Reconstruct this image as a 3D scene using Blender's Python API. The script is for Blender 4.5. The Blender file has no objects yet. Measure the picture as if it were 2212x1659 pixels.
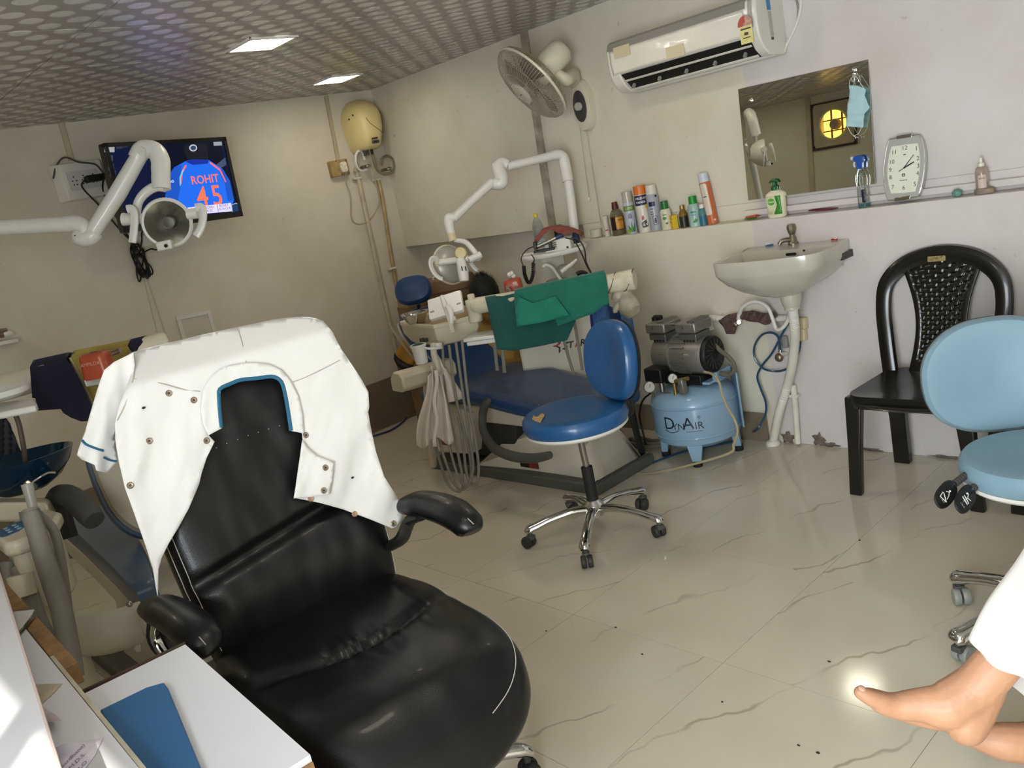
import bpy, bmesh, math, random
from mathutils import Vector as V, Matrix, Euler
from mathutils.geometry import delaunay_2d_cdt
from mathutils.noise import noise as nz3

random.seed(7)
SC = bpy.context.scene
COL = SC.collection
PI = math.pi
R = math.radians

# ------------------------------------------------------------------ camera
YAW, PITCH, ROLL, FPX, EYE = R(139.25), R(13.42), R(-11.7), 1880.0, V((0, 0, 1.55))
FW = V((math.cos(YAW) * math.cos(PITCH), math.sin(YAW) * math.cos(PITCH), -math.sin(PITCH)))
_r0 = V((math.sin(YAW), -math.cos(YAW), 0)); _u0 = _r0.cross(FW)
RT = _r0 * math.cos(ROLL) + _u0 * math.sin(ROLL)
UP = -_r0 * math.sin(ROLL) + _u0 * math.cos(ROLL)
cam = bpy.data.objects.new('camera', bpy.data.cameras.new('camera'))
COL.objects.link(cam)
m = Matrix((RT, UP, -FW)).transposed().to_4x4(); m.translation = EYE
cam.matrix_world = m
cam.data.sensor_width = 36; cam.data.lens = FPX / 2212 * 36
cam.data.clip_start = 0.02
SC.camera = cam

# ------------------------------------------------------------------ light, exposure
SC.view_settings.view_transform = 'Standard'; SC.view_settings.look = 'None'
SC.view_settings.gamma = 1; SC.view_settings.use_curve_mapping = False
SC.view_settings.exposure = 0.15
wd = bpy.data.worlds.new('sky'); SC.world = wd; wd.use_nodes = True
wd.node_tree.nodes['Background'].inputs[0].default_value = (0.80, 0.88, 1.0, 1)
wd.node_tree.nodes['Background'].inputs[1].default_value = 1.4

def area_light(name, loc, target, sx, sy, power, col):
    d = bpy.data.lights.new(name, 'AREA'); d.shape = 'RECTANGLE'; d.size = sx; d.size_y = sy
    d.energy = power; d.color = col
    o = bpy.data.objects.new(name, d); COL.objects.link(o); o.location = loc
    o.rotation_euler = (V(target) - V(loc)).to_track_quat('-Z', 'Y').to_euler()
    return o
# daylight entering by the glazed shop front behind the desk
area_light('daylight_shop_front', (-0.10, -0.86, 1.15), (-0.10, 3, 1.0), 1.25, 1.9, 135, (0.87, 0.94, 1.0))
sd = bpy.data.lights.new('sun', 'SUN'); sd.energy = 9; sd.angle = R(0.6); sd.color = (1, .95, .86)
sun = bpy.data.objects.new('sun', sd); COL.objects.link(sun)
sun.location = (4, -4, 4)
sun.rotation_euler = V((-0.80, 0.55, -0.64)).to_track_quat('-Z', 'Y').to_euler()

# ------------------------------------------------------------------ placing helpers: a pixel of the 2212 x 1659 photograph and a known plane or distance give a point of the room
def ray(x, y): return RT * (x - 1106) - UP * (y - 829.5) + FW * FPX
def onp(x, y, ax, v):
    d = ray(x, y); return EYE + d * ((v - EYE[ax]) / d[ax])
def onX(x, y, v): return onp(x, y, 0, v)
def onY(x, y, v): return onp(x, y, 1, v)
def onZ(x, y, v=0.0): return onp(x, y, 2, v)
def D(x, y, dep): return EYE + ray(x, y) * (dep / FPX)
def onN(x, y, p0, n):
    d = ray(x, y); return EYE + d * ((V(p0) - EYE).dot(n) / d.dot(n))

# ------------------------------------------------------------------ materials
def lin(h):
    if not isinstance(h, str): return tuple(h[:3])
    h = h.lstrip('#'); c = [int(h[i:i + 2], 16) / 255 for i in (0, 2, 4)]
    return tuple(x / 12.92 if x <= .04045 else ((x + .055) / 1.055) ** 2.4 for x in c)
MATS = {}
def mat(name, col='#808080', rough=.5, metal=0, var=.05, scale=6, bump=0, bscale=80, coat=0, trans=0, ior=1.45, emit=0, emitcol=None, alpha=1, sheen=0, spec=.5, rvar=0):
    if name in MATS: return MATS[name]
    m = bpy.data.materials.new(name); m.use_nodes = True; nt = m.node_tree; N = nt.nodes; Lk = nt.links
    b = N['Principled BSDF']; c = lin(col)
    b.inputs['Roughness'].default_value = rough; b.inputs['Metallic'].default_value = metal
    b.inputs['Coat Weight'].default_value = coat; b.inputs['Coat Roughness'].default_value = .08
    b.inputs['Transmission Weight'].default_value = trans; b.inputs['IOR'].default_value = ior
    b.inputs['Alpha'].default_value = alpha; b.inputs['Specular IOR Level'].default_value = spec
    if sheen: b.inputs['Sheen Weight'].default_value = sheen
    if emit:
        b.inputs['Emission Color'].default_value = (*lin(emitcol or col), 1); b.inputs['Emission Strength'].default_value = emit
    tc = N.new('ShaderNodeTexCoord'); nz = N.new('ShaderNodeTexNoise'); nz.inputs['Scale'].default_value = scale; nz.inputs['Detail'].default_value = 4
    Lk.new(tc.outputs['Object'], nz.inputs['Vector'])
    rp = N.new('ShaderNodeValToRGB'); rp.color_ramp.elements[0].position = .3; rp.color_ramp.elements[1].position = .7
    rp.color_ramp.elements[0].color = (*[max(0, x * (1 - var)) for x in c], 1); rp.color_ramp.elements[1].color = (*[min(1, x * (1 + var)) for x in c], 1)
    Lk.new(nz.outputs['Fac'], rp.inputs['Fac']); Lk.new(rp.outputs['Color'], b.inputs['Base Color'])
    if rvar:
        mr = N.new('ShaderNodeMapRange'); mr.inputs[3].default_value = max(0, rough - rvar); mr.inputs[4].default_value = min(1, rough + rvar)
        Lk.new(nz.outputs['Fac'], mr.inputs[0]); Lk.new(mr.outputs[0], b.inputs['Roughness'])
    if bump:
        n2 = N.new('ShaderNodeTexNoise'); n2.inputs['Scale'].default_value = bscale; n2.inputs['Detail'].default_value = 3
        bp = N.new('ShaderNodeBump'); bp.inputs['Strength'].default_value = bump; bp.inputs['Distance'].default_value = .01
        Lk.new(tc.outputs['Object'], n2.inputs['Vector']); Lk.new(n2.outputs['Fac'], bp.inputs['Height']); Lk.new(bp.outputs['Normal'], b.inputs['Normal'])
    MATS[name] = m; return m

# ------------------------------------------------------------------ mesh building
def frame_of(d, hint=None):
    d = V(d).normalized(); h = V(hint) if hint else (V((0, 0, 1)) if abs(d.z) < .95 else V((1, 0, 0)))
    a = h.cross(d).normalized(); return a, d.cross(a), d
def spl(pts, n=8, closed=False):
    P = [V(p) for p in pts]; out = []; N = len(P)
    rng = N if closed else N - 1
    for i in range(rng):
        if closed: p0, p1, p2, p3 = P[(i - 1) % N], P[i], P[(i + 1) % N], P[(i + 2) % N]
        else: p0, p1, p2, p3 = P[max(0, i - 1)], P[i], P[i + 1], P[min(N - 1, i + 2)]
        for k in range(n):
            t = k / n
            out.append(.5 * ((2 * p1) + (p2 - p0) * t + (2 * p0 - 5 * p1 + 4 * p2 - p3) * t * t + (3 * p1 - p0 - 3 * p2 + p3) * t ** 3))
    if not closed: out.append(P[-1])
    return out
def inpoly(x, y, poly):
    c = False; j = len(poly) - 1
    for i in range(len(poly)):
        xi, yi = poly[i]; xj, yj = poly[j]
        if (yi > y) != (yj > y) and x < (xj - xi) * (y - yi) / (yj - yi + 1e-12) + xi: c = not c
        j = i
    return c
class MB:
    def __init__(s): s.v = []; s.f = []
    def add(s, vs, fs):
        o = len(s.v); s.v += [V(p) for p in vs]; s.f += [tuple(i + o for i in f) for f in fs]; return s
    def box(s, c, size, M=None):
        x, y, z = [d / 2 for d in size]; c = V(c)
        P = [V((a * x, b * y, d * z)) for a in (-1, 1) for b in (-1, 1) for d in (-1, 1)]
        if M: P = [M @ p for p in P]
        return s.add([p + c for p in P], [(0, 1, 3, 2), (4, 6, 7, 5), (0, 4, 5, 1), (2, 3, 7, 6), (0, 2, 6, 4), (1, 5, 7, 3)])
    def loft(s, rings, cap=True, closed=True):
        n = len(rings[0]); vs = [p for r in rings for p in r]; fs = []
        for i in range(len(rings) - 1):
            for j in range(n if closed else n - 1):
                k = (j + 1) % n; fs.append((i * n + j, i * n + k, (i + 1) * n + k, (i + 1) * n + j))
        if cap and closed:
            fs.append(tuple(range(n - 1, -1, -1))); b = (len(rings) - 1) * n; fs.append(tuple(range(b, b + n)))
        return s.add(vs, fs)
    def ring(s, c, a, b, ra, rb, n, ph=0): return [V(c) + V(a) * (ra * math.cos(2 * PI * k / n + ph)) + V(b) * (rb * math.sin(2 * PI * k / n + ph)) for k in range(n)]
    def cyl(s, p0, p1, r0, r1=None, n=20, cap=True):
        r1 = r0 if r1 is None else r1; p0 = V(p0); p1 = V(p1); a, b, d = frame_of(p1 - p0)
        return s.loft([s.ring(p0, a, b, r0, r0, n), s.ring(p1, a, b, r1, r1, n)], cap)
    def tube(s, pts, rad, n=10, cap=True, closed=False, flat=1.0, hint=None):
        P = [V(p) for p in pts]; N = len(P); rr = rad if isinstance(rad, (list, tuple)) else [rad] * N
        if len(rr) != N: rr = [rr[min(len(rr) - 1, int(i * (len(rr) - 1) / max(1, N - 1)))] * (1 - ((i * (len(rr) - 1) / max(1, N - 1)) % 1)) + rr[min(len(rr) - 1, int(i * (len(rr) - 1) / max(1, N - 1)) + 1)] * ((i * (len(rr) - 1) / max(1, N - 1)) % 1) for i in range(N)]
        rings = []; a = None
        for i in range(N):
            t = (P[(i + 1) % N] - P[i - 1]) if closed else (P[min(N - 1, i + 1)] - P[max(0, i - 1)])
            if t.length < 1e-9: t = V((0, 0, 1))
            t.normalize()
            if a is None: a, b, _ = frame_of(t, hint)
            else:
                a = (a - t * a.dot(t)); a.normalize(); b = t.cross(a)
            rings.append(s.ring(P[i], a, b, rr[i], rr[i] * flat, n))
        if closed: rings.append(rings[0]); return s.loft(rings, False)
        return s.loft(rings, cap)
    def lathe(s, prof, c=(0, 0, 0), ax=(0, 0, 1), n=28, hint=None, cap=True):
        a, b, d = frame_of(ax, hint); c = V(c)
        return s.loft([s.ring(c + d * z, a, b, max(r, 1e-4), max(r, 1e-4), n) for r, z in prof], cap)
    def pad(s, outline, prof, fm):
        """outline: closed 2-d list; prof: (scale, height) rings; fm(u,v,h) -> point"""
        cx = sum(p[0] for p in outline) / len(outline); cy = sum(p[1] for p in outline) / len(outline)
        return s.loft([[fm(cx + (p[0] - cx) * k, cy + (p[1] - cy) * k, h) for p in outline] for k, h in prof], True)
    def prism(s, outline, h0, h1, fm): return s.loft([[fm(u, v, h0) for u, v in outline], [fm(u, v, h1) for u, v in outline]], True)
    def grid(s, rows):
        n = len(rows[0]); return s.add([p for r in rows for p in r], [(i * n + j, i * n + j + 1, (i + 1) * n + j + 1, (i + 1) * n + j) for i in range(len(rows) - 1) for j in range(n - 1)])
    def sheet(s, outline, step, fm, dens=True):
        """triangulated sheet inside a closed 2-d outline, points mapped by fm(u,v)"""
        O = []
        for i in range(len(outline)):
            p, q = outline[i], outline[(i + 1) % len(outline)]; L = math.hypot(q[0] - p[0], q[1] - p[1]); k = max(1, int(L / step)) if dens else 1
            O += [(p[0] + (q[0] - p[0]) * t / k, p[1] + (q[1] - p[1]) * t / k) for t in range(k)]
        pts = [V((a, b)) for a, b in O]; ed = [(i, (i + 1) % len(O)) for i in range(len(O))]
        x0, x1 = min(p[0] for p in O), max(p[0] for p in O); y0, y1 = min(p[1] for p in O), max(p[1] for p in O)
        y = y0 + step * .5; row = 0
        while y < y1:
            x = x0 + step * (.5 if row % 2 else .1)
            while x < x1:
                if inpoly(x, y, O) and min((x - p[0]) ** 2 + (y - p[1]) ** 2 for p in O) > (step * .45) ** 2: pts.append(V((x, y)))
                x += step
            y += step * .87; row += 1
        vs, _, fs, *_r = delaunay_2d_cdt(pts, ed, [list(range(len(O)))], 1, 1e-6)
        return s.add([fm(p.x, p.y) for p in vs], [tuple(f) for f in fs])
    def ell(s, c, rx, ry=None, rz=None, n=16, m=10, M=None):
        ry = ry or rx; rz = rz or rx; c = V(c); rings = []
        for i in range(m + 1):
            t = PI * i / m; q = max(math.sin(t), 1e-3)
            rg = [V((rx * q * math.cos(2 * PI * k / n), ry * q * math.sin(2 * PI * k / n), -rz * math.cos(t))) for k in range(n)]
            rings.append([c + (M @ p if M else p) for p in rg])
        return s.loft(rings, True)
def rrect(w, h, r, n=5, cx=0, cy=0):
    o = []
    for sx, sy, a0 in ((1, 1, 0), (-1, 1, 90), (-1, -1, 180), (1, -1, 270)):
        for k in range(n + 1):
            a = R(a0 + 90 * k / n); o.append((cx + sx * (w / 2 - r) + r * math.cos(a), cy + sy * (h / 2 - r) + r * math.sin(a)))
    return o
def sup(w, h, e=2.6, n=40, cx=0, cy=0):
    o = []
    for k in range(n):
        a = 2 * PI * k / n; c, s_ = math.cos(a), math.sin(a)
        o.append((cx + w / 2 * math.copysign(abs(c) ** (2 / e), c), cy + h / 2 * math.copysign(abs(s_) ** (2 / e), s_)))
    return o
def frm(o, a, b, c):
    o, a, b, c = V(o), V(a), V(b), V(c)
    return lambda u, v, h=0.0: o + a * u + b * v + c * h
XY = lambda u, v, h=0.0: V((u, v, h))

def mesh_from(name, mb, sharp=38):
    me = bpy.data.meshes.new(name); me.from_pydata([tuple(p) for p in mb.v], [], mb.f)
    bm = bmesh.new(); bm.from_mesh(me); bmesh.ops.remove_doubles(bm, verts=bm.verts, dist=1e-5)
    bmesh.ops.recalc_face_normals(bm, faces=bm.faces); bm.to_mesh(me); bm.free()
    if sharp is not None and len(me.polygons):
        me.polygons.foreach_set('use_smooth', [True] * len(me.polygons))
        if sharp < 180: me.set_sharp_from_angle(angle=R(sharp))
    return me
def obj(name, mb, material, parent=None, bevel=0, seg=2, sub=0, solid=0, sharp=38, world=False, label=None, off=0):
    me = mesh_from(name, mb, sharp); o = bpy.data.objects.new(name, me); COL.objects.link(o)
    if material: me.materials.append(material)
    if parent:
        o.parent = parent
        if world: o.matrix_parent_inverse = PM(parent).inverted()
    if solid:
        q = o.modifiers.new('thickness', 'SOLIDIFY'); q.thickness = solid; q.offset = off
    if bevel:
        q = o.modifiers.new('bevel', 'BEVEL'); q.width = bevel; q.segments = seg; q.limit_method = 'ANGLE'; q.angle_limit = R(40); q.harden_normals = False
    if sub:
        q = o.modifiers.new('smooth', 'SUBSURF'); q.levels = sub; q.render_levels = sub
    if label: o['label'] = label
    return o
def PM(o):
    M = Matrix.Translation(o.location) @ o.rotation_euler.to_matrix().to_4x4()
    return PM(o.parent) @ o.matrix_parent_inverse @ M if o.parent else M
def tag(o, label, cat, group=None):
    o['label'] = label; o['category'] = cat
    if group: o['group'] = group
    return o
def thing(name, label, cat, loc=(0, 0, 0), rotz=0, group=None):
    o = bpy.data.objects.new(name, None); COL.objects.link(o); o.location = loc; o.rotation_euler = (0, 0, rotz); o.empty_display_size = .05
    return tag(o, label, cat, group)
def dup(root, loc=None, rotz=None, label=None, group=None):
    r = root.copy(); COL.objects.link(r)
    if loc is not None: r.location = loc
    if rotz is not None: r.rotation_euler = (0, 0, rotz)
    if label: r['label'] = label
    if group: r['group'] = group
    def rec(a, b):
        for ch in list(a.children):
            c = ch.copy(); COL.objects.link(c); c.parent = b; rec(ch, c)
    rec(root, r); return r
def struct(name, mb, material, parent=None, label=None, **k):
    o = obj(name, mb, material, parent, **k)
    if not parent: o['kind'] = 'structure'
    if label: o['label'] = label
    return o
def textmesh(s, size, fm, depth=.001, spacing=1.0, bold=0.0, shear=0, align='CENTER'):
    cu = bpy.data.curves.new('txt', 'FONT'); cu.body = s; cu.size = size; cu.align_x = align; cu.align_y = 'CENTER'; cu.space_character = spacing; cu.offset = bold; cu.shear = shear; cu.resolution_u = 3
    ob = bpy.data.objects.new('txt', cu); COL.objects.link(ob)
    dg = bpy.context.evaluated_depsgraph_get(); dg.update(); me = bpy.data.meshes.new_from_object(ob.evaluated_get(dg))
    mb = MB(); mb.add([fm(v.co.x, v.co.y, depth) for v in me.vertices], [tuple(p.vertices) for p in me.polygons])
    bpy.data.objects.remove(ob); bpy.data.curves.remove(cu); bpy.data.meshes.remove(me)
    return mb
def lettering(name, s, size, fm, material, parent, **k):
    world = k.pop('world', False)
    return obj(name, textmesh(s, size, fm, **k), material, parent, sharp=None, world=world)

# shared materials
M_white = mat('white_plastic', '#dcdad2', .35, var=.03, coat=.2)
M_cream = mat('cream_plastic', '#d5cdb6', .4, var=.05, scale=4, coat=.15)
M_ivory = mat('aged_ivory_plastic', '#d9c98f', .38, var=.06, scale=5, coat=.2)
M_black = mat('black_plastic', '#121212', .45, var=.1)
M_rub = mat('black_rubber', '#1c1b1a', .65, var=.1)
M_chrome = mat('chrome', '#d8d8d6', .09, 1, var=.02)
M_steel = mat('brushed_steel', '#a8a6a2', .28, 1, var=.06, scale=14)
M_dirtymetal = mat('tarnished_brass_chrome', '#8d8271', .38, .9, var=.2, scale=30)
M_grey = mat('grey_plastic', '#8b8a86', .5)
M_dark = mat('dark_grey_plastic', '#3b3a38', .5, var=.1)
M_pvc = mat('white_pvc_pipe', '#d8d3c6', .45, var=.08, scale=12)
M_glass = mat('clear_plastic', '#eef4f2', .08, trans=.92, var=0)

# ------------------------------------------------------------------ room
XL, XR, YF, YB, YLOW, ZC, ZLEDGE = -5.15, 1.3, -0.75, 3.72, 3.63, 2.28, 1.108

def mat_wall():
    m = bpy.data.materials.new('wall_paint_cream_and_lilac'); m.use_nodes = True; nt = m.node_tree; N = nt.nodes; Lk = nt.links; b = N['Principled BSDF']
    ge = N.new('ShaderNodeNewGeometry'); sx = N.new('ShaderNodeSeparateXYZ'); Lk.new(ge.outputs['Position'], sx.inputs[0])
    nz = N.new('ShaderNodeTexNoise'); nz.inputs['Scale'].default_value = 9; nz.inputs['Detail'].default_value = 5; Lk.new(ge.outputs['Position'], nz.inputs['Vector'])
    ad = N.new('ShaderNodeMath'); ad.operation = 'MULTIPLY_ADD'; ad.inputs[1].default_value = .03; Lk.new(nz.outputs['Fac'], ad.inputs[0]); Lk.new(sx.outputs['X'], ad.inputs[2])
    mr = N.new('ShaderNodeMapRange'); mr.inputs[1].default_value = -2.275; mr.inputs[2].default_value = -2.265; Lk.new(ad.outputs[0], mr.inputs[0])
    # lilac only on the back wall
    gy = N.new('ShaderNodeMath'); gy.operation = 'GREATER_THAN'; gy.inputs[1].default_value = 3.5; Lk.new(sx.outputs['Y'], gy.inputs[0])
    mu = N.new('ShaderNodeMath'); mu.operation = 'MULTIPLY'; Lk.new(mr.outputs[0], mu.inputs[0]); Lk.new(gy.outputs[0], mu.inputs[1])
    mx = N.new('ShaderNodeMix'); mx.data_type = 'RGBA'; mx.inputs[6].default_value = (*lin('#d7d1c0'), 1); mx.inputs[7].default_value = (*lin('#cfc8c5'), 1); Lk.new(mu.outputs[0], mx.inputs[0])
    # blotches and scuffs
    n2 = N.new('ShaderNodeTexNoise'); n2.inputs['Scale'].default_value = 2.2; n2.inputs['Detail'].default_value = 6; n2.inputs['Roughness'].default_value = .6; Lk.new(ge.outputs['Position'], n2.inputs['Vector'])
    r2 = N.new('ShaderNodeValToRGB'); r2.color_ramp.elements[0].position = .3; r2.color_ramp.elements[0].color = (.88, .86, .82, 1); r2.color_ramp.elements[1].position = .62; r2.color_ramp.elements[1].color = (1, 1, 1, 1); Lk.new(n2.outputs['Fac'], r2.inputs['Fac'])
    m2 = N.new('ShaderNodeMix'); m2.data_type = 'RGBA'; m2.blend_type = 'MULTIPLY'; m2.inputs[0].default_value = 1; Lk.new(mx.outputs[2], m2.inputs[6]); Lk.new(r2.outputs['Color'], m2.inputs[7])
    n3 = N.new('ShaderNodeTexNoise'); n3.inputs['Scale'].default_value = 26; n3.inputs['Detail'].default_value = 2; Lk.new(ge.outputs['Position'], n3.inputs['Vector'])
    r3 = N.new('ShaderNodeValToRGB'); r3.color_ramp.elements[0].position = .73; r3.color_ramp.elements[0].color = (1, 1, 1, 1); r3.color_ramp.elements[1].position = .80; r3.color_ramp.elements[1].color = (.72, .68, .62, 1); Lk.new(n3.outputs['Fac'], r3.inputs['Fac'])
    m3 = N.new('ShaderNodeMix'); m3.data_type = 'RGBA'; m3.blend_type = 'MULTIPLY'; m3.inputs[0].default_value = 1; Lk.new(m2.outputs[2], m3.inputs[6]); Lk.new(r3.outputs['Color'], m3.inputs[7])
    Lk.new(m3.outputs[2], b.inputs['Base Color']); b.inputs['Roughness'].default_value = .55
    bp = N.new('ShaderNodeBump'); bp.inputs['Strength'].default_value = .15; bp.inputs['Distance'].default_value = .02; Lk.new(n2.outputs['Fac'], bp.inputs['Height']); Lk.new(bp.outputs['Normal'], b.inputs['Normal'])
    return m
def mat_marble():
    m = bpy.data.materials.new('polished_marble_tile'); m.use_nodes = True; nt = m.node_tree; N = nt.nodes; Lk = nt.links; b = N['Principled BSDF']
    ge = N.new('ShaderNodeNewGeometry'); oi = N.new('ShaderNodeObjectInfo'); sh = N.new('ShaderNodeVectorMath'); sh.operation = 'ADD'
    sc = N.new('ShaderNodeMath'); sc.operation = 'MULTIPLY'; sc.inputs[1].default_value = 23; Lk.new(oi.outputs['Random'], sc.inputs[0]); Lk.new(ge.outputs['Position'], sh.inputs[0]); Lk.new(sc.outputs[0], sh.inputs[1])
    mp = N.new('ShaderNodeMapping'); mp.inputs['Rotation'].default_value = (0, 0, R(24)); Lk.new(sh.outputs[0], mp.inputs['Vector'])
    wv = N.new('ShaderNodeTexWave'); wv.inputs['Scale'].default_value = .95; wv.inputs['Distortion'].default_value = 3.6; wv.inputs['Detail'].default_value = 4; wv.inputs['Detail Scale'].default_value = 1.6; wv.inputs['Detail Roughness'].default_value = .62; Lk.new(mp.outputs[0], wv.inputs['Vector'])
    rp = N.new('ShaderNodeValToRGB'); rp.color_ramp.elements[0].position = 0; rp.color_ramp.elements[0].color = (1, 1, 1, 1); rp.color_ramp.elements[1].position = .0032; rp.color_ramp.elements[1].color = (0, 0, 0, 1); Lk.new(wv.outputs['Fac'], rp.inputs['Fac'])
    n1 = N.new('ShaderNodeTexNoise'); n1.inputs['Scale'].default_value = 3.2; n1.inputs['Detail'].default_value = 3; Lk.new(sh.outputs[0], n1.inputs['Vector'])
    r1 = N.new('ShaderNodeMapRange'); r1.inputs[1].default_value = .42; r1.inputs[2].default_value = .62; Lk.new(n1.outputs['Fac'], r1.inputs[0])
    mk = N.new('ShaderNodeMath'); mk.operation = 'MULTIPLY'; Lk.new(rp.outputs['Color'], mk.inputs[0]); Lk.new(r1.outputs[0], mk.inputs[1])
    n2 = N.new('ShaderNodeTexNoise'); n2.inputs['Scale'].default_value = 1.7; n2.inputs['Detail'].default_value = 5; Lk.new(ge.outputs['Position'], n2.inputs['Vector'])
    rb = N.new('ShaderNodeValToRGB'); rb.color_ramp.elements[0].position = .3; rb.color_ramp.elements[0].color = (*lin('#c3baa5'), 1); rb.color_ramp.elements[1].position = .7; rb.color_ramp.elements[1].color = (*lin('#d0c8b5'), 1); Lk.new(n2.outputs['Fac'], rb.inputs['Fac'])
    mx = N.new('ShaderNodeMix'); mx.data_type = 'RGBA'; mx.inputs[7].default_value = (*lin('#a59b86'), 1); Lk.new(mk.outputs[0], mx.inputs[0]); Lk.new(rb.outputs['Color'], mx.inputs[6]); Lk.new(mx.outputs[2], b.inputs['Base Color'])
    b.inputs['Roughness'].default_value = .11; b.inputs['Specular IOR Level'].default_value = .55
    return m
def mat_ceiling():
    m = bpy.data.materials.new('ceiling_tile_with_glossy_dots'); m.use_nodes = True; nt = m.node_tree; N = nt.nodes; Lk = nt.links; b = N['Principled BSDF']
    ge = N.new('ShaderNodeNewGeometry'); vm = N.new('ShaderNodeVectorMath'); vm.operation = 'SCALE'; vm.inputs['Scale'].default_value = 1 / .142; Lk.new(ge.outputs['Position'], vm.inputs[0])
    def dots(off):
        a = N.new('ShaderNodeVectorMath'); a.operation = 'ADD'; a.inputs[1].default_value = (off, off, 0); Lk.new(vm.outputs[0], a.inputs[0])
        fr = N.new('ShaderNodeVectorMath'); fr.operation = 'FRACTION'; Lk.new(a.outputs[0], fr.inputs[0])
        s = N.new('ShaderNodeVectorMath'); s.operation = 'SUBTRACT'; s.inputs[1].default_value = (.5, .5, 0); Lk.new(fr.outputs[0], s.inputs[0])
        k = N.new('ShaderNodeVectorMath'); k.operation = 'MULTIPLY'; k.inputs[1].default_value = (1, 1, 0); Lk.new(s.outputs[0], k.inputs[0])
        l = N.new('ShaderNodeVectorMath'); l.operation = 'LENGTH'; Lk.new(k.outputs[0], l.inputs[0]); return l
    mn = N.new('ShaderNodeMath'); mn.operation = 'MINIMUM'; Lk.new(dots(.1).outputs['Value'], mn.inputs[0]); Lk.new(dots(.6).outputs['Value'], mn.inputs[1])
    mr = N.new('ShaderNodeMapRange'); mr.inputs[1].default_value = .26; mr.inputs[2].default_value = .24; Lk.new(mn.outputs[0], mr.inputs[0])
    nz = N.new('ShaderNodeTexNoise'); nz.inputs['Scale'].default_value = 1.5; Lk.new(ge.outputs['Position'], nz.inputs['Vector'])
    ml = N.new('ShaderNodeMapRange'); ml.inputs[1].default_value = .3; ml.inputs[2].default_value = .6; ml.inputs[3].default_value = .7; Lk.new(nz.outputs['Fac'], ml.inputs[0])
    mk = N.new('ShaderNodeMath'); mk.operation = 'MULTIPLY'; Lk.new(mr.outputs[0], mk.inputs[0]); Lk.new(ml.outputs[0], mk.inputs[1])
    mx = N.new('ShaderNodeMix'); mx.data_type = 'RGBA'; mx.inputs[6].default_value = (*lin('#9a948e'), 1); mx.inputs[7].default_value = (*lin('#d3cfc9'), 1); Lk.new(mk.outputs[0], mx.inputs[0]); Lk.new(mx.outputs[2], b.inputs['Base Color'])
    rr = N.new('ShaderNodeMapRange'); rr.inputs[3].default_value = .36; rr.inputs[4].default_value = .24; Lk.new(mk.outputs[0], rr.inputs[0]); Lk.new(rr.outputs[0], b.inputs['Roughness'])
    return m
M_wall = mat_wall(); M_marble = mat_marble(); M_ceil = mat_ceiling()
M_grout = mat('tile_joint', '#a3987e', .8); M_gap = mat('ceiling_joint', '#1c1916', .9)
M_skirt = mat('grey_brown_skirting_tile', '#7f7360', .35, var=.12, scale=3)
M_plaster = mat('broken_plaster', '#6f6558', .95, var=.35, scale=40, bump=.8, bscale=60)

# floor: slab plus polished tiles
fl = struct('floor', MB().box(((XL + XR) / 2, (YF + 3.9) / 2, -.06), (XR - XL + .4, 3.9 - YF + .4, .1)), M_grout, label='cream polished marble tile floor with thin brown veins')
TX, TY, g = .628, .605, .0016
tile_me = mesh_from('tile', MB().box((0, 0, -.005), (TX - g, TY - g, .01)), None); tile_me.materials.append(M_marble)
x0 = -2.112 - TX * 5; y0 = 1.882 - TY * 5
nxs = [x0 + TX * k for k in range(12)]; nys = [y0 + TY * k for k in range(10)]
for xa in nxs:
    for ya in nys:
        cx, cy = xa + TX / 2, ya + TY / 2
        if cx - TX / 2 > XR or cy - TY / 2 > 3.83 or cx + TX / 2 < XL or cy + TY / 2 < YF: continue
        t = bpy.data.objects.new('tile', tile_me); COL.objects.link(t); t.location = (cx, cy, 0); t.parent = fl
# ceiling: plate plus tiles
ce = struct('ceiling', MB().box(((XL + XR) / 2, (YF + 3.9) / 2, ZC + .06), (XR - XL + .4, 3.9 - YF + .4, .1)), M_gap, label='grey false ceiling of square tiles with pale dots')
CX, CY = .593, .530
ct = MB().box((0, 0, .005), (CX - .006, CY - .006, .01)); ct_me = mesh_from('tile', ct, None); ct_me.materials.append(M_ceil)
for i in range(-1, 11):
    for j in range(-9, 2):
        cx, cy = -4.90 + CX * (i - .5), 3.30 + CY * (j + .5)
        if cx - CX / 2 > XR or cy + CY / 2 < YF: continue
        if cy - CY / 2 > YB or cx + CX / 2 < XL: continue
        t = bpy.data.objects.new('tile', ct_me); COL.objects.link(t); t.location = (cx, cy, ZC - .001); t.parent = ce
# walls
struct('wall_left', MB().box((XL - .08, (YF + 4) / 2, ZC / 2), (.16, 4.2 - YF, ZC + .2)), M_wall, label='cream painted wall behind the television')
wb = MB()
wb.box(((XL + XR) / 2, (YB + 4) / 2, (1.185 + ZC + .1) / 2), (XR - XL + .3, 4 - YB, ZC + .1 - 1.185))          # upper wall
wb.box(((XL - 3.43) / 2, 3.95, .6), (abs(XL + 3.43) + .02, .24, 1.3))                                              # recessed strip on the left
wb.box(((-3.43 + XR) / 2, (YLOW + 4) / 2, ZLEDGE / 2), (XR + 3.43, 4 - YLOW, ZLEDGE))                               # thicker lower wall with the ledge
wb.box(((-3.43 + XR) / 2, (YB + 4) / 2, (ZLEDGE + 1.185) / 2), (XR + 3.43, 4 - YB, 1.185 - ZLEDGE))
wb.box(((-2.36 + XR) / 2, YB - .012, ZLEDGE + .03), (XR + 2.36, .03, .028))                                         # raised lip at the back of the ledge
struct('wall_back', wb, M_wall, label='back wall, cream on the left and lilac on the right, with a long ledge', bevel=.003)
struct('wall_right', MB().box((XR + .08, (YF + 4) / 2, ZC / 2), (.16, 4.2 - YF, ZC + .2)), M_wall, label='plain wall at the right end of the room')
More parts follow.
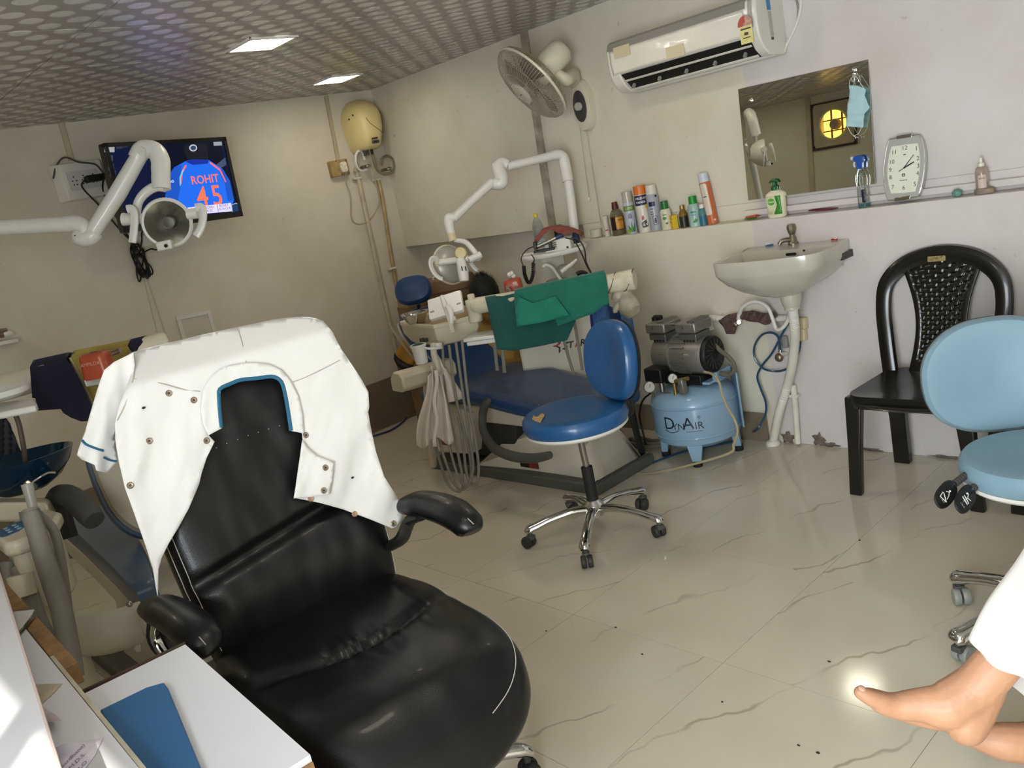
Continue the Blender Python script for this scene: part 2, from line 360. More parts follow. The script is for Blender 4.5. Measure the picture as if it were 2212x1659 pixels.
DX0, DX1, DZ = -.75, .55, 2.08
FXC, FZC, FO = -3.97, 1.985, .30
wf = MB()
wf.box(((XL + FXC - FO / 2) / 2, YF - .06, ZC / 2), (FXC - FO / 2 - XL, .12, ZC + .1))
wf.box((FXC, YF - .06, (FZC - FO / 2) / 2), (FO, .12, FZC - FO / 2)); wf.box((FXC, YF - .06, (FZC + FO / 2 + ZC + .05) / 2), (FO, .12, ZC + .05 - FZC - FO / 2))
wf.box(((FXC + FO / 2 + DX0) / 2, YF - .06, ZC / 2), (DX0 - FXC - FO / 2, .12, ZC + .1))
wf.box(((DX0 + DX1) / 2, YF - .06, (DZ + ZC + .05) / 2), (DX1 - DX0, .12, ZC + .05 - DZ))
wf.box(((DX1 + XR) / 2, YF - .06, ZC / 2), (XR - DX1, .12, ZC + .1))
struct('wall_front', wf, M_wall, label='wall with the shop front opening and exhaust fan')
dr = MB()
for x in (DX0 + .02, (DX0 + DX1) / 2, DX1 - .02): dr.box((x, YF - .06, DZ / 2), (.04, .05, DZ))
dr.box(((DX0 + DX1) / 2, YF - .06, DZ - .02), (DX1 - DX0, .05, .04))
struct('door_1', dr, mat('aluminium_frame', '#9a9a98', .35, .8), label='aluminium shop front frame')
# skirting
sk = struct('baseboard_left', MB().box((XL + .006, (YF + 3.83) / 2, .16), (.012, 3.83 - YF, .32)), M_grout, label='dark tile skirting along the cream wall')
sk_me = mesh_from('tile', MB().box((0, 0, 0), (.012, .604, .335)), None); sk_me.materials.append(M_skirt)
for k in range(7):
    t = bpy.data.objects.new('tile', sk_me); COL.objects.link(t); t.location = (XL + .016, 3.83 - .605 * (k + .5), .168); t.parent = sk
sb = struct('baseboard_back', MB().box(((-3.43 - 2.345) / 2, YLOW - .004, .07), (3.43 - 2.345, .008, .14)), M_grout, label='dark tile skirting left of the drain pipe')
sb_me = mesh_from('tile', MB().box((0, 0, 0), (.54, .012, .15)), None); sb_me.materials.append(M_skirt)
for k in range(2):
    t = bpy.data.objects.new('tile', sb_me); COL.objects.link(t); t.location = (-3.43 + .543 * (k + .5), YLOW - .01, .075); t.parent = sb
sn = struct('baseboard_niche', MB().box(((XL - 3.43) / 2, 3.824, .15), (abs(XL + 3.43), .012, .30)), M_skirt, label='dark tile skirting inside the recess')
# chipped plaster at the foot of the lilac wall
for k, (cx, w, h) in enumerate(((1705, .07, .05), (1770, .06, .055), (1792, .09, .02), (1880, .10, .012), (2040, .12, .012))):
    p = onY(cx, 955, YLOW); o_ = []
    for q in range(14):
        a = 2 * PI * q / 14; rr = 1 + .35 * math.sin(q * 2.3 + k); o_.append((p.x + w / 2 * rr * math.cos(a), max(.001, h * .55 + h * .6 * rr * math.sin(a))))
    mb = MB().sheet(o_, .012, lambda u, v: V((u, YLOW - .003 + .004 * nz3(V((u * 40, v * 40, k))), v)))
    b_ = obj('broken_plaster', mb, M_plaster, bpy.data.objects['wall_back'], solid=.002)

# ------------------------------------------------------------------ ceiling lamps
M_led = mat('led_diffuser', '#fff6e2', .4, emit=26, emitcol='#fff3e0', var=0)
def ceiling_lamp(x, y, lab):
    t = thing('ceiling_light', lab, 'light', (x, y, ZC - .001), 0, 'square recessed ceiling lights')
    s = .2
    fr = MB()
    for a in range(4):
        M = Matrix.Rotation(a * PI / 2, 3, 'Z'); fr.box(M @ V((s / 2 + .008, 0, -.004)), (.016, s + .032, .010), M)
    obj('frame', fr, M_white, t, bevel=.002)
    obj('diffuser', MB().box((0, 0, -.004), (s, s, .005)), M_led, t)
    return t
ceiling_lamp(-3.49, 2.02, 'glowing square ceiling light nearer the camera, above the television side')
ceiling_lamp(-4.56, 3.07, 'glowing square ceiling light near the corner above the water heater')
ceiling_lamp(-2.56, 2.80, 'square ceiling light above the blue stool, beyond the top of the picture')
ceiling_lamp(-4.62, .15, 'added ceiling light above the left dental unit, out of view, brightening the mirrored wall')  # lamp added out of view to lift the front wall seen in the mirror
ceiling_lamp(-1.35, 1.02, 'square ceiling light above the office chair, beyond the picture')

# ------------------------------------------------------------------ television
TVC = V((-4.835, 2.078, 1.859)); TVM = Matrix.Rotation(.236, 3, 'Z') @ Matrix.Rotation(.031, 3, 'Y') @ Matrix.Rotation(-.037, 3, 'X')
TVW, TVH = .78, .459
tvn, tvr, tvu = TVM @ V((1, 0, 0)), TVM @ V((0, 1, 0)), TVM @ V((0, 0, 1))
tvf = frm(TVC, tvr, tvu, tvn)
def tvp(x, y):
    p = onN(x, y, TVC, tvn) - TVC; return (p.dot(tvr), p.dot(tvu))
tv = thing('television', 'black flat television on a swing bracket showing a cricketer in a blue shirt', 'television', TVC)
M_tvb = mat('glossy_black_bezel', '#0c0c0e', .18, coat=.5)
obj('casing', MB().prism(rrect(TVW, TVH, .008, 2), -.05, -.004, tvf).prism(rrect(TVW * .7, TVH * .7, .03, 2), -.085, -.05, tvf), M_tvb, tv, world=True, bevel=.004)
bz = MB(); bw = .022
for u, v, w, h in ((0, TVH / 2 - bw / 2, TVW, bw), (0, -TVH / 2 + bw * .75, TVW, bw * 1.5), (-TVW / 2 + bw / 2, 0, bw, TVH), (TVW / 2 - bw / 2, 0, bw, TVH)):
    bz.prism(rrect(w, h, .002, 1, u, v), -.004, .006, tvf)
obj('bezel', bz, M_tvb, tv, world=True)
def scr(name, hexc='#808080', e=1.0): return mat('screen_' + name, hexc, .3, emit=e, emitcol=hexc, var=0, spec=.2)
S_bg = scr('navy', '#0a1230', .9)
screen = obj('screen', MB().prism(rrect(TVW - 2 * bw + .004, TVH - 2.4 * bw, .001, 1, 0, .004), -.003, .0005, tvf), S_bg, tv, world=True)
def patch(name, z27, m, lay, dens=.03):
    o_ = [tvp(x / 2.765, y / 2.765) for x, y in z27]; mb = MB()
    mb.sheet(o_, dens, lambda u, v: tvf(u, v, .0007 + lay * .0004)); return obj(name, mb, m, screen, world=True, sharp=None)
patch('dark_stand', [(990, 860), (1320, 850), (1360, 1060), (1330, 1010), (1000, 1010)], scr('dusk', '#070b1c'), 0)
patch('stand_light', [(1290, 985), (1345, 940), (1352, 985), (1310, 1010)], scr('haze', '#39435e'), .5)
patch('shirt', [(1110, 962), (1165, 948), (1245, 955), (1330, 1010), (1372, 1080), (1398, 1195), (1385, 1225), (985, 1255), (985, 1180), (1003, 1050), (1040, 1000)], scr('shirt_blue', '#1d5fd6', .95), 1)
patch('sleeve_shade', [(1003, 1050), (1040, 1000), (1085, 985), (1080, 1100), (1062, 1200), (985, 1220), (985, 1180)], scr('sleeve_blue', '#1a4fb8', .8), 2)
patch('sleeve_shade', [(1330, 1010), (1372, 1080), (1398, 1195), (1360, 1200), (1340, 1090), (1300, 1010)], scr('sleeve_blue'), 2)
patch('collar', [(1108, 966), (1165, 946), (1246, 957), (1240, 978), (1150, 985)], scr('collar_navy', '#14288c'), 3)
patch('head', [(1118, 955), (1100, 905), (1092, 880), (1120, 860), (1225, 855), (1243, 890), (1240, 955), (1165, 952)], scr('hair', '#15171f'), 4)
for a in ([(1105, 985), (1080, 1030), (1075, 1100), (1083, 1100), (1090, 1035), (1115, 990)], [(1250, 975), (1310, 1020), (1345, 1090), (1350, 1085), (1316, 1012), (1255, 966)]):
    patch('piping', a, scr('piping', '#e0606a'), 3)
patch('piping', [(1090, 1010), (1070, 1060), (1072, 1110), (1078, 1110), (1078, 1062), (1097, 1015)], scr('teal', '#58b8c0'), 3.4)
patch('cap_badge', [(1152 + 24 * math.cos(a * .45), 884 + 21 * math.sin(a * .45)) for a in range(14)], scr('badge', '#b9c0cc', .8), 5)
patch('cap_badge_core', [(1152 + 17 * math.cos(a * .45), 884 + 14 * math.sin(a * .45)) for a in range(14)], scr('badge_core', '#31405e', .8), 6)
S_num = scr('lettering_orange', '#e9694e', 1.0)
def tvtext(s, zx, zy, size, m, lay=6, **k):
    u0, v0 = tvp(zx / 2.765, zy / 2.765); lettering('lettering', s, size, lambda u, v, h=0: tvf(u0 + u, v0 + v, .0007 + lay * .0004), m, screen, world=True, **k)
tvtext('ROHIT', 1223, 1073, .064, S_num, bold=.0008)
tvtext('45', 1252, 1178, .162, S_num, bold=.001, spacing=1.25)
patch('score_bar', [(1118, 1240), (1376, 1212), (1385, 1262), (1128, 1285)], scr('bar', '#c9c4e4', .95), 7)
patch('score_bar_line', [(1292, 1222), (1296, 1222), (1304, 1268), (1300, 1268)], scr('barline', '#6f74b0', .9), 8)
S_ink = scr('ink', '#1d2766', .9)
tvtext('KOHLI', 1250, 1239, .021, S_ink, 8); tvtext('4 (5)', 1252, 1258, .021, S_ink, 8); tvtext('BOULT', 1335, 1227, .021, S_ink, 8); tvtext('0-16 (3.4)', 1342, 1246, .021, S_ink, 8); tvtext('RO', 1154, 1252, .021, S_ink, 8)
patch('shield_rim', [(1378, 1222), (1405, 1212), (1434, 1218), (1434, 1260), (1412, 1300), (1384, 1270)], scr('shield_rim', '#8d97ad', .9), 9)
patch('shield', [(1382, 1226), (1405, 1217), (1430, 1222), (1430, 1258), (1411, 1292), (1388, 1267)], scr('shield', '#16345e', .9), 10)
patch('corner_tag', [(1272, 848), (1322, 846), (1325, 869), (1275, 871)], scr('grey', '#8d93a0', .8), 6)
tvtext('oppo', 1008, 1083, .03, scr('paper', '#d8dce8', .9))
for k, (x, y, w, h, c) in enumerate(((652, 884, 30, 26, '#9a9a9c'), (655, 945, 17, 17, '#3e4350'), (662, 1000, 18, 20, '#2f3442'), (672, 1035, 18, 16, '#2f3442'), (690, 1075, 18, 16, '#262a36'), (710, 873, 18, 16, '#2f3442'), (745, 868, 16, 14, '#262a36'))):
    patch('logo_box', [(x - w, y - h), (x + w, y - h), (x + w, y + h), (x - w, y + h)], scr('box%d' % k, c, .8), 6)
br = MB().tube([TVC - tvn * .08, TVC - tvn * .08 + V((-.1, -.12, 0)), V((XL + .02, 2.12, 1.86))], .018); br.box((XL + .012, 2.12, 1.86), (.022, .1, .22))
obj('wall_bracket', br, M_black, tv, world=True)

# ------------------------------------------------------------------ sockets, conduits and cables on the television wall
so = thing('socket_board', 'white wall socket board left of the television', 'socket', (XL, 1.70, 1.98))
pc = onX(183, 388, XL + .05)
obj('back_box', MB().loft([[V((XL + .002, pc.y + u * 1.12 - .015, pc.z + v)) for u, v in rrect(.235, .205, .01, 2)], [V((XL + .05, pc.y + u, pc.z + v)) for u, v in rrect(.215, .19, .008, 2)]]), M_white, so, world=True, bevel=.003)
spl_ = obj('face_plate', MB().prism(rrect(.16, .10, .006, 2, -.005, .0), .05, .057, frm((XL, pc.y, pc.z), (0, 1, 0), (0, 0, 1), (1, 0, 0))), mat('plate_white', '#c9c7c4', .4), so, world=True)
hb = MB(); ff = frm((XL, pc.y, pc.z), (0, 1, 0), (0, 0, 1), (1, 0, 0))
for cx in (-.055, -.005, .048):
    for a, b in ((0, .022), (-.01, 0), (.01, 0), (-.008, -.02), (.008, -.02)): hb.prism([(cx + a + .0042 * math.cos(t), b + .0042 * math.sin(t)) for t in [k * PI / 3 for k in range(6)]], .0565, .0578, ff)
obj('socket_holes', hb, M_black, spl_, world=True)['kind'] = 'stuff'
pa = onX(204, 385, XL + .085)
ad = thing('plug_adaptor', 'black plug adaptor pushed into the socket board', 'plug', pa)
obj('body', MB().box(pa, (.055, .10, .036)), M_black, ad, world=True, bevel=.008)
obj('cable', MB().tube(spl([pa + V((.0, -.05, 0)), onX(178, 405, XL + .06), onX(215, 445, XL + .04), onX(258, 495, XL + .03), onX(290, 528, XL + .03), onX(300, 545, XL + .03)], 8), .0045, 6), M_black, ad, world=True)
obj('cable', MB().tube(spl([pa + V((.0, .05, 0)), onX(222, 410, XL + .05), onX(235, 440, XL + .035), onX(262, 488, XL + .02), onX(300, 545, XL + .03)], 8), .0045, 6), M_black, ad, world=True)
cb = obj('cable', MB().tube(spl([onX(115, 386, XL + .02), onX(122, 358, XL + .03), onX(140, 340, XL + .06), onX(170, 350, XL + .07), onX(205, 355, XL + .07), onX(225, 375, XL + .06), onX(240, 382, XL + .08)], 8), .005, 6), mat('grey_cable', '#4c4844', .5))
tag(cb, 'thin grey cable looping over the top of the socket board', 'cable')
tg = thing('cable_bundle', 'tangled bundle of black cable hanging below the television', 'cable', onX(304, 565, XL + .03))
rnd = random.Random(3); c0 = onX(304, 562, XL + .05)
for k in range(9):
    ln, wd_ = rnd.uniform(.05, .12), rnd.uniform(.015, .035); pts = []
    ca, ph = rnd.uniform(-.4, .4), rnd.uniform(0, 6)
    for q in range(14):
        a = 2 * PI * q / 14; u, v = wd_ * math.cos(a), ln * math.sin(a) - (.03 if k < 3 else 0)
        pts.append(c0 + V((.014 * math.sin(a * 2 + ph), u * math.cos(ca) - v * math.sin(ca), u * math.sin(ca) + v * math.cos(ca))))
    obj('loop', MB().tube(spl(pts, 4, True), .0045, 6, closed=True), M_black, tg, world=True)
obj('tail', MB().tube(spl([c0 + V((0, 0, .03)), onX(325, 538, XL + .05), onX(345, 535, XL + .05), TVC + tvu * -.2 - tvn * .06], 8), .0045, 6), M_black, tg, world=True)
obj('tail', MB().tube(spl([c0 + V((0, 0, .03)), onX(306, 520, XL + .06), onX(307, 500, XL + .08), TVC + tvu * -.2 - tvn * .06 + tvr * -.2], 8), .0045, 6), M_black, tg, world=True)
obj('wall_plate', MB().box(onX(313, 520, XL + .008), (.014, .06, .06)), M_white, tg, world=True)
def strip(name, a, b, w, lab, m=M_pvc, axis='x', d=.014):
    mb = MB(); a, b = V(a), V(b); mid = (a + b) / 2; a_, b_, t = frame_of(b - a, (1, 0, 0) if axis == 'x' else (0, 1, 0))
    n = V((1, 0, 0)) if axis == 'x' else V((0, -1 if a.y > 1 else 1, 0)); s_ = t.cross(n).normalized()
    mb.loft([[p + s_ * u + n * v for u, v in ((-w / 2, 0), (w / 2, 0), (w / 2, d), (-w / 2, d))] for p in (a, b)])
    return tag(obj(name, mb, m, bevel=.002), lab, 'conduit')
M_cond = mat('painted_conduit', '#b9ac90', .6, var=.15, scale=8)
strip('wall_conduit', (XL, 1.672, ZC), (XL, 1.665, 2.08), .028, 'short flat conduit from ceiling to socket board', M_cond)
strip('wall_conduit', onX(703, 208, XL), onX(730, 352, XL), .026, 'flat conduit from ceiling down to the brown junction box', M_cond)
strip('wall_conduit', V((-3.60, YB, ZC)), V((-3.66, YB, 1.186)), .05, 'wide grubby conduit running down behind the wall fan', mat('dirty_conduit', '#9d9484', .7, var=.35, scale=14), 'y', .018)
for k, (a, b) in enumerate((((318, 600), (362, 735)), ((310, 600), (345, 735)))):
    tag(obj('thin_cable', MB().tube([onX(*a, XL + .004), onX(*b, XL + .004)], .0035, 5), mat('thin_white_cable', '#c9c0ae', .6)), 'thin %s white cable running down the wall under the black bundle' % ('right', 'left')[k], 'cable')
jb = thing('junction_box', 'brown square junction box with a peeling white plug beside the water heater', 'socket', onX(733, 363, XL))
jc = onX(733, 363, XL + .03); jf = frm((XL, jc.y, jc.z), (0, 1, 0), (0, 0, 1), (1, 0, 0))
obj('back_box', MB().prism(rrect(.135, .105, .006, 2), .0, .04, jf), mat('brown_bakelite', '#a58b58', .55, var=.2, scale=25), jb, world=True, bevel=.003)
obj('plug_top', MB().prism(rrect(.055, .07, .02, 3, .02, 0), .04, .062, jf), mat('chipped_white', '#d8d0bb', .6, var=.25, scale=60), jb, world=True, bevel=.004)
obj('screws', MB().cyl(jf(-.02, .046, .04), jf(-.02, .046, .043), .004, n=8).cyl(jf(.058, .043, .04), jf(.058, .043, .043), .004, n=8).cyl(jf(.058, -.043, .04), jf(.058, -.043, .043), .004, n=8).cyl(jf(.0, -.043, .04), jf(.0, -.043, .043), .004, n=8), M_dark, jb, world=True)['kind'] = 'stuff'
obj('cable', MB().tube(spl([jf(.03, -.035, .05), onX(748, 395, XL + .03), onX(757, 425, XL + .03), onX(759, 470, XL + .03), onX(772, 484, XL + .03), onX(795, 478, XL + .03), onX(813, 455, XL + .03), onX(820, 430, XL + .03), onX(812, 395, XL + .06), onX(803, 345, XL + .1)], 8), .005, 6), mat('cream_cable', '#b3a88d', .5), jb, world=True)

# ------------------------------------------------------------------ water heater
wh = thing('water_heater', 'aged ivory egg shaped water heater in the corner near the ceiling', 'water heater', (XL, 3.54, 1.88))
hc = onX(793, 270, -4.97); rings = []
y_l = lambda v: onX(0, 0, -5)
prof = [(0, .165, .13), (.06, .185, .165), (.2, .212, .185), (.4, .242, .20), (.6, .252, .20), (.75, .236, .185), (.87, .192, .155), (.95, .128, .11), (.99, .06, .06), (1, .01, .01)]
for t_, w, d in prof:
    z_ = 1.884 + .335 * t_; yc = 3.535 + .02 * t_
    rg = []
    for k in range(29):
        a = PI * k / 28; c_, s_ = math.cos(a), math.sin(a)
        rg.append(V((XL + .004 + d * abs(s_) ** .75, yc + w / 2 * math.copysign(abs(c_) ** .8, c_), z_)))
    rings.append(rg)
obj('body', MB().loft(rings), M_ivory, wh, world=True, sharp=60)
wf_ = frm((XL + .190, 3.530, 1.922), (0, 1, 0), (.1, 0, .995), (1, 0, 0))
obj('switch_panel', MB().prism(rrect(.058, .022, .01, 4), -.004, .006, wf_), mat('panel_blue_grey', '#4f5560', .4), wh, world=True)
obj('switches', MB().prism(rrect(.011, .012, .002, 1, -.012, 0), .006, .010, wf_).prism(rrect(.011, .012, .002, 1, .006, 0), .006, .010, wf_), M_black, wh, world=True)
obj('maker_mark', MB().prism(rrect(.012, .011, .004, 2, -.02, .022), -.004, .005, wf_).prism(rrect(.028, .012, .004, 2, .006, .023), -.004, .005, wf_), mat('maroon_ink', '#5a2a22', .6), wh, world=True)
bd = onX(806, 243, -4.96)
obj('badge', MB().ell(bd, .004, .014, .012), mat('badge_bronze', '#a08a5c', .4, .5), wh, world=True)
for q_ in (onX(762, 249, -4.985), onX(754, 258, -5.05)): obj('screw_cap', MB().ell(q_, .005, .005, .006), M_black, wh, world=True)
obj('crack_line', MB().tube(spl([onX(790, 254, -4.945), onX(800, 266, -4.94), onX(815, 277, -4.945), onX(828, 287, -4.97)], 6), .0018, 5), mat('crack_brown', '#4a3626', .7), wh, world=True)
for k, x in enumerate((787, 794, 803)):
    p = onX(x, 329 - k * 2, XL + .1); obj('outlet', MB().cyl(p + V((0, 0, .02)), p + V((0, 0, -.025)), .009, n=10), M_dark if k < 2 else M_rub, wh, world=True)
def pipe(name, pts, r, m, lab, n=8, cat='pipe'):
    return tag(obj(name, MB().tube(spl(pts, 8) if len(pts) > 2 else pts, r, n), m), lab, cat)
vA, vB = onX(789, 360, XL + .05), onX(834, 366, XL + .05)
pipe('inlet_hose', [onX(788, 345, XL + .08), onX(784, 330, XL + .08), onX(774, 326, XL + .08), onX(768, 340, XL + .07), onX(770, 358, XL + .06), onX(780, 369, XL + .06), onX(793, 366, XL + .05)], .0085, M_white, 'white flexible hose looped under the water heater', cat='hose')
pipe('outlet_hose', [onX(804, 333, XL + .08), onX(808, 348, XL + .08), onX(816, 368, XL + .08), onX(832, 376, XL + .08), onX(849, 368, XL + .08), onX(850, 348, XL + .08), onX(838, 337, XL + .08), onX(825, 343, XL + .07), onX(823, 358, XL + .06)], .0095, mat('grey_hose', '#7d735f', .5), 'grey flexible hose curled right of the water heater', cat='hose')
for p, lab in ((vA, 'chrome stop valve under the water heater at left'), (vB, 'chrome stop valve inside the grey hose loop')):
    t = thing('stop_valve', lab, 'valve', p, 0, 'stop valves below the water heater')
    obj('body', MB().cyl((-.05, 0, 0), (.02, 0, 0), .009, n=10).cyl((0, -.02, 0), (0, .02, 0), .011, n=10), M_dirtymetal, t)
    obj('handle', MB().ell((.03, .004, 0), .012, .02, .012), M_steel, t)
pipe('water_pipe', [onX(768, 372, XL + .025), onX(776, 395, XL + .022), onX(831, 650, XL + .02), onX(866, 800, XL + .02)], .0155, mat('grubby_pipe', '#bfb499', .5, var=.2, scale=10), 'pale water pipe down the cream wall from the water heater', 12)
pipe('water_pipe', [onX(815, 385, XL + .025), onX(826, 430, XL + .02), onX(852, 595, XL + .02), onX(890, 800, XL + .02)], .012, mat('stained_pipe', '#b09a6c', .5, var=.3, scale=10), 'rust stained water pipe nearer the corner', 10)
for a, lab in (((770, 385), 'pipe clip on the left water pipe below the heater'), ((812, 388), 'pipe clip on the right water pipe below the heater'), ((847, 580), 'pipe clip low on the rust stained pipe')):
    p = onX(*a, XL + .02); tag(obj('pipe_clip', MB().box(p, (.036, .06, .014)), M_pvc, bevel=.004), lab, 'clip', 'pipe clips')
# white frame hung low on the wall
ap = thing('wall_panel', 'square white framed panel low on the cream wall behind the coat', 'panel', (XL, 2.07, 1.0))
apf = frm((XL, 2.075, 1.015), (0, 1, -.06), (0, 0, 1), (1, 0, 0))  # dark brown strip paints the shadow line along the desk's left edge
obj('plate', MB().prism(rrect(.17, .17, .006, 2), 0, .012, apf), mat('panel_white', '#cfc8b8', .5), ap, world=True)
fm_ = MB()
for u, v, w, h in ((0, .095, .215, .024), (0, -.095, .215, .024), (-.095, 0, .024, .17), (.095, 0, .024, .17)): fm_.prism(rrect(w, h, .003, 1, u, v), 0, .02, apf)
obj('frame', fm_, M_white, ap, world=True, bevel=.003)

# ------------------------------------------------------------------ wall fan
fan = thing('wall_fan', 'white wall mounted fan tilted steeply down with a round wire cage', 'fan', (-3.30, YB, 1.75))
FN = (RT * (-.66) - UP * .75) * .98 - FW * .06; FN.normalize()
FC = D(1150, 178, 4.42); fa, fb, _ = frame_of(FN)
M_fan = mat('fan_cream_plastic', '#cfc8b4', .4, var=.05)
M_wire = mat('fan_wire', '#a69f8c', .4, .3)
FR = .218
def cage(sgn, depth, n):
    mb = MB()
    for k in range(n):
        a = 2 * PI * k / n; d = fa * math.cos(a) + fb * math.sin(a)
        mb.tube([FC + d * (FR * math.sin(t)) + FN * (sgn * depth * math.cos(t) ** .8) for t in (R(90), R(76), R(60), R(40), R(20))], .0013, 4, cap=False)
    for rr_ in (.55, .8):
        t = math.asin(rr_); mb.tube([FC + (fa * math.cos(q * PI / 18) + fb * math.sin(q * PI / 18)) * (FR * rr_) + FN * (sgn * depth * math.cos(t) ** .8) for q in range(36)], .0015, 4, closed=True)
    return mb
obj('front_grille', cage(1, .085, 84), M_wire, fan, world=True)
obj('rear_grille', cage(-1, .07, 84), M_wire, fan, world=True)
obj('cage_ring', MB().tube([FC + (fa * math.cos(q * PI / 24) + fb * math.sin(q * PI / 24)) * FR for q in range(48)], .007, 8, closed=True), M_fan, fan, world=True)
obj('centre_cap', MB().lathe([(.001, .002), (.06, 0), (.062, .008), (.05, .013), (.001, .016)], FC + FN * .072, FN), M_fan, fan, world=True)
obj('cap_mark', MB().box(FC + FN * .0885, (.03, .004, .001), Matrix((fa, fb, FN)).transposed()), M_dark, fan, world=True)
for k in range(3):
    rows = []
    for i in range(7):
        r_ = .04 + .155 * i / 6; w_ = R(34 + 26 * math.sin(PI * i / 6))
        rows.append([FC + (fa * math.cos(k * 2 * PI / 3 + w_ * j / 4) + fb * math.sin(k * 2 * PI / 3 + w_ * j / 4)) * r_ + FN * (.02 * (j / 4 - .5) * (1.2 - i * .08)) for j in range(5)])
    obj('blade', MB().grid(rows), mat('smoky_blade', '#7d7769', .3, alpha=1), fan, world=True, solid=.003)
obj('motor_housing', MB().lathe([(.03, -.03), (.058, -.045), (.068, -.07), (.07, -.2), (.066, -.225), (.05, -.24), (.001, -.243)], FC, FN), M_fan, fan, world=True)
bp_ = onY(1250, 225, 3.66); np_ = onY(1222, 172, 3.48); mp_ = FC - FN * .15
obj('neck', MB().tube(spl([mp_ - V((0, 0, .05)), np_, onY(1236, 162, 3.60), onY(1240, 172, 3.67), onY(1243, 185, 3.705)], 6), [.026, .034, .036, .036, .03], 12), M_fan, fan, world=True)
ff_ = frm((bp_.x, YB, bp_.z - .012), (1, 0, 0), (0, 0, 1), (0, -1, 0))
obj('wall_base', MB().pad(sup(.13, .27, 2.1, 32), [(.001, 0), (1, 0), (1, .03), (.93, .045), (.7, .052), (.001, .054)], ff_), M_fan, fan, world=True)
obj('control_panel', MB().pad(sup(.088, .165, 2.0, 28), [(.001, .05), (1, .05), (1, .057), (.9, .0595), (.001, .0595)], ff_), M_dark, fan, world=True)
obj('speed_knob', MB().lathe([(.022, .057), (.022, .073), (.019, .077), (.001, .078)], (bp_.x, YB, bp_.z - .012), (0, -1, 0), 18), mat('knob_grey', '#b5b1a6', .35), fan, world=True)
for k, (a, b) in enumerate((((1252, 275), (1272, 425)), ((1265, 272), (1298, 488)))):
    obj('pull_cord', MB().tube([onY(*a, 3.69), onY(*b, 3.695)], .0016, 5), mat('cord_white', '#bdb5a2', .7), fan, world=True)
obj('cord_pull', MB().ell(onY(1272, 430, 3.69), .008, .008, .012), M_white, fan, world=True)

# ------------------------------------------------------------------ air conditioner
AX0, AX1 = -2.862, -2.062
ac = thing('air_conditioner', 'white split air conditioner unit wrapped in wrinkled film above the mirror', 'air conditioner', ((AX0 + AX1) / 2, YB, 1.80))
M_ac = mat('ac_white', '#d9d5ca', .35, var=.04, coat=.2)
pr = [(0, 1.822), (0, 2.052), (.19, 2.052), (.212, 2.040), (.222, 2.0), (.224, 1.93), (.215, 1.893), (.165, 1.892), (.10, 1.835), (.10, 1.805), (.03, 1.803)]
obj('body', MB().loft([[V((x, YB - d, z)) for d, z in pr] for x in (AX0, AX1)]), M_ac, ac, world=True, bevel=.006)
side = [(0, 1.822), (0, 2.052), (.19, 2.052), (.212, 2.040), (.222, 2.0), (.224, 1.93), (.215, 1.88), (.19, 1.84), (.15, 1.812), (.03, 1.803)]
for x0_, x1_ in ((AX0 - .012, AX0 + .05), (AX1 - .035, AX1 + .012)):
    obj('end_cap', MB().loft([[V((x, YB - d, z)) for d, z in side] for x in (x0_, x1_)]), M_ac, ac, world=True, bevel=.006)
obj('top_strip', MB().loft([[V((x, YB - d, z)) for d, z in ((.19, 2.054), (.215, 2.043), (.226, 2.012), (.22, 2.012))] for x in (AX0 - .004, AX1 - .04)]), mat('ac_grey_strip', '#8c887d', .3), ac, world=True)
# wrinkled protective film over the front panel
rows = []
for i in range(9):
    z_ = 2.008 - i * .0135; row = []
    for j in range(61):
        x_ = AX0 + .01 + (AX1 - AX0 - .06) * j / 60; d_ = .2262 - max(0, (1.94 - z_)) * .12
        row.append(V((x_, YB - d_ - .0035 * abs(nz3(V((x_ * 22, z_ * 60, 1)))) - .004 * max(0, nz3(V((x_ * 9 + z_ * 40, z_ * 14, 4)))), z_)))
    rows.append(row)
obj('front_film', MB().grid(rows), mat('film_white', '#dfdacd', .16, var=.03, coat=.6), ac, world=True, solid=.001)
obj('louver_slot', MB().loft([[V((x, YB - d, z)) for d, z in ((.166, 1.893), (.2185, 1.893), (.135, 1.812), (.10, 1.815))] for x in (AX0 + .055, AX1 - .04)]), M_black, ac, world=True)
for z_, d_, t_ in ((1.862, .190, .003), (1.818, .144, .006)):
    obj('louver', MB().box(((AX0 + AX1) / 2 + .004, YB - d_, z_), (AX1 - AX0 - .10, .012, t_), Matrix.Rotation(R(-38), 3, 'X')), M_ac, ac, world=True, bevel=.001)
for k in range(5):
    x_ = AX0 + .085 + k * .155; obj('vane', MB().box((x_, YB - .163, 1.842), (.012, .012, .045), Matrix.Rotation(R(-40), 3, 'X')), M_grey, ac, world=True)
sp_ = onY(1611, 62, YB - .232); sf = frm(sp_, (1, 0, 0), (0, 0, 1), (0, -1, 0))
obj('energy_sticker', MB().prism(rrect(.06, .075, .003, 2, 0, -.022), 0, .0008, sf), mat('sticker_yellow', '#d9cf8a', .35, var=.12, scale=90), ac, world=True)
obj('sticker_dial', MB().prism([(.036 * math.cos(a * PI / 12), .012 + .042 * math.sin(a * PI / 12)) for a in range(13)], 0, .0012, sf), mat('sticker_dial', '#b98d7d', .35, var=.4, scale=60), ac, world=True)
obj('sticker_arc', MB().prism([(.036 * math.cos(PI * .5 + a * PI / 24), .012 + .042 * math.sin(PI * .5 + a * PI / 24)) for a in range(13)] + [(.012 * math.cos(PI - a * PI / 8), .012 + .014 * math.sin(PI - a * PI / 8)) for a in range(5)], 0, .0016, sf), mat('sticker_red', '#b5504a', .35), ac, world=True)
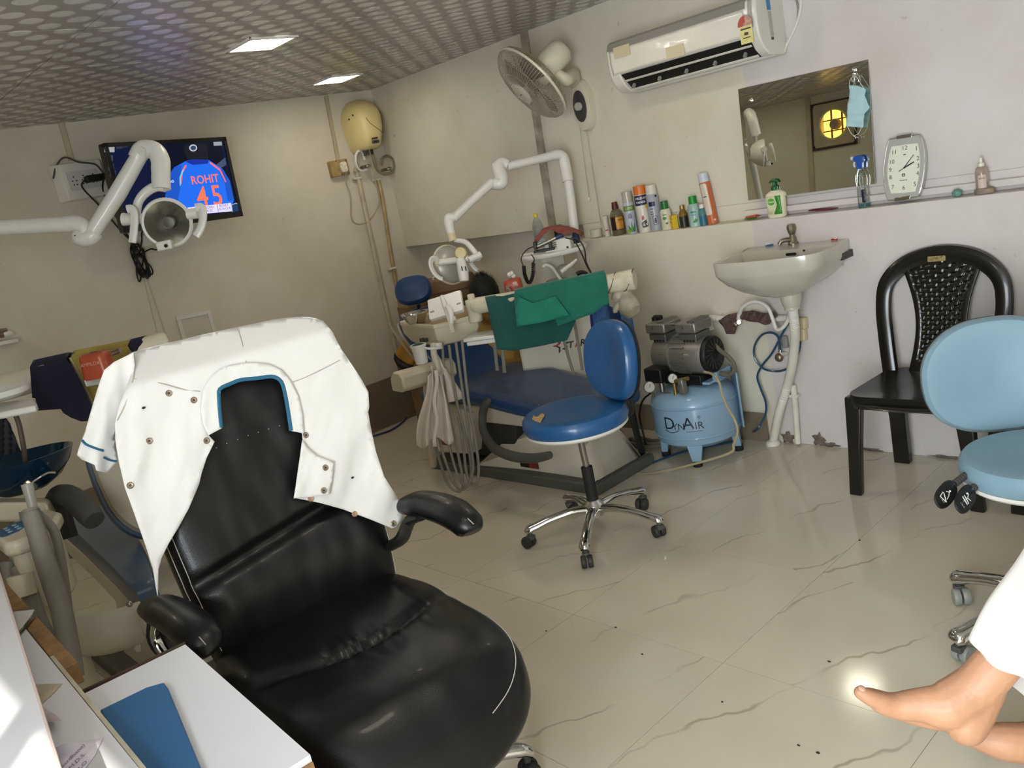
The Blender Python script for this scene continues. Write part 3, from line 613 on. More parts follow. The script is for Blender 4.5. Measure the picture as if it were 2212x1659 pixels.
obj('sticker_print', MB().prism(rrect(.05, .006, .002, 1, 0, -.0), 0, .0016, sf).prism(rrect(.02, .012, .004, 2, 0, -.02), 0, .0016, sf).prism(rrect(.036, .004, .001, 1, 0, -.036), 0, .0016, sf), mat('sticker_ink', '#4a4434', .5), ac, world=True)
rs = frm((AX1 + .0125, YB - .1, 1.93), (0, 1, 0), (0, 0, 1), (1, 0, 0))
obj('blue_sticker', MB().prism(rrect(.03, .05, .001, 1, -.02, .085), 0, .001, rs), mat('sticker_blue', '#4480b5', .4), ac, world=True)
obj('rating_label', MB().prism(rrect(.026, .10, .001, 1, -.018, .005), 0, .001, rs), mat('label_grey', '#b6b0a4', .5, var=.12, scale=120), ac, world=True)
obj('label_print', MB().prism(rrect(.02, .012, .001, 1, -.018, -.055), 0, .0012, rs), mat('label_ink', '#4d4a46', .6), ac, world=True)
for zz in ((.16, 'tan_tape', -2.77, 1.995), (.12, 'tan_tape', -2.47, 1.925)):
    tf = frm((zz[2], YB - .2322, zz[3]), (1, 0, 0), (0, 0, 1), (0, -1, 0)); obj('tape_patch', MB().prism(rrect(.10, .05, .002, 1), -.002, .0002, tf), mat('tan_tape', '#c9bd9c', .35), ac, world=True)
obj('power_cable', MB().tube(spl([V((AX1 + .01, YB - .03, 1.815)), onY(1700, 95, YB - .01), onY(1717, 60, YB - .008), onY(1728, 25, YB - .008), onY(1730, -10, YB - .008), onY(1728, -40, YB - .008)], 6), .006, 6), M_white, ac, world=True)
obj('power_cable', MB().tube(spl([onY(1722, 45, YB - .008), onY(1724, 20, YB - .008), onY(1718, -10, YB - .008), onY(1712, -40, YB - .008)], 6), .004, 6), mat('grey_wire', '#8d857e', .5), ac, world=True)

# ------------------------------------------------------------------ mirror with hook and mask
mt_, my_ = R(3.9), R(.8)
MN = V((math.sin(my_) * math.cos(mt_), -math.cos(my_) * math.cos(mt_), math.sin(mt_))); MP = V((-2.03, 3.694, 1.45))
mc = [onN(x, y, MP, MN) for x, y in ((1594.3, 193), (1875.6, 128.4), (1890.5, 397), (1616.5, 432.8))]
mir = thing('wall_mirror', 'large frameless mirror leaning back on the ledge above the sink', 'mirror', (mc[2] + mc[3]) / 2)
M_mirror = mat('mirror_silver', '#e6ebe2', .004, 1, var=0)
obj('glass', MB().loft([[p for p in mc], [p - MN * .004 for p in mc]]), M_mirror, mir, world=True, sharp=10)
obj('backing', MB().loft([[p - MN * .0045 for p in mc], [p - MN * .0065 for p in mc]]), M_dark, mir, world=True)
for x, y in ((1622, 217), (1845, 151)):
    p = onN(x, y, MP, MN); obj('fixing_cap', MB().lathe([(.0095, 0), (.0095, .004), (.006, .008), (.001, .009)], p, MN, 16), M_chrome, mir, world=True)
pk = onN(1848, 166, MP, MN); hk = thing('mirror_hook', 'small chrome hook on the upper right of the mirror', 'hook', pk)
obj('stem', MB().tube(spl([pk + MN * .001 + V((0, 0, .014)), pk + MN * .018 + V((0, 0, .01)), pk + MN * .024 + V((.004, 0, -.004)), pk + MN * .02 + V((0, 0, -.014)), pk + MN * .026 + V((-.003, 0, -.018)), pk + MN * .034 + V((-.004, 0, -.008))], 5), .0035, 8), M_chrome, hk, world=True)
obj('base', MB().lathe([(.011, 0), (.010, .004), (.001, .005)], pk + V((0, 0, .012)), MN, 16), M_chrome, hk, world=True)
mk_ = thing('face_mask', 'pale blue surgical mask hanging from the mirror hook', 'mask', onN(1848, 230, MP + MN * .02, MN))
MK = MP + MN * .022
def mkp(x, y): return onN(x, y, MK, MN)
om = [(1834, 184), (1852, 185), (1871, 192), (1869, 206), (1880, 232), (1868, 247), (1864, 276), (1845, 274), (1827, 273), (1831, 250), (1832, 228), (1836, 205)]
obj('fabric', MB().sheet(om, 5, lambda u, v: mkp(u, v) + MN * (.006 * math.sin((v - 184) / 90 * PI) + .0025 * math.sin((v - 184) * .35) + .003 * nz3(V((u * .1, v * .1, 0))))), mat('mask_blue', '#a9c9cf', .8, var=.05, scale=30), mk_, world=True, solid=.0015)
for pts in (((1836, 185), (1838, 172), (1848, 162)), ((1846, 186), (1847, 172), (1849, 163)), ((1868, 192), (1858, 176), (1850, 164)), ((1832, 273), (1840, 288), (1848, 295), (1850, 300)), ((1862, 276), (1856, 288), (1846, 294), (1856, 297))):
    obj('ear_loop', MB().tube(spl([mkp(*p) + MN * .006 for p in pts], 5), .0012, 5), M_white, mk_, world=True)

# exhaust fan in the opposite wall, seen in the mirror
ef = thing('exhaust_fan', 'square exhaust fan board glowing yellow in the opposite wall, seen in the mirror', 'fan', (FXC, YF, FZC))
eb = MB()
ring_o = [(FXC + .20 * math.copysign(min(1, abs(1.35 * math.cos(a))), math.cos(a)), FZC + .20 * math.copysign(min(1, abs(1.35 * math.sin(a))), math.sin(a))) for a in [2 * PI * k / 48 for k in range(48)]]
ring_i = [(FXC + .135 * math.cos(2 * PI * k / 48), FZC + .135 * math.sin(2 * PI * k / 48)) for k in range(48)]
eb.loft([[V((x, YF + .003, z)) for x, z in ring_i], [V((x, YF + .022, z)) for x, z in ring_i], [V((x, YF + .022, z)) for x, z in ring_o], [V((x, YF + .003, z)) for x, z in ring_o], [V((x, YF + .003, z)) for x, z in ring_i]], False)
obj('board', eb, mat('board_cream', '#b7a88c', .6, var=.1), ef, world=True)
fr_ = MB()
for u, v, w, h in ((0, .207, .43, .014), (0, -.207, .43, .02), (-.207, 0, .014, .40), (.207, 0, .014, .40)): fr_.box((FXC + u, YF + .014, FZC + v), (w, .028, h))
obj('dark_frame', fr_, mat('frame_dark_wood', '#3d3222', .6), ef, world=True)
obj('rim', MB().tube([V((FXC + .137 * math.cos(2 * PI * k / 40), YF + .024, FZC + .137 * math.sin(2 * PI * k / 40))) for k in range(40)], .009, 8, closed=True), mat('rim_cream', '#d8c58e', .5), ef, world=True)
obj('outdoor_glow_panel', MB().box((FXC, YF - .10, FZC), (.296, .004, .296)), mat('outdoor_glow_emission', '#e8b74e', .6, emit=2.4, emitcol='#f4c35c', var=.3, scale=12), ef, world=True)  # emissive panel stands in for the sunlit outdoors behind the fan
gb = MB()
for u in (-.06, .045): gb.box((FXC + u, YF - .07, FZC), (.014, .012, .29))
for v in (-.05, .05): gb.box((FXC, YF - .075, FZC + v), (.29, .008, .01))
obj('grille_bars', gb, mat('bars_brown', '#7a5a22', .6), ef, world=True)
obj('motor', MB().lathe([(.048, -.05), (.05, .0), (.04, .015), (.001, .02)], (FXC, YF + .0, FZC), (0, 1, 0)), mat('motor_tan', '#9a8a68', .5), ef, world=True)
strip('wall_conduit', (-4.22, YF, ZC), (-4.22, YF, .4), .05, 'conduit on the opposite wall beside the exhaust fan', M_cond, 'y')

# ------------------------------------------------------------------ clock
CLN = V((0, -math.cos(R(9)), math.sin(R(9)))); CLP = onY(1955, 362, 3.676)
cl = thing('wall_clock', 'silver framed barrel shaped clock leaning on the ledge beside the mirror', 'clock', CLP - V((0, 0, .13)))
cu_ = V((1, 0, 0)); cv_ = CLN.cross(cu_).normalized(); cv_ = cv_ if cv_.z > 0 else -cv_
clf = frm(CLP, cu_, cv_, CLN)
def clp(x, y):
    q = onN(x, y, CLP, CLN) - CLP; return (q.dot(cu_), q.dot(cv_))
cz = lambda a, b: clp(1830 + a / 5.79, 280 + b / 5.79)
o_cl = [cz(*p) for p in ((535, 125), (630, 105), (820, 75), (910, 62), (950, 150), (975, 280), (980, 400), (965, 560), (935, 720), (895, 835), (800, 850), (600, 880), (520, 885), (490, 800), (466, 640), (462, 500), (480, 340), (505, 210))]
i_cl = [cz(*p) for p in ((565, 215), (720, 190), (890, 170), (910, 260), (920, 380), (915, 500), (895, 640), (860, 775), (720, 790), (560, 800), (530, 700), (512, 580), (515, 450), (535, 320))]
obj('frame', MB().prism(o_cl, -.02, .006, clf), mat('clock_silver', '#b9bab6', .3, .3), cl, world=True, bevel=.003)
obj('glass_rim', MB().tube([clf(u, v, .006) for u, v in o_cl], .0022, 6, closed=True), M_chrome, cl, world=True)
dial = obj('dial', MB().prism(i_cl, .004, .0075, clf), mat('clock_dial', '#dcdccb', .5, var=.02), cl, world=True)
for a, b in (((630, 105), (820, 75)), ((605, 880), (800, 848))):
    p, q = cz(*a), cz(*b); obj('chrome_clip', MB().loft([[clf(u, v, h) for u, v, h in ((p[0], p[1] - .006, -.01), (p[0], p[1] + .008, -.01), (p[0], p[1] + .008, .012), (p[0], p[1] - .006, .012))], [clf(u, v, h) for u, v, h in ((q[0], q[1] - .006, -.01), (q[0], q[1] + .008, -.01), (q[0], q[1] + .008, .012), (q[0], q[1] - .006, .012))]]), M_chrome, cl, world=True, bevel=.001)
M_num = mat('clock_numerals', '#3c3a36', .6)
for s_, a, b in (('12', 728, 232), ('1', 876, 238), ('2', 895, 360), ('3', 898, 455), ('4', 890, 548), ('5', 857, 682), ('6', 717, 728), ('7', 580, 722), ('8', 553, 600), ('9', 549, 508), ('10', 568, 408), ('11', 597, 285)):
    u0, v0 = cz(a, b); lettering('numeral', s_, .024, (lambda u0, v0: lambda u, v, h=0: clf(u0 + u, v0 + v, .0078))(u0, v0), M_num, dial, world=True)
u0, v0 = cz(715, 632); lettering('lettering', 'Vivimed Lab.', .0062, lambda u, v, h=0: clf(u0 + u, v0 + v, .0078), mat('clock_green', '#24402c', .6), dial, world=True, bold=.0002)
u1, v1 = cz(728, 312); obj('maker_mark', MB().prism(rrect(.011, .0035, .001, 1, u1, v1), .0075, .0079, clf), M_num, dial, world=True)
u2, v2 = cz(713, 568); obj('green_badge', MB().prism(rrect(.0125, .0125, .002, 2, u2, v2), .0075, .008, clf), mat('clock_green'), dial, world=True)
obj('badge_leaves', MB().prism([(u2 + .0016 * math.cos(k), v2 + .0035 + .0016 * math.sin(k)) for k in range(6)], .008, .0083, clf).prism(rrect(.007, .0024, .001, 1, u2, v2), .008, .0083, clf).prism(rrect(.008, .0022, .001, 1, u2, v2 - .0035), .008, .0083, clf), M_white, dial, world=True)
hc_ = cz(718, 482)
for nm, tip, tail, w in (('hour_hand', (850, 402), (718, 482), .0062), ('minute_hand', (845, 312), (718, 482), .0036), ('second_hand', (862, 375), (658, 524), .0015), ('hand_tail', (718, 482), (658, 524), .004)):
    p, q = cz(*tip), cz(*tail); d_ = V((p[0] - q[0], p[1] - q[1])); d_.normalize(); n_ = V((-d_.y, d_.x)) * w / 2
    obj(nm, MB().prism([(q[0] + n_.x, q[1] + n_.y), (p[0] + n_.x * .6, p[1] + n_.y * .6), (p[0] - n_.x * .6, p[1] - n_.y * .6), (q[0] - n_.x, q[1] - n_.y)], .009, .0098, clf), M_black if nm != 'second_hand' else M_white, cl, world=True)

# ------------------------------------------------------------------ bottles and small things on the ledge
ZL = ZLEDGE + .0005
def cylmap(c, r, lean=None):
    c = V(c); a0 = math.atan2(EYE.y - c.y, EYE.x - c.x)
    def f(u, v, h=0.0):
        a = a0 + u / r; p = V((c.x + (r + h) * math.cos(a), c.y + (r + h) * math.sin(a), c.z + v)); return p
    return f
def bottle(name, lab, cat, px, prof_parts, group, yb=3.672, prints=(), z=ZL, lean=None, base_px=None):
    """prof_parts: list of (part name, material, [(r,z),...]); prints: (name, mat, maker(fm)->MB)"""
    p = onZ(px[0], px[1], z) if yb is None else V((onY(px[0], px[1], yb).x, yb, z))
    t = thing(name, lab, cat, p, 0, group)
    for nm, m_, pr_ in prof_parts: obj(nm, MB().lathe(pr_, (0, 0, 0), n=24), m_, t)
    for nm, m_, r_, mk in prints:
        a0 = math.atan2(EYE.y - p.y, EYE.x - p.x)
        def fm(u, v, h=0.0, r_=r_): 
            a = a0 + u / r_; return V(((r_ + h) * math.cos(a), (r_ + h) * math.sin(a), v))
        obj(nm, mk(fm), m_, t, sharp=None)
    if lean: t.rotation_euler = lean
    return t
def dec(w, h, u0, v0, r=.004, lift=.0006): return lambda fm: MB().sheet(rrect(w, h, min(r, w / 2.1, h / 2.1), 2, u0, v0), .006, lambda u, v: fm(u, v, lift))
def blob(pts, lift=.0008): return lambda fm: MB().sheet(pts, .006, lambda u, v: fm(u, v, lift))
def txt(s, size, u0, v0, lift=.0012, **k): return lambda fm: textmesh(s, size, lambda u, v, h=0: fm(u0 + u, v0 + v, lift), **k)
def P_(name, hx='#808080', r=.4, **k): return mat(name, hx, r, **k)
G_b = 'bottles and cans on the ledge'
wh_ = P_('label_white', '#d9d5c8'); ink = P_('print_dark', '#2a2a30'); navy = P_('can_navy', '#1d2148'); grn = P_('print_green', '#3f7d35')
bottle('tube', 'slim white tube at the left end of the ledge bottles', 'tube', (1313, 508), [('body', P_('tube_white', '#cfc8b8'), [(.014, 0), (.014, .02), (.016, .03), (.016, .11), (.001, .112)])], G_b, 3.665, [('red_mark', P_('tube_red', '#b0564a'), .016, dec(.02, .008, 0, .035))])
bottle('syrup_bottle', 'dark syrup bottle with a maroon cap and orange label', 'bottle', (1339, 510), [('body', P_('clear_amberish', '#8d8266', .12, trans=.55), [(.034, 0), (.036, .004), (.036, .11), (.03, .125), (.016, .142), (.016, .15)]), ('label', P_('label_brown', '#2c1710'), [(.0365, .03), (.0365, .10)]), ('cap', P_('cap_maroon', '#5a1f1a'), [(.019, .142), (.015, .178), (.001, .179)])], G_b, 3.672, [('label_panel', P_('label_orange', '#c58a2c', var=.25, scale=40), .0367, dec(.048, .066, .014, .066)), ('label_panel_print', P_('print_brown', '#6a4a1c'), .0367, dec(.03, .006, .016, .082, lift=.0012))])
bottle('aerosol_can', 'lilac air freshener can with a green band and tulip', 'can', (1368, 508), [('body', P_('can_lilac', '#b9bbcb', .3), [(.028, 0), (.029, .004), (.029, .16), (.026, .17)]), ('cap', P_('cap_clear_grey', '#b5b09f', .2), [(.0275, .165), (.0275, .222), (.001, .223)])], G_b, 3.672, [('green_band', P_('band_green', '#6f8a3a'), .0292, dec(.075, .027, 0, .135, .001)), ('lettering', wh_, .0292, txt('LIME', .018, 0, .135)), ('tulip', P_('tulip_grey', '#7d7d8c'), .0292, blob([(-.012, .085), (-.008, .105), (0, .112), (.009, .104), (.011, .086), (0, .078)])), ('leaf', grn, .0292, blob([(-.015, .01), (-.02, .05), (-.004, .03), (.002, .078), (.006, .03), (.02, .06), (.016, .01)])), ('lime_slice', P_('lime', '#8fae3c'), .0292, blob([(-.02 + .014 * math.cos(a), .014 + .013 * math.sin(a)) for a in range(6)]))])
bottle('aerosol_can', 'white spray can with an orange cap and a hand sign', 'can', (1396, 503), [('body', P_('can_white', '#d5cfc2', .3), [(.032, 0), (.033, .004), (.033, .195), (.030, .202)]), ('cap', P_('cap_orange', '#d9762c', .4), [(.0325, .197), (.0325, .242), (.001, .243)])], G_b, 3.672, [('navy_band', navy, .0332, dec(.10, .052, 0, .168, .001)), ('lettering', wh_, .0332, txt('HELPLINE', .0155, .002, .178, bold=.0005)), ('lettering', wh_, .0332, txt('HANDS', .0155, -.004, .158, bold=.0005)), ('starburst', P_('star_yellow', '#d6b135'), .0332, blob([(.026 + (.015 if k % 2 else .010) * math.cos(k * PI / 8), .133 + (.015 if k % 2 else .010) * math.sin(k * PI / 8)) for k in range(16)], .0014)), ('flame', P_('flame_red', '#a23a22'), .0332, blob([(-.011, .07), (-.006, .088), (0, .09), (.003, .075), (-.004, .064)])), ('hand_sign', ink, .0332, blob([(-.014, .034), (-.016, .052), (-.002, .06), (.012, .066), (.014, .048), (.02, .046), (.018, .03), (0, .026), (-.012, .026)])), ('hand_lines', wh_, .0332, lambda fm: MB().sheet(rrect(.014, .003, .001, 1, -.004, .05), .004, lambda u, v: fm(u, v, .0014)).sheet(rrect(.014, .003, .001, 1, -.004, .043), .004, lambda u, v: fm(u, v, .0014)).sheet(rrect(.014, .003, .001, 1, -.004, .036), .004, lambda u, v: fm(u, v, .0014)).sheet(rrect(.008, .014, .003, 1, .012, .042), .004, lambda u, v: fm(u, v, .0014)))])
bottle('aerosol_can', 'grey spray can with a white cap right of the orange capped can', 'can', (1420, 499), [('body', P_('can_grey', '#a3a4ad', .3), [(.031, 0), (.032, .004), (.032, .185), (.029, .19)]), ('cap', P_('cap_white', '#d2cabb', .4), [(.0285, .188), (.0275, .236), (.001, .237)])], G_b, 3.685, [('navy_label', navy, .0322, dec(.034, .024, -.008, .14)), ('small_label', ink, .0322, dec(.012, .012, .02, .178)), ('print_lines', ink, .0322, lambda fm: MB().sheet(rrect(.02, .003, .001, 1, -.012, .115), .004, lambda u, v: fm(u, v)).sheet(rrect(.016, .003, .001, 1, -.014, .10), .004, lambda u, v: fm(u, v)).sheet(rrect(.018, .003, .001, 1, -.013, .088), .004, lambda u, v: fm(u, v))), ('picture_box', ink, .0322, dec(.026, .045, .0, .056)), ('picture_ground', P_('can_grey'), .0322, dec(.022, .041, .0, .056, lift=.001)), ('picture_figure', ink, .0322, blob([(-.006, .042), (-.004, .066), (.004, .07), (.006, .05), (.004, .04)], .0014))])
bottle('bottle', 'white bottle with a dark green cap and leaf label', 'bottle', (1443, 496), [('body', P_('body_offwhite', '#cfcab4', .35), [(.027, 0), (.029, .004), (.029, .09), (.025, .102), (.017, .108)]), ('cap', P_('cap_green_dark', '#1d6b2c', .4), [(.020, .104), (.019, .146), (.001, .147)])], G_b, 3.672, [('leaf', grn, .0292, dec(.02, .014, -.008, .06, .006)), ('leaf_small', P_('leaf_dark', '#2c5a2a'), .0292, dec(.013, .010, .0, .034, .004)), ('print_lines', grn, .0292, dec(.022, .005, -.006, .078))])
bxp = V((onY(1457, 494, 3.665).x, 3.668, ZL)); bx_ = thing('carton', 'small yellow medicine carton on the ledge', 'box', bxp, R(-32))
obj('body', MB().box((0, 0, .034), (.042, .03, .068)), P_('carton_yellow', '#d9b82a', .5), bx_, bevel=.001)
obj('red_strip', MB().box((-.004, -.0153, .035), (.022, .0008, .008)), P_('carton_red', '#b5602c'), bx_); obj('print', MB().box((-.002, -.0153, .052), (.028, .0008, .003)), P_('carton_ink', '#8d7424'), bx_)
obj('orange_corner', MB().box((.014, -.0153, .008), (.012, .0008, .014)), P_('carton_orange', '#d98a2a'), bx_)
bottle('bottle', 'small amber bottle with a gold cap and dark liquid', 'bottle', (1480, 494), [('body', P_('amber_glass', '#8a6a2a', .12, trans=.3), [(.021, 0), (.022, .003), (.022, .07), (.013, .088), (.011, .096)]), ('label', P_('label_black_green', '#23271c'), [(.0224, .004), (.0224, .058)]), ('cap', P_('cap_gold', '#a3834a', .35, metal=.6), [(.0125, .094), (.012, .112), (.001, .113)])], G_b, 3.672)
bottle('bottle', 'pale blue green bottle with a bright green cap', 'bottle', (1504, 489), [('body', P_('bottle_blue_green', '#a3bfb4', .3, var=.2, scale=14), [(.029, 0), (.030, .004), (.030, .09), (.026, .106), (.018, .116)]), ('cap', P_('cap_green', '#1f8a2e', .4), [(.0205, .112), (.019, .150), (.001, .151)])], G_b, 3.668, [('label_print', P_('print_bluegreen', '#4c8f7c'), .0303, dec(.03, .01, -.006, .074)), ('label_print_low', P_('print_blue2', '#6f8fc2'), .0303, dec(.026, .006, -.006, .06)), ('sprig', grn, .0303, blob([(-.014, .026), (-.004, .034), (.002, .044), (.006, .034), (.014, .038), (.006, .024), (-.004, .02)]))])
bottle('bottle', 'tiny teal bottle with a white cap beside the tall spray can', 'bottle', (1521, 485), [('body', P_('bottle_teal', '#5c9096', .2, trans=.3), [(.017, 0), (.018, .003), (.018, .075), (.012, .084), (.011, .088)]), ('label', P_('label_teal', '#2d6a86'), [(.0183, .004), (.0183, .05)]), ('cap', wh_, [(.0125, .086), (.0125, .106), (.001, .107)])], G_b, 3.662)
bottle('aerosol_can', 'tall orange and white room spray can leaning left', 'can', (1541, 482), [('body', P_('can_orange', '#c0693f', .3), [(.026, 0), (.027, .004), (.027, .205), (.025, .21)]), ('cap', P_('cap_pale_blue', '#c3c8d2', .35), [(.0255, .208), (.025, .252), (.001, .253)])], G_b, 3.685, [('white_panel', P_('panel_pale', '#cfc2b2'), .0272, dec(.036, .155, -.012, .125, .01)), ('print_line', ink, .0272, dec(.018, .004, -.012, .138, lift=.0012)), ('white_dot', wh_, .0272, blob([(.012 + .006 * math.cos(a), .02 + .006 * math.sin(a)) for a in range(6)]))], lean=(0, R(-5), 0))
bottle('plastic_cup', 'squat white plastic cup at the start of the ledge', 'cup', (1290, 517), [('body', P_('cup_white', '#cdc5b2'), [(.026, 0), (.032, .004), (.034, .045), (.031, .046), (.028, .01), (.001, .008)])], None, 3.672)
# hand wash
hw = onY(1680, 464, 3.668); t = thing('hand_wash', 'white liquid hand wash with a green label and dark green pump', 'bottle', (hw.x, 3.668, ZL), R(8))
obj('body', MB().loft([[V((u, v, z_)) for u, v in sup(w, d_, 2.6, 28)] for z_, w, d_ in ((0, .08, .048), (.006, .088, .052), (.05, .09, .052), (.085, .094, .05), (.108, .088, .046), (.12, .05, .036), (.124, .03, .03))]), P_('handwash_cream', '#d9d2b4', .35), t, sharp=60)
lf = frm((0, -.0275, 0), (1, 0, 0), (0, 0, 1), (0, -1, 0))
obj('label', MB().sheet([(-.032, .022), (.034, .016), (.034, .098), (-.034, .1)], .02, lambda u, v: lf(u, v, .0005)), P_('handwash_label', '#cfd0a8', .35), t, solid=.0004)
obj('green_panel', MB().sheet([(-.004, .016), (.034, .016), (.034, .10), (.006, .10), (.014, .06)], .02, lambda u, v: lf(u, v, .0012)), P_('handwash_green', '#3f8a34', .35), t, solid=.0004)
obj('round_badge', MB().prism([(-.012 + .017 * math.cos(k * PI / 10), .075 + .016 * math.sin(k * PI / 10)) for k in range(20)], .001, .002, lf), P_('badge_green', '#5aa03a', .4), t)
lettering('lettering', 'Dettol', .012, lambda u, v, h=0: lf(u - .012, v + .075, .0024), wh_, t, bold=.0003)
obj('pump_collar', MB().lathe([(.015, .122), (.016, .138), (.012, .142), (.006, .146), (.006, .162)]), P_('pump_green', '#1f5a33', .4), t)
obj('pump_nozzle', MB().tube([(-.02, 0, .160), (-.012, 0, .166), (0, 0, .168), (.014, 0, .166), (.022, 0, .158)], [.004, .006, .009, .006, .004], 10), P_('pump_green'), t)
# trigger sprayer
sp0 = onY(1867, 443, 3.668); t = thing('spray_bottle', 'clear trigger spray bottle with a blue head in front of the mirror', 'spray bottle', (sp0.x, 3.668, ZL), R(0))
obj('body', MB().loft([[V((u, v, z_)) for u, v in sup(w, d_, 2.8, 24)] for z_, w, d_ in ((0, .040, .04), (.004, .044, .042), (.05, .044, .042), (.09, .040, .038), (.12, .046, .042), (.145, .040, .036), (.158, .026, .026), (.164, .024, .024))]), mat('sprayer_clear', '#dfe6e2', .05, trans=.95, var=0, ior=1.3), t, sharp=60)
obj('liquid', MB().loft([[V((u, v, z_)) for u, v in sup(w, d_, 2.8, 20)] for z_, w, d_ in ((.003, .038, .036), (.016, .040, .038))]), mat('teal_liquid', '#2f8f96', .1, trans=.4), t)
obj('label', MB().sheet(rrect(.016, .055, .003, 2, .012, .05), .01, lambda u, v: V((u, -.0225 - .0006, v))), mat('sprayer_label', '#23263a', .4), t, solid=.0005)
obj('head', MB().loft([[V((x, d_ * sy, z)) for x, z, d_ in ()] for sy in ()]) if False else MB().prism([(-.012, .164), (.012, .164), (.013, .186), (.02, .196), (.016, .212), (.004, .220), (-.016, .219), (-.026, .210), (-.022, .2), (-.012, .19)], -.012, .012, frm((0, 0, 0), (1, 0, 0), (0, 0, 1), (0, -1, 0))), mat('sprayer_blue', '#1f4f9e', .4), t, bevel=.003)
obj('trigger', MB().tube(spl([(-.016, 0, .2), (-.026, 0, .188), (-.024, 0, .172)], 5), .004, 6), mat('trigger_clear', '#c5ccd6', .3), t)
obj('nozzle', MB().cyl((-.024, 0, .211), (-.036, 0, .211), .008, n=12), mat('trigger_clear'), t)
# flat odds and ends
def lying(name, lab, cat, parts, group=None, z=ZL):
    c = parts[0][2][0]; t = thing(name, lab, cat, (c.x, c.y, z), 0, group)
    for nm, m_, pts, r in parts: obj(nm, MB().tube(spl(pts, 5), r, 8, flat=.6), m_, t, world=True)
    return t
lying('nail_brush', 'orange and green brush lying on the ledge left of the hand wash', 'brush', [('handle', P_('brush_orange', '#b8492a'), [onZ(1612, 470, ZL + .012), onZ(1630, 467, ZL + .016), onZ(1648, 462, ZL + .012)], [.006, .011, .006]), ('tip', grn, [onZ(1610, 473, ZL + .006), onZ(1622, 472, ZL + .007), onZ(1634, 471, ZL + .006)], [.006, .007, .005])])
lying('red_pen', 'dark red pen lying on the ledge under the mirror', 'pen', [('barrel', P_('pen_red', '#7a2630', .3), [onZ(1722, 457, ZL + .006), onZ(1740, 455, ZL + .007), onZ(1765, 453, ZL + .007), onZ(1795, 451, ZL + .007), onZ(1811, 449, ZL + .005)], [.002, .007, .008, .007, .002])])
bottle('spray_bottle', 'small clear pink bottle with a white pump at the right of the ledge', 'bottle', (2123, 412), [('body', mat('pinkish_clear', '#dccac0', .08, trans=.75), [(.022, 0), (.0235, .004), (.0235, .085), (.019, .1), (.011, .106)]), ('collar', wh_, [(.0115, .104), (.0115, .118), (.008, .12)]), ('pump', wh_, [(.0065, .12), (.0065, .138), (.001, .139)])], None, 3.668, [('label', P_('print_rose', '#c3aca2'), .0238, dec(.03, .05, 0, .05)), ('label_print', P_('print_rose_dark', '#8d6a62'), .0238, dec(.022, .004, 0, .062, lift=.0012))])
p_ = onZ(2101, 411, ZL); t = thing('soap_lump', 'small green crumpled wrapper on the ledge beside the pink bottle', 'wrapper', (p_.x, 3.665, ZL))
mb = MB().ell((0, 0, .015), .020, .016, .016, 14, 9); mb.v = [p + p.normalized() * .003 * nz3(p * 120) if p.length > 0 else p for p in mb.v]
obj('wrapper', mb, P_('wrapper_green', '#5f8f7e', .5, var=.3, scale=60), t)
p_ = onZ(2157, 405, ZL); t = thing('soap_bar', 'worn brown bar of soap at the right of the ledge', 'soap', (p_.x, 3.668, ZL))
obj('bar', MB().pad(sup(.075, .04, 2.3, 28), [(.3, 0), (.9, .001), (1, .010), (.95, .019), (.7, .024), (.001, .025)], XY), P_('soap_brown', '#83745f', .6, var=.25, scale=40), t)

# ------------------------------------------------------------------ wash basin
ZS = .985
sk_ = thing('wash_basin', 'grey white ceramic wash basin fixed to the lilac wall', 'sink', (-2.05, YLOW, .8))
Zq = lambda a, b, z=ZS: onZ(1520 + a / 6.144, 480 + b / 6.144, z)
outer = [Zq(*p) for p in ((610, 330), (350, 440), (105, 555), (180, 558), (500, 540), (900, 500), (1250, 455), (1450, 425), (1590, 385), (1800, 290), (2040, 180))]
yw_ = YLOW - .003
outer[0].y = yw_; outer[-1].y = yw_
outer = [V((p.x, min(p.y, yw_), ZS)) for p in outer]
def resamp(pts, n):
    P = [V(p) for p in pts]; L = [0]
    for i in range(len(P)): L.append(L[-1] + (P[(i + 1) % len(P)] - P[i]).length)
    out = []
    for k in range(n):
        d = L[-1] * k / n; i = max(j for j in range(len(P)) if L[j] <= d + 1e-9); f_ = (d - L[i]) / max(1e-9, L[i + 1] - L[i]); out.append(P[i].lerp(P[(i + 1) % len(P)], f_))
    return out
oo = resamp(outer, 64); cc = sum(oo, V()) / 64; bc = V((cc.x + .01, cc.y - .0, 0))
def ringz(k, z, c=bc, back=0):
    out = []
    for p in oo:
        q = V((c.x + (p.x - c.x) * k, c.y + (p.y - c.y) * k, z)); q.y = min(q.y, yw_ - back); out.append(q)
    return out
def rng_at(k, z, full=0.0):   # keep the back against the wall
    return [V((bc.x + (p.x - bc.x) * k, (bc.y + (p.y - bc.y) * (k if p.y < bc.y else max(k, full))), z)) for p in oo]
sinkm = MB().loft([rng_at(.13, .782), rng_at(.35, .80, .4), rng_at(.62, .835, .7), rng_at(.83, .875, .9), rng_at(.955, .912, 1), rng_at(.985, .925, 1), rng_at(1, .975, 1), rng_at(.993, ZS, 1), rng_at(.955, ZS + .001, .96), [V((p.x, min(p.y, yw_ - .12), p.z)) for p in rng_at(.90, ZS - .006)], [V((p.x, min(p.y, yw_ - .13), p.z)) for p in rng_at(.80, ZS - .07)], [V((p.x, min(p.y, yw_ - .15), p.z)) for p in rng_at(.55, ZS - .11)], rng_at(.1, ZS - .12)])
M_cer = mat('stained_ceramic', '#bdb8a8', .22, var=.08, scale=5, coat=.3)
obj('bowl', sinkm, M_cer, sk_, world=True, sharp=50)
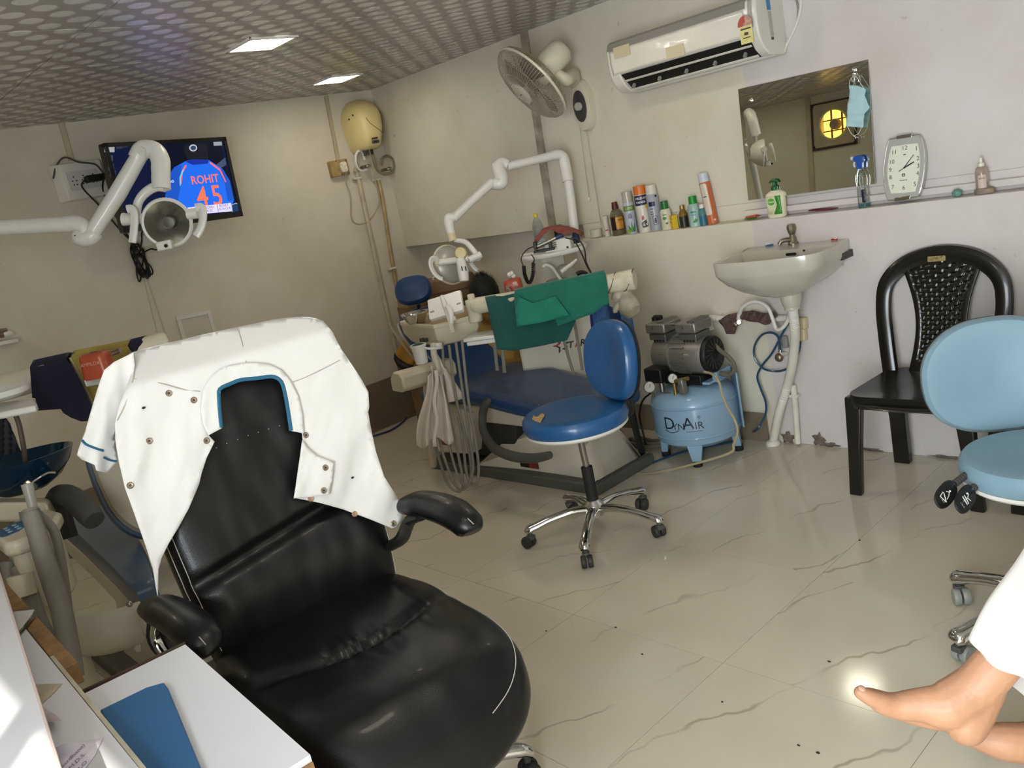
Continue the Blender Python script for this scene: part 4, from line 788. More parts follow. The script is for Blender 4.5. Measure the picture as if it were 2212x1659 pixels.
ob = V((bc.x, bc.y - .0, .8)); pc_ = onY(1707, 632, bc.y)
obj('waste_neck', MB().lathe([(.048, .02), (.045, -.02), (.038, -.045), (.034, -.05), (.034, -.062)], (pc_.x, bc.y, .785)), M_cer, sk_, world=True)
ovp = Zq(1160, 425, .93); ovp = V((ovp.x, yw_ - .132, .945))
obj('overflow_slot', MB().prism(rrect(.05, .012, .006, 3), 0, .004, frm(onY(1709, 549, yw_ - .133), (1, 0, 0), (0, 0, 1), (0, -1, 0))), M_black, sk_, world=True)
obj('chain_hole', MB().prism([(.005 * math.cos(k), .005 * math.sin(k)) for k in range(6)], 0, .004, frm(onY(1737, 541, yw_ - .131), (1, 0, 0), (0, 0, 1), (0, -1, 0))), M_black, sk_, world=True)
obj('wall_bracket', MB().box(V((onY(1830, 565, YLOW - .05).x, YLOW - .05, .925)), (.012, .10, .03)), M_dark, sk_, world=True)
# tap
tp = Zq(1190, 290); tp.z = ZS; t = thing('tap', 'tarnished chrome pillar tap on the wash basin', 'tap', tp)
obj('base', MB().lathe([(.024, 0), (.024, .006), (.019, .012), (.017, .03), (.014, .036), (.012, .044)]), M_dirtymetal, t)
obj('spout', MB().tube(spl([(0, 0, .018), (-.02, -.018, .024), (-.038, -.034, .022), (-.046, -.042, .008)], 5), [.012, .011, .010, .009], 10), M_dirtymetal, t)
obj('handle', MB().lathe([(.010, .040), (.016, .05), (.021, .066), (.022, .08), (.018, .09), (.001, .093)], n=9), M_dirtymetal, t, sharp=20)
def brush(lab, hx, a, b, mid):
    A, B, Mi = [Zq(*q) + V((0, 0, .004)) for q in (a, b, mid)]
    t = thing('toothbrush', lab, 'toothbrush', (A.x, A.y, ZS)); obj('handle', MB().tube(spl([A, Mi, B], 5), [.0035, .004, .003], 6), P_('brush_' + hx, hx, .35), t, world=True)
    d = (B - A).normalized(); obj('bristles', MB().box(A + d * .012 + V((0, 0, .006)), (.022, .009, .010), Matrix.Rotation(math.atan2(d.y, d.x), 3, 'Z')), wh_, t, world=True)
brush('blue toothbrush on the wash basin left of the tap', '#2f5b96', (820, 322), (1060, 275), (930, 305))
brush('red toothbrush on the wash basin right of the tap', '#a83237', (1770, 238), (1340, 218), (1520, 238))
# waste pipe, hoses and fittings
zy = lambda a, b, y=YLOW - .04: onY(1500 + a / 4.74, 620 + b / 4.74, y)
wp = thing('waste_pipe', 'white corrugated waste pipe from the basin down to the floor', 'pipe', (pc_.x, bc.y, .02))
p0 = V((pc_.x, bc.y, .725)); p1 = zy(1015, 290, bc.y + .01)
obj('trap_tube', MB().tube([p0, p0.lerp(p1, .4), p1], .022, 14), M_white, wp, world=True)
cpts = spl([p1, zy(1030, 500, bc.y + .05), zy(1000, 800, bc.y + .10), zy(940, 1050, bc.y + .14), zy(860, 1320, YLOW - .06), zy(805, 1600, YLOW - .045)], 22)
obj('corrugated_hose', MB().tube(cpts, [.0215 + .0011 * (1 if k % 2 else -1) for k in range(len(cpts))], 14), M_pvc, wp, world=True)
obj('floor_flange', MB().lathe([(.036, 0), (.034, .014), (.026, .022)], (cpts[-1].x, cpts[-1].y, .001)), M_pvc, wp, world=True)
wall_p = lambda a, b, d=.025: zy(a, b, YLOW - d)
pipe('supply_pipe', [wall_p(170, 440), wall_p(150, 360), wall_p(175, 322), wall_p(240, 322)], .018, M_pvc, 'bent pvc pipe elbow left of the brown cloth', 12)
pipe('supply_pipe', [wall_p(240, 325), wall_p(600, 322), wall_p(960, 322)], .0165, M_pvc, 'horizontal pvc pipe behind the brown cloth', 12)
pipe('supply_pipe', [wall_p(960, 325), wall_p(1060, 325, .026)], .020, mat('yellowed_pvc', '#c9bd98', .5), 'short yellowed pvc coupling behind the waste pipe', 12)
t = thing('pipe_cover', 'yellowed plastic box cover right of the waste pipe', 'cover', wall_p(1115, 420, 0))
obj('upper_cover', MB().box(wall_p(1115, 370, .02), (.036, .04, .055)), mat('yellowed_pvc'), t, world=True, bevel=.008); obj('lower_cover', MB().box(wall_p(1112, 482, .02), (.034, .036, .06)), mat('yellowed_pvc'), t, world=True, bevel=.008)
pipe('vent_pipe', [wall_p(1010, 1000), wall_p(1035, 1250), wall_p(1060, 1600)], .0145, M_pvc, 'thin white pipe beside the foot of the waste pipe', 12)
tag(obj('pipe_clip', MB().box(wall_p(1015, 1110, .02), (.06, .036, .014)), M_pvc, bevel=.003), 'white clip holding the thin pipe beside the waste pipe', 'clip')
pipe('inlet_hose', [wall_p(465, 320, .05), wall_p(480, 230, .07), wall_p(560, 165, .08), wall_p(660, 155, .08), wall_p(750, 210, .08), wall_p(800, 320, .08), wall_p(840, 430, .09), wall_p(900, 420, .10), wall_p(960, 330, .10), wall_p(990, 180, .12), V((tp.x - .01, tp.y + .02, .86))], .009, M_white, 'white flexible inlet hose curving up to the basin tap', 10, 'hose')
t = thing('angle_valve', 'chrome angle valve under the brown cloth', 'valve', wall_p(455, 350, .04))
obj('body', MB().cyl(wall_p(465, 330, .05), wall_p(455, 380, .05), .012, n=12).cyl(wall_p(455, 360, .0), wall_p(455, 360, .07), .010, n=12), M_chrome, t, world=True)
obj('hose_nut', MB().cyl(wall_p(468, 265, .055), wall_p(465, 330, .05), .013, .017, n=10), M_pvc, t, world=True); obj('handle', MB().ell(wall_p(420, 385, .07), .016, .012, .014), M_dirtymetal, t, world=True)
cz_ = lambda a, b, d: wall_p(a, b, d)
co = [(300, 310), (350, 280), (450, 262), (520, 250), (600, 240), (680, 262), (780, 270), (820, 245), (850, 300), (800, 330), (770, 380), (720, 388), (650, 360), (560, 350), (500, 330), (440, 400), (410, 480), (330, 480), (290, 400), (245, 345)]
cl_ = obj('rag', MB().sheet(co, 22, lambda u, v: cz_(u, v, .052 + .016 * nz3(V((u * .012, v * .012, 2))) + .010 * math.sin(u * .05 + v * .03))), mat('brown_check_cloth', '#5b4741', .9, var=.3, scale=70), solid=.004)
tag(cl_, 'brown checked rag draped over the pipe under the basin', 'cloth')
pipe('air_tube', [wall_p(1085, 560, .02), wall_p(1070, 660, .02), wall_p(1000, 800, .05), wall_p(900, 855, .05), wall_p(800, 860, .05), wall_p(700, 830, .05), wall_p(620, 730, .05), wall_p(615, 610, .05), wall_p(680, 500, .05), wall_p(770, 465, .06), wall_p(840, 490, .06), wall_p(868, 545, .06), wall_p(880, 640, .05)], .0055, mat('blue_tube', '#1f4560', .35, coat=.3), 'blue air tube looping beside the waste pipe', 8, 'tube')
pipe('air_tube', [wall_p(975, 350, .09), wall_p(900, 480, .08), wall_p(800, 670, .07), wall_p(690, 810, .065), wall_p(645, 920, .06), wall_p(680, 1040, .06), wall_p(730, 1180, .07), wall_p(725, 1310, .10), wall_p(640, 1460, .16), onZ(1620, 935, .012), onZ(1585, 953, .008), onZ(1480, 975, .008), onZ(1400, 1003, .008)], .0055, mat('blue_tube'), 'blue air tube running from the basin down to the compressor', 8, 'tube')
t = thing('wall_tap', 'small round chrome tap with a grey bracket left of the waste pipe', 'tap', wall_p(900, 650, 0))
obj('plate', MB().box(wall_p(930, 560, .01), (.03, .02, .06)), M_grey, t, world=True, bevel=.004); obj('stem', MB().cyl(wall_p(878, 580, .045), wall_p(880, 665, .045), .010, n=12), M_chrome, t, world=True)
obj('knob', MB().ell(wall_p(866, 722, .05), .022, .016, .022, 10, 8), M_dirtymetal, t, world=True); obj('arm', MB().cyl(wall_p(880, 690, .05), wall_p(945, 680, .004), .010, n=10), M_pvc, t, world=True)

# ------------------------------------------------------------------ stools
M_stoolblack = mat('stool_black_shell', '#1d1c1a', .5)
def castor(t, p, ang, m_wheel, m_trim):
    c = obj('castor', MB().cyl((p.x, p.y, .055), (p.x, p.y, .078), .009, n=10).box((p.x, p.y, .05), (.03, .03, .018), Matrix.Rotation(ang, 3, 'Z')), m_trim, t, bevel=.003)
    d = V((math.cos(ang), math.sin(ang), 0)); q = p - V((-d.y, d.x, 0)) * .0
    off = V((-d.y * .012, d.x * .012, 0)) * 0
    for s in (-1, 1):
        a = V((p.x, p.y, .027)) + V((-d.y, d.x, 0)) * .018 + d * (s * .013)
        obj('wheel', MB().lathe([(.010, -.010), (.024, -.010), (.0262, -.005), (.0262, .005), (.024, .010), (.010, .010)], a, d, 18), m_wheel, c)
def stool(name, lab, loc, seat_c, zs, rs, back_c, back_n, back_wh, leg0, m_fab, m_cast, m_trim, sleeve=(.12, .38), seat_under=None, lw=1.0):
    t = thing(name, lab, 'stool', (loc[0], loc[1], 0))
    L = lambda p: V((p[0] - loc[0], p[1] - loc[1], p[2]))
    for k in range(5):
        a = leg0 + k * 2 * PI / 5; d = V((math.cos(a), math.sin(a), 0)); pts = [d * .02 + V((0, 0, .12)), d * .10 + V((0, 0, .125)), d * .19 + V((0, 0, .112)), d * .255 + V((0, 0, .094)), d * .29 + V((0, 0, .084)), d * .305 + V((0, 0, .074))]
        obj('leg', MB().tube(spl(pts, 4), [q * lw for q in (.026, .022, .019, .021, .024, .016)], 12, flat=.72), M_chrome, t)
        castor(t, d * .29, a + .9 + k, m_cast, m_trim)
    obj('hub', MB().lathe([(.04, .09), (.042, .14), (.03, .155), (.026, .16)]), M_chrome, t)
    obj('lower_sleeve', MB().cyl((0, 0, sleeve[0]), (0, 0, sleeve[1]), .025, n=20), M_rub, t, bevel=.003)
    sc_ = L((seat_c[0], seat_c[1], 0))
    obj('gas_column', MB().tube([V((0, 0, sleeve[1])), V((sc_.x * .7, sc_.y * .7, zs - .09))], .014, 16), M_steel, t)
    obj('seat_plate', MB().box((sc_.x, sc_.y, zs - .085), (.2, .2, .012)), M_stoolblack, t)
    o_ = [(sc_.x + rs * math.cos(k * PI / 24), sc_.y + rs * math.sin(k * PI / 24)) for k in range(48)]
    if seat_under: obj('seat_rim', MB().pad(o_, [(.001, zs - .080), (.93, zs - .080), (.97, zs - .072), (.97, zs - .062), (.001, zs - .062)], XY), seat_under, t)
    obj('seat', MB().pad(o_, [(.001, zs - .066), (.90, zs - .068), (.97, zs - .060), (1.0, zs - .040), (.985, zs - .016), (.94, zs - .003), (.86, zs + .001), (.6, zs - .004), (.001, zs - .008)], XY), m_fab, t)
    n = V((back_n[0], back_n[1], .16)).normalized(); rr_ = V((0, 0, 1)).cross(n).normalized(); uu = n.cross(rr_)
    bw_, bh_ = back_wh; bo = []
    for k in range(56):
        a = 2 * PI * k / 56; c_, s_ = math.cos(a), math.sin(a); x_ = bw_ / 2 * math.copysign(abs(c_) ** .78, c_); y_ = bh_ / 2 * math.copysign(abs(s_) ** .85, s_)
        x_ *= (1.0 if y_ < 0 else 1 - .10 * (y_ / (bh_ / 2)) ** 2)
        bo.append((x_, y_))
    bf = lambda u, v, h: L(V(back_c) + rr_ * u + uu * v + n * (h + .55 * u * u))
    obj('backrest', MB().pad(bo, [(.001, -.012), (.96, -.012), (1.0, .005), (.99, .028), (.93, .043), (.82, .047), (.5, .040), (.001, .036)], bf), m_fab, t)
    obj('back_shell', MB().pad(bo, [(.001, -.034), (.85, -.034), (.985, -.022), (1.0, -.011), (.001, -.0115)], bf), M_stoolblack, t)
    bb = L(V(back_c) - uu * (bh_ / 2 - .05) - n * .04)
    obj('back_bracket', MB().tube(spl([bb + uu * .12, bb, bb - uu * .1 - n * .02, V((bb.x * .8 + sc_.x * .2 - n.x * .02, bb.y * .8 + sc_.y * .2 - n.y * .02, zs - .085)), V((sc_.x, sc_.y, zs - .09))], 5), .022, 8, flat=.45), M_stoolblack, t)
    return t, rr_, uu, n
M_bluevinyl = mat('royal_blue_vinyl', '#22578a', .33, var=.06, scale=5, coat=.25)
M_castg = mat('castor_dark', '#2c2b2a', .5); M_castt = mat('castor_trim_grey', '#4d4c4a', .5)
bs, *_ = stool('dental_stool', 'royal blue round dental stool with a torn seat and chrome star base', (-2.47, 2.44), (-2.462, 2.42), .57, .222, (-2.345, 2.60, .735), (-.33, -.94), (.37, .33), R(14), M_bluevinyl, M_castg, M_castt, (.14, .31), M_white)
# torn patch with tape on the blue seat
tc_ = onZ(1168, 907, .545); tl = lambda p: V((p.x + 2.47, p.y - 2.44, p.z))
mb = MB(); o_ = [(1150 + 6 * math.sin(k), 905) for k in range(1)]
def seat_pt(x, y):
    c2 = V((-2.462, 2.42, 0)); p = onZ(x, y, .565); d = V((p.x, p.y, 0)) - c2; r_ = d.length / .222
    z = .57 + (-.001 if r_ < .94 else -.003 - (r_ - .94) * .4)
    if r_ > 1: 
        d = d / r_ * 1.001; z = .55
    return V((c2.x + d.x + 2.47, c2.y + d.y - 2.44, z + .0012))
p3 = [(1153, 899), (1160, 903), (1172, 895), (1178, 899), (1172, 908), (1168, 916), (1158, 913), (1150, 908)]
obj('torn_patch', MB().sheet(p3, 3, lambda u, v: seat_pt(u, v)), mat('torn_foam', '#b79a66', .8, var=.3, scale=120), bs, solid=.001)
ltb = mat('pale_blue_vinyl', '#7a98a5', .36, var=.05, scale=4, coat=.2)
ls, lr, lu, ln = stool('dental_stool', 'pale blue dental stool with lever paddles at the right edge', (-.75, 2.43), (-.785, 2.535), .515, .212, (-.985, 2.80, .655), (.5, -.86), (.43, .36), R(164), ltb, mat('castor_grey', '#8f928c', .4), M_castt, (.14, .30), M_white, 1.3)
Ll = lambda p: V((p.x + .75, p.y - 2.43, p.z))
for k, (a, b, c) in enumerate((((2092, 1022), (2062, 1045), (2043, 1068)), ((2122, 1040), (2100, 1056), (2085, 1078)))):
    dp = 2.40 - .02 * k; A, B, C_ = D(*a, dp + .06), D(*b, dp + .02), D(*c, dp)
    lv = obj('lever', MB().tube([Ll(A), Ll(B)], .007, 8), M_steel, ls)
    obj('spring_boot', MB().tube(*(lambda q: (q, [.011 if i % 2 else .008 for i in range(len(q))]))([Ll(A.lerp(B, i / 14)) for i in range(15)]), 10), M_dark, lv)
    dn = (C_ - B).normalized(); sd_ = FW.cross(dn).normalized()
    pf_ = lambda u, v, h: Ll(C_ + dn * u + sd_ * v - FW * h)
    obj('paddle', MB().pad(sup(.10, .056, 2.4, 28), [(.001, -.006), (.9, -.006), (1, 0), (.9, .006), (.001, .007)], pf_), M_black, lv)
    fg = MB()
    for pts in (((-.005, .008), (-.012, 0), (-.002, -.006)), ((-.002, -.006), (.010, -.008)), ((.006, .014), (.022, .012), (.018, -.012), (.004, .012))) if k == 0 else (((-.018, .004), (-.006, .0), (-.008, -.012)), ((-.004, .012), (.004, -.012)), ((.004, .014), (.010, -.010)), ((-.006, 0), (.012, .004))):
        for q, w in zip(pts[:-1], pts[1:]): fg.cyl(pf_(q[0], q[1], .0072), pf_(w[0], w[1], .0072), .0012, n=5)
    fg.ell(pf_(-.016, 0 if k == 0 else .008, .0072), .003, n=8, m=6)
    obj('figure_icon', fg, M_white, lv)['kind'] = 'stuff'
    lettering('lettering', 'LIFT', .010, lambda u, v, h=0: pf_(.024 + v * .6, -(u), .0078), M_white, lv)

# ------------------------------------------------------------------ monobloc chairs
M_mono = mat('glossy_black_plastic_chair', '#15140f', .26, var=.25, scale=5, coat=.2)
def mono_chair():
    t = thing('plastic_chair', 'black plastic chair with a basket weave back beside the wash basin', 'chair', (-1.435, 3.335, 0), 0, 'black plastic chairs along the lilac wall')
    for sx in (-1, 1):
        for fx, fy, tx, ty, zt, w0, w1 in ((.235, -.175, .205, -.165, .425, .026, .034), (.205, .205, .185, .155, .425, .034, .042)):
            r0 = [V((sx * fx + u * sx, fy + v, 0)) for u, v in ((-w0, -w0 * .6), (w0, -w0 * .6), (w0, w0 * .6), (-w0, w0 * .6))]
            r1 = [V((sx * (tx + (fx - tx) * .5) + u * sx, ty + (fy - ty) * .5 + v, zt * .5)) for u, v in ((-w1 * .8, -w1 * .5), (w1 * .8, -w1 * .5), (w1 * .8, w1 * .5), (-w1 * .8, w1 * .5))]
            r2 = [V((sx * tx + u * sx, ty + v, zt)) for u, v in ((-w1, -w1 * .6), (w1, -w1 * .6), (w1, w1 * .6), (-w1, w1 * .6))]
            obj('leg', MB().loft([r0, r1, r2]), M_mono, t, bevel=.006)
    o_ = rrect(.46, .41, .07, 5); o_ = [(x * (1 if y < 0 else 1 - .35 * y), y - .005) for x, y in o_]
    obj('seat', MB().pad(o_, [(.001, .405), (.9, .40), (.985, .385), (1, .40), (1, .430), (.985, .438), (.93, .436), (.6, .428), (.001, .424)], XY), M_mono, t)
    obj('front_apron', MB().tube(spl([(-.2, -.175, .405), (-.1, -.212, .403), (0, -.222, .402), (.1, -.212, .403), (.2, -.175, .405)], 5), .026, 8, flat=.35), M_mono, t)
    fr = spl([(-.205, .165, .42), (-.222, .192, .56), (-.235, .225, .70), (-.215, .245, .80), (-.13, .262, .872), (0, .268, .898), (.13, .262, .872), (.215, .245, .80), (.235, .225, .70), (.222, .192, .56), (.205, .165, .42)], 6)
    rg = []
    for i, p in enumerate(fr):
        tg_ = (fr[min(len(fr) - 1, i + 1)] - fr[max(0, i - 1)]).normalized(); n = V((0, -1, .12)).normalized(); s_ = tg_.cross(n).normalized(); w = .031 + .006 * max(0, (p.z - .75) * 6)
        rg.append([p + s_ * (a * w) + n * b for a, b in ((-1, -.012), (-.9, .008), (-.4, .016), (.4, .016), (.9, .008), (1, -.012))])
    obj('back_frame', MB().loft(rg), M_mono, t, sharp=50)
    rows = []; NR, NC = 96, 44
    def spw(z): q = (z - .43) / .44; return .125 - .075 * math.sin(min(1, q * 1.02) * PI) ** 1 * .55 + .035 * q
    for i in range(NR + 1):
        z = .425 + .45 * i / NR; yb = .165 + (z - .42) * .225 + .012 * math.sin((z - .42) / .45 * PI); w = spw(z); row = []
        for j in range(NC + 1):
            x = -w + 2 * w * j / NC; ci, cj = i // 4, j // 4; fi, fj = (i % 4) / 4, (j % 4) / 4
            edge = abs(x) > w - .022 or z < .475
            h = .010 if edge else ((.006 * math.sin(fj * PI) if (ci + cj) % 2 else .006 * math.sin(fi * PI)) + .001)
            row.append(V((x, yb - h + .03 * (x / .12) ** 2 * .3, z)))
        rows.append(row)
    obj('woven_splat', MB().grid(rows), M_mono, t, solid=.006, off=-1, sharp=70)
    obj('maker_sticker', MB().prism(rrect(.07, .022, .003, 2), 0, .001, frm((-.01, .248, .882), (1, 0, 0), (0, .12, .99), (0, -1, .12))), mat('worn_gold_sticker', '#8a7a4c', .5, var=.5, scale=90), t)
    return t
c1 = mono_chair(); dup(c1, (-.835, 3.36, 0), 0, 'black plastic chair cut off by the right edge behind the pale blue stool')

# ------------------------------------------------------------------ air compressor
cx_, cy_ = -2.592, 3.39
ko = thing('air_compressor', 'pale blue drum air compressor with a grey twin motor below the ledge', 'compressor', (cx_, cy_, 0))
M_tank = mat('tank_blue', '#8aa9c0', .33, var=.08, scale=7, coat=.3)
RTK = .215
tk = obj('tank', MB().lathe([(.001, .07), (.10, .075), (.17, .09), (.205, .115), (RTK, .15), (RTK, .30), (.208, .328), (.185, .352), (.12, .372), (.001, .38)], n=48), M_tank, ko)
for z in (.150, .302): obj('seam', MB().tube([V((RTK * math.cos(a * PI / 24), RTK * math.sin(a * PI / 24), z)) for a in range(48)], .0055, 6, closed=True), M_tank, tk)
for k, a in enumerate((R(-62), R(208), R(28), R(118))):
    d = V((math.cos(a), math.sin(a), 0)); s_ = V((-d.y, d.x, 0))
    ft = obj('foot', MB().loft([[d * .165 + s_ * u + V((0, 0, .12)) + d * v for u, v in ((-.04, -.012), (.04, -.012), (.04, .03), (-.04, .03))], [d * .18 + s_ * u + V((0, 0, .028)) + d * v for u, v in ((-.022, -.012), (.022, -.012), (.022, .02), (-.022, .02))]]), M_tank, ko, bevel=.003)
    obj('rubber_pad', MB().lathe([(.022, 0), (.024, .004), (.022, .03)], d * .183, n=16), M_rub, ft)
obj('rear_guard', MB().loft([[V((x, y, z)) for x, y in ((.10, .19), (.235, .04), (.24, .05), (.11, .205))] for z in (.14, .42)]), M_tank, ko, bevel=.004)
obj('motor_bracket', MB().box((0, .02, .392), (.30, .16, .012)).box((.15, .05, .41), (.03, .12, .05)), M_tank, ko, bevel=.003)
mz = .525; M_alu = mat('cast_aluminium', '#95928a', .42, .7, var=.08)
mo = obj('motor', MB().lathe([(.05, -.165), (.085, -.158), (.098, -.13), (.098, -.05), (.088, -.045), (.088, .045), (.098, .05), (.098, .12), (.09, .14)], (0, 0, mz), (1, 0, 0), 40), M_alu, ko)
for k in range(22):
    a = 2 * PI * k / 22; obj('fin', MB().box((0, .093 * math.cos(a), mz + .093 * math.sin(a)), (.088, .004, .014), Matrix.Rotation(a - PI / 2, 3, 'X')), M_alu, mo)
fd = obj('fan_cover', MB().lathe([(.09, .135), (.092, .15), (.085, .162), (.03, .166), (.001, .166)], (0, 0, mz), (1, 0, 0), 36), M_black, mo)
for k in range(16):
    a = 2 * PI * k / 16; obj('fan_slot', MB().box((.166, .05 * math.cos(a + .2), mz + .05 * math.sin(a + .2)), (.004, .004, .05), Matrix.Rotation(a - PI / 2 + .5, 3, 'X')), M_dark, fd)
for sx in (-1, 1):
    hx = sx * .09 - .012
    cb_ = obj('cylinder_block', MB().box((hx, -.02, mz + .105), (.10, .12, .03)).box((hx, -.02, mz + .085), (.075, .09, .05)), mat('cast_dark', '#6f6d68', .45, .6), ko, bevel=.004)
    hd = obj('cylinder_head', MB().box((hx, -.02, mz + .150), (.118, .14, .05)), M_alu, ko, bevel=.008)
    for q in range(6): obj('cooling_rib', MB().box((hx + .012 + q * .008 - .0, -.02, mz + .178), (.004, .12, .012)), M_alu, hd)
    obj('head_bolt', MB().cyl((hx - .01, -.092, mz + .155), (hx - .01, -.087, mz + .155), .007, n=10), M_steel, hd)
    for q in range(4): obj('vent_slot', MB().box((hx - .03 + q * .018, -.067, mz + .09), (.007, .004, .022)), M_black, cb_)
obj('head_pipe', MB().cyl((-.05, -.03, mz + .16), (.03, -.03, mz + .16), .009, n=10), M_steel, ko)
obj('air_filter', MB().cyl((-.16, .0, mz + .14), (-.16, .0, mz + .19), .018, n=12).cyl((-.165, 0, mz + .185), (-.12, 0, mz + .185), .014, n=10), M_black, ko, bevel=.003)
obj('warning_sticker', MB().box((.066, -.094, mz + .01), (.03, .001, .028), Matrix.Rotation(R(6), 3, 'X')), mat('sticker_pale', '#b9b6aa', .5), mo)
obj('rating_plate', MB().box((-.085, -.0955, mz + .012), (.03, .001, .018)), M_dark, mo)
obj('pressure_switch', MB().box((-.10, -.13, .455), (.105, .075, .075)), M_black, ko, bevel=.008)
obj('switch_stem', MB().cyl((-.09, -.12, .36), (-.09, -.12, .42), .013, n=10), M_steel, ko)
M_gf = mat('gauge_face', '#cfcdc4', .4)
for k, (x, y, z, r_) in enumerate(((-.115, -.185, .405, .029), (.012, -.155, .445, .024))):
    ax = (V((-2.592 + x, 3.39 + y, z)) - EYE); ax = V((-ax.x, -ax.y, 0)).normalized(); c_ = V((x, y, z))
    g_ = obj('gauge', MB().lathe([(r_ * .5, -.022), (r_, -.018), (r_, .004), (r_ * .88, .006)], c_, ax, 24), M_steel, ko)
    obj('dial', MB().lathe([(r_ * .86, .004), (r_ * .86, .0062), (.001, .0063)], c_, ax, 24), M_gf, g_)
    a_, b_, d_ = frame_of(ax); obj('needle', MB().box(c_ + d_ * .0075 + (a_ * .3 + b_ * .6) * r_ * .3, (.002, .001, r_ * .9), Matrix.Rotation(.4, 3, 'Y')), M_black, g_)
    obj('gauge_stem', MB().cyl(c_ - ax * .015, (x + .005, y + .015, .35), .006, n=8), M_dirtymetal, ko)
obj('filter_bowl', MB().lathe([(.02, 0), (.024, .01), (.022, .06), (.016, .075)], (.06, -.15, .37), n=16), mat('smoky_bowl', '#77746c', .2, trans=.4), ko)
obj('regulator', MB().cyl((.012, -.15, .355), (.012, -.15, .42), .010, n=12).cyl((.02, -.15, .43), (.10, -.15, .447), .010, n=10), mat('dull_brass', '#9b8654', .35, .8), ko)
obj('control_block', MB().box((0, -.02, .41), (.22, .10, .05)), M_black, ko, bevel=.004)
KW = lambda a, b, y: onY(1380 + a / 4.88, 680 + b / 4.88, y) - V((cx_, cy_, 0))
obj('braided_hose', MB().tube(spl([KW(760, 270, 3.40), KW(850, 370, 3.42), KW(940, 440, 3.42), KW(1000, 520, 3.42), KW(995, 600, 3.42), KW(930, 630, 3.42), KW(850, 615, 3.40)], 8), .011, 8), mat('braided_hose', '#6a6353', .5), ko)
obj('clear_hose', MB().tube(spl([KW(690, 600, 3.24), KW(780, 630, 3.22), KW(850, 720, 3.19), KW(870, 820, 3.17), KW(930, 970, 3.14), KW(1010, 1110, 3.12), KW(1040, 1230, 3.12), KW(1000, 1360, 3.12), KW(900, 1480, 3.1), V((-.08, -.33, .008)), V((-.30, -.30, .008)), V((-.42, -.18, .008))], 8), .006, 8), mat('yellowed_hose', '#a89d7c', .35), ko)
obj('power_lead', MB().tube(spl([V((-.15, -.14, .43)), KW(150, 790, 3.27), KW(50, 890, 3.3), KW(15, 990, 3.32), KW(10, 1100, 3.34), V((-.33, -.05, .01)), V((-.5, .0, .008))], 8), .005, 6), M_black, ko)
for k, (a, b, r_) in enumerate(((0, 0, .011), (.03, .04, .012), (.0, .09, .010))):
    obj('floor_hose', MB().tube(spl([V((-.14, -.02 + a, .06)), V((-.25, -.06 + b * .6, .03 + k * .008)), V((-.36, -.05 + b, .02)), V((-.5, .0 + b, .014))], 6), r_, 8), mat('braided_hose'), ko)
# lettering on the tank
ax0 = math.atan2(EYE.y - cy_, EYE.x - cx_) - .28
tkf = lambda u, v, h=0.0: V(((RTK + .0006 + h) * math.cos(ax0 + u / RTK), (RTK + .0006 + h) * math.sin(ax0 + u / RTK), v))
M_lg = mat('logo_ink', '#15202c', .4)
for s_, sz, u_, v_ in (('D', .088, -.085, .230), ('YN', .048, -.036, .216), ('A', .084, .014, .230), ('IR', .052, .066, .216), ('®', .020, .070, .258)):
    lettering('lettering', s_, sz, lambda u, v, h=0, u_=u_, v_=v_: tkf(u + u_, v + v_, .0004), M_lg, tk)
obj('logo_swoosh', MB().tube([tkf(-.115 + i * .0065, .198 - .012 * math.sin(i / 12 * PI) + .0, .0004) for i in range(13)], .0016, 5), M_lg, tk)
obj('logo_underline', MB().tube([tkf(.0 + i * .01, .190, .0004) for i in range(9)], .0012, 5), mat('logo_red', '#7a3a3a', .5), tk)
obj('paint_chip', MB().ell((-.05, -.14, .365), .03, .015, .002, 12, 6), mat('rust', '#8a7456', .8, var=.3, scale=60), tk)

# ------------------------------------------------------------------ dental chair by the back wall
M_upb = mat('dark_blue_vinyl_under_film', '#1d3f6c', .42, var=.12, scale=6, coat=.12)
M_film = mat('protective_film', '#c9d2d6', .12, trans=.8, alpha=.35, var=0)
M_shell = mat('cream_shell', '#cfc8b6', .4, var=.05, scale=3)
M_base = mat('base_grey', '#55564f', .55)
dc = thing('dental_chair', 'blue dental chair wrapped in clear film on a white base near the back wall', 'dental chair', (-3.35, 2.98, 0))
LC = lambda p: V(p) - V((-3.35, 2.98, 0))
obj('base_plate', MB().prism([(-.68, -.25), (.60, -.22), (.60, .22), (-.45, .24), (-.68, .1)], 0, .055, XY), M_base, dc, bevel=.008)
cov = []
for x, z, y0_, y1_ in ((-.28, .06, -.19, .19), (-.12, .19, -.17, .17), (.05, .235, -.15, .16), (.30, .245, -.14, .16), (.48, .23, -.14, .15), (.57, .06, -.19, .19)):
    cov.append([V((x, y0_ - .03, .055)), V((x, y0_ - .02, .055 + (z - .055) * .4)), V((x, y0_ + .02, z - .02)), V((x, y0_ + .07, z)), V((x, y1_ - .07, z)), V((x, y1_ - .02, z - .02)), V((x, y1_ + .02, .055))])
obj('base_cover', MB().loft(cov), M_shell, dc, bevel=.006)
obj('lift_column', MB().loft([[V((x, y, z)) for x, y in ((-.33 + dx, -.15), (.02 + dx, -.15), (.02 + dx, .15), (-.33 + dx, .15))] for z, dx in ((.08, -.05), (.36, .02))]), mat('lift_dark', '#33332f', .6), dc, bevel=.01)
obj('seat_carrier', MB().loft([[V((x, y, z)) for y, z in ((-.19, .30), (-.21, .37), (-.21, .40), (.21, .40), (.21, .37), (.19, .30))] for x in (-.42, -.1, .55)]), M_shell, dc, bevel=.01)
obj('back_motor_cover', MB().loft([[V((x, y + .0, z)) for x, z in ((-.64, .10), (-.30, .12), (-.20, .36), (-.42, .42))] for y in (-.235, .0)]), M_shell, dc, bevel=.012)
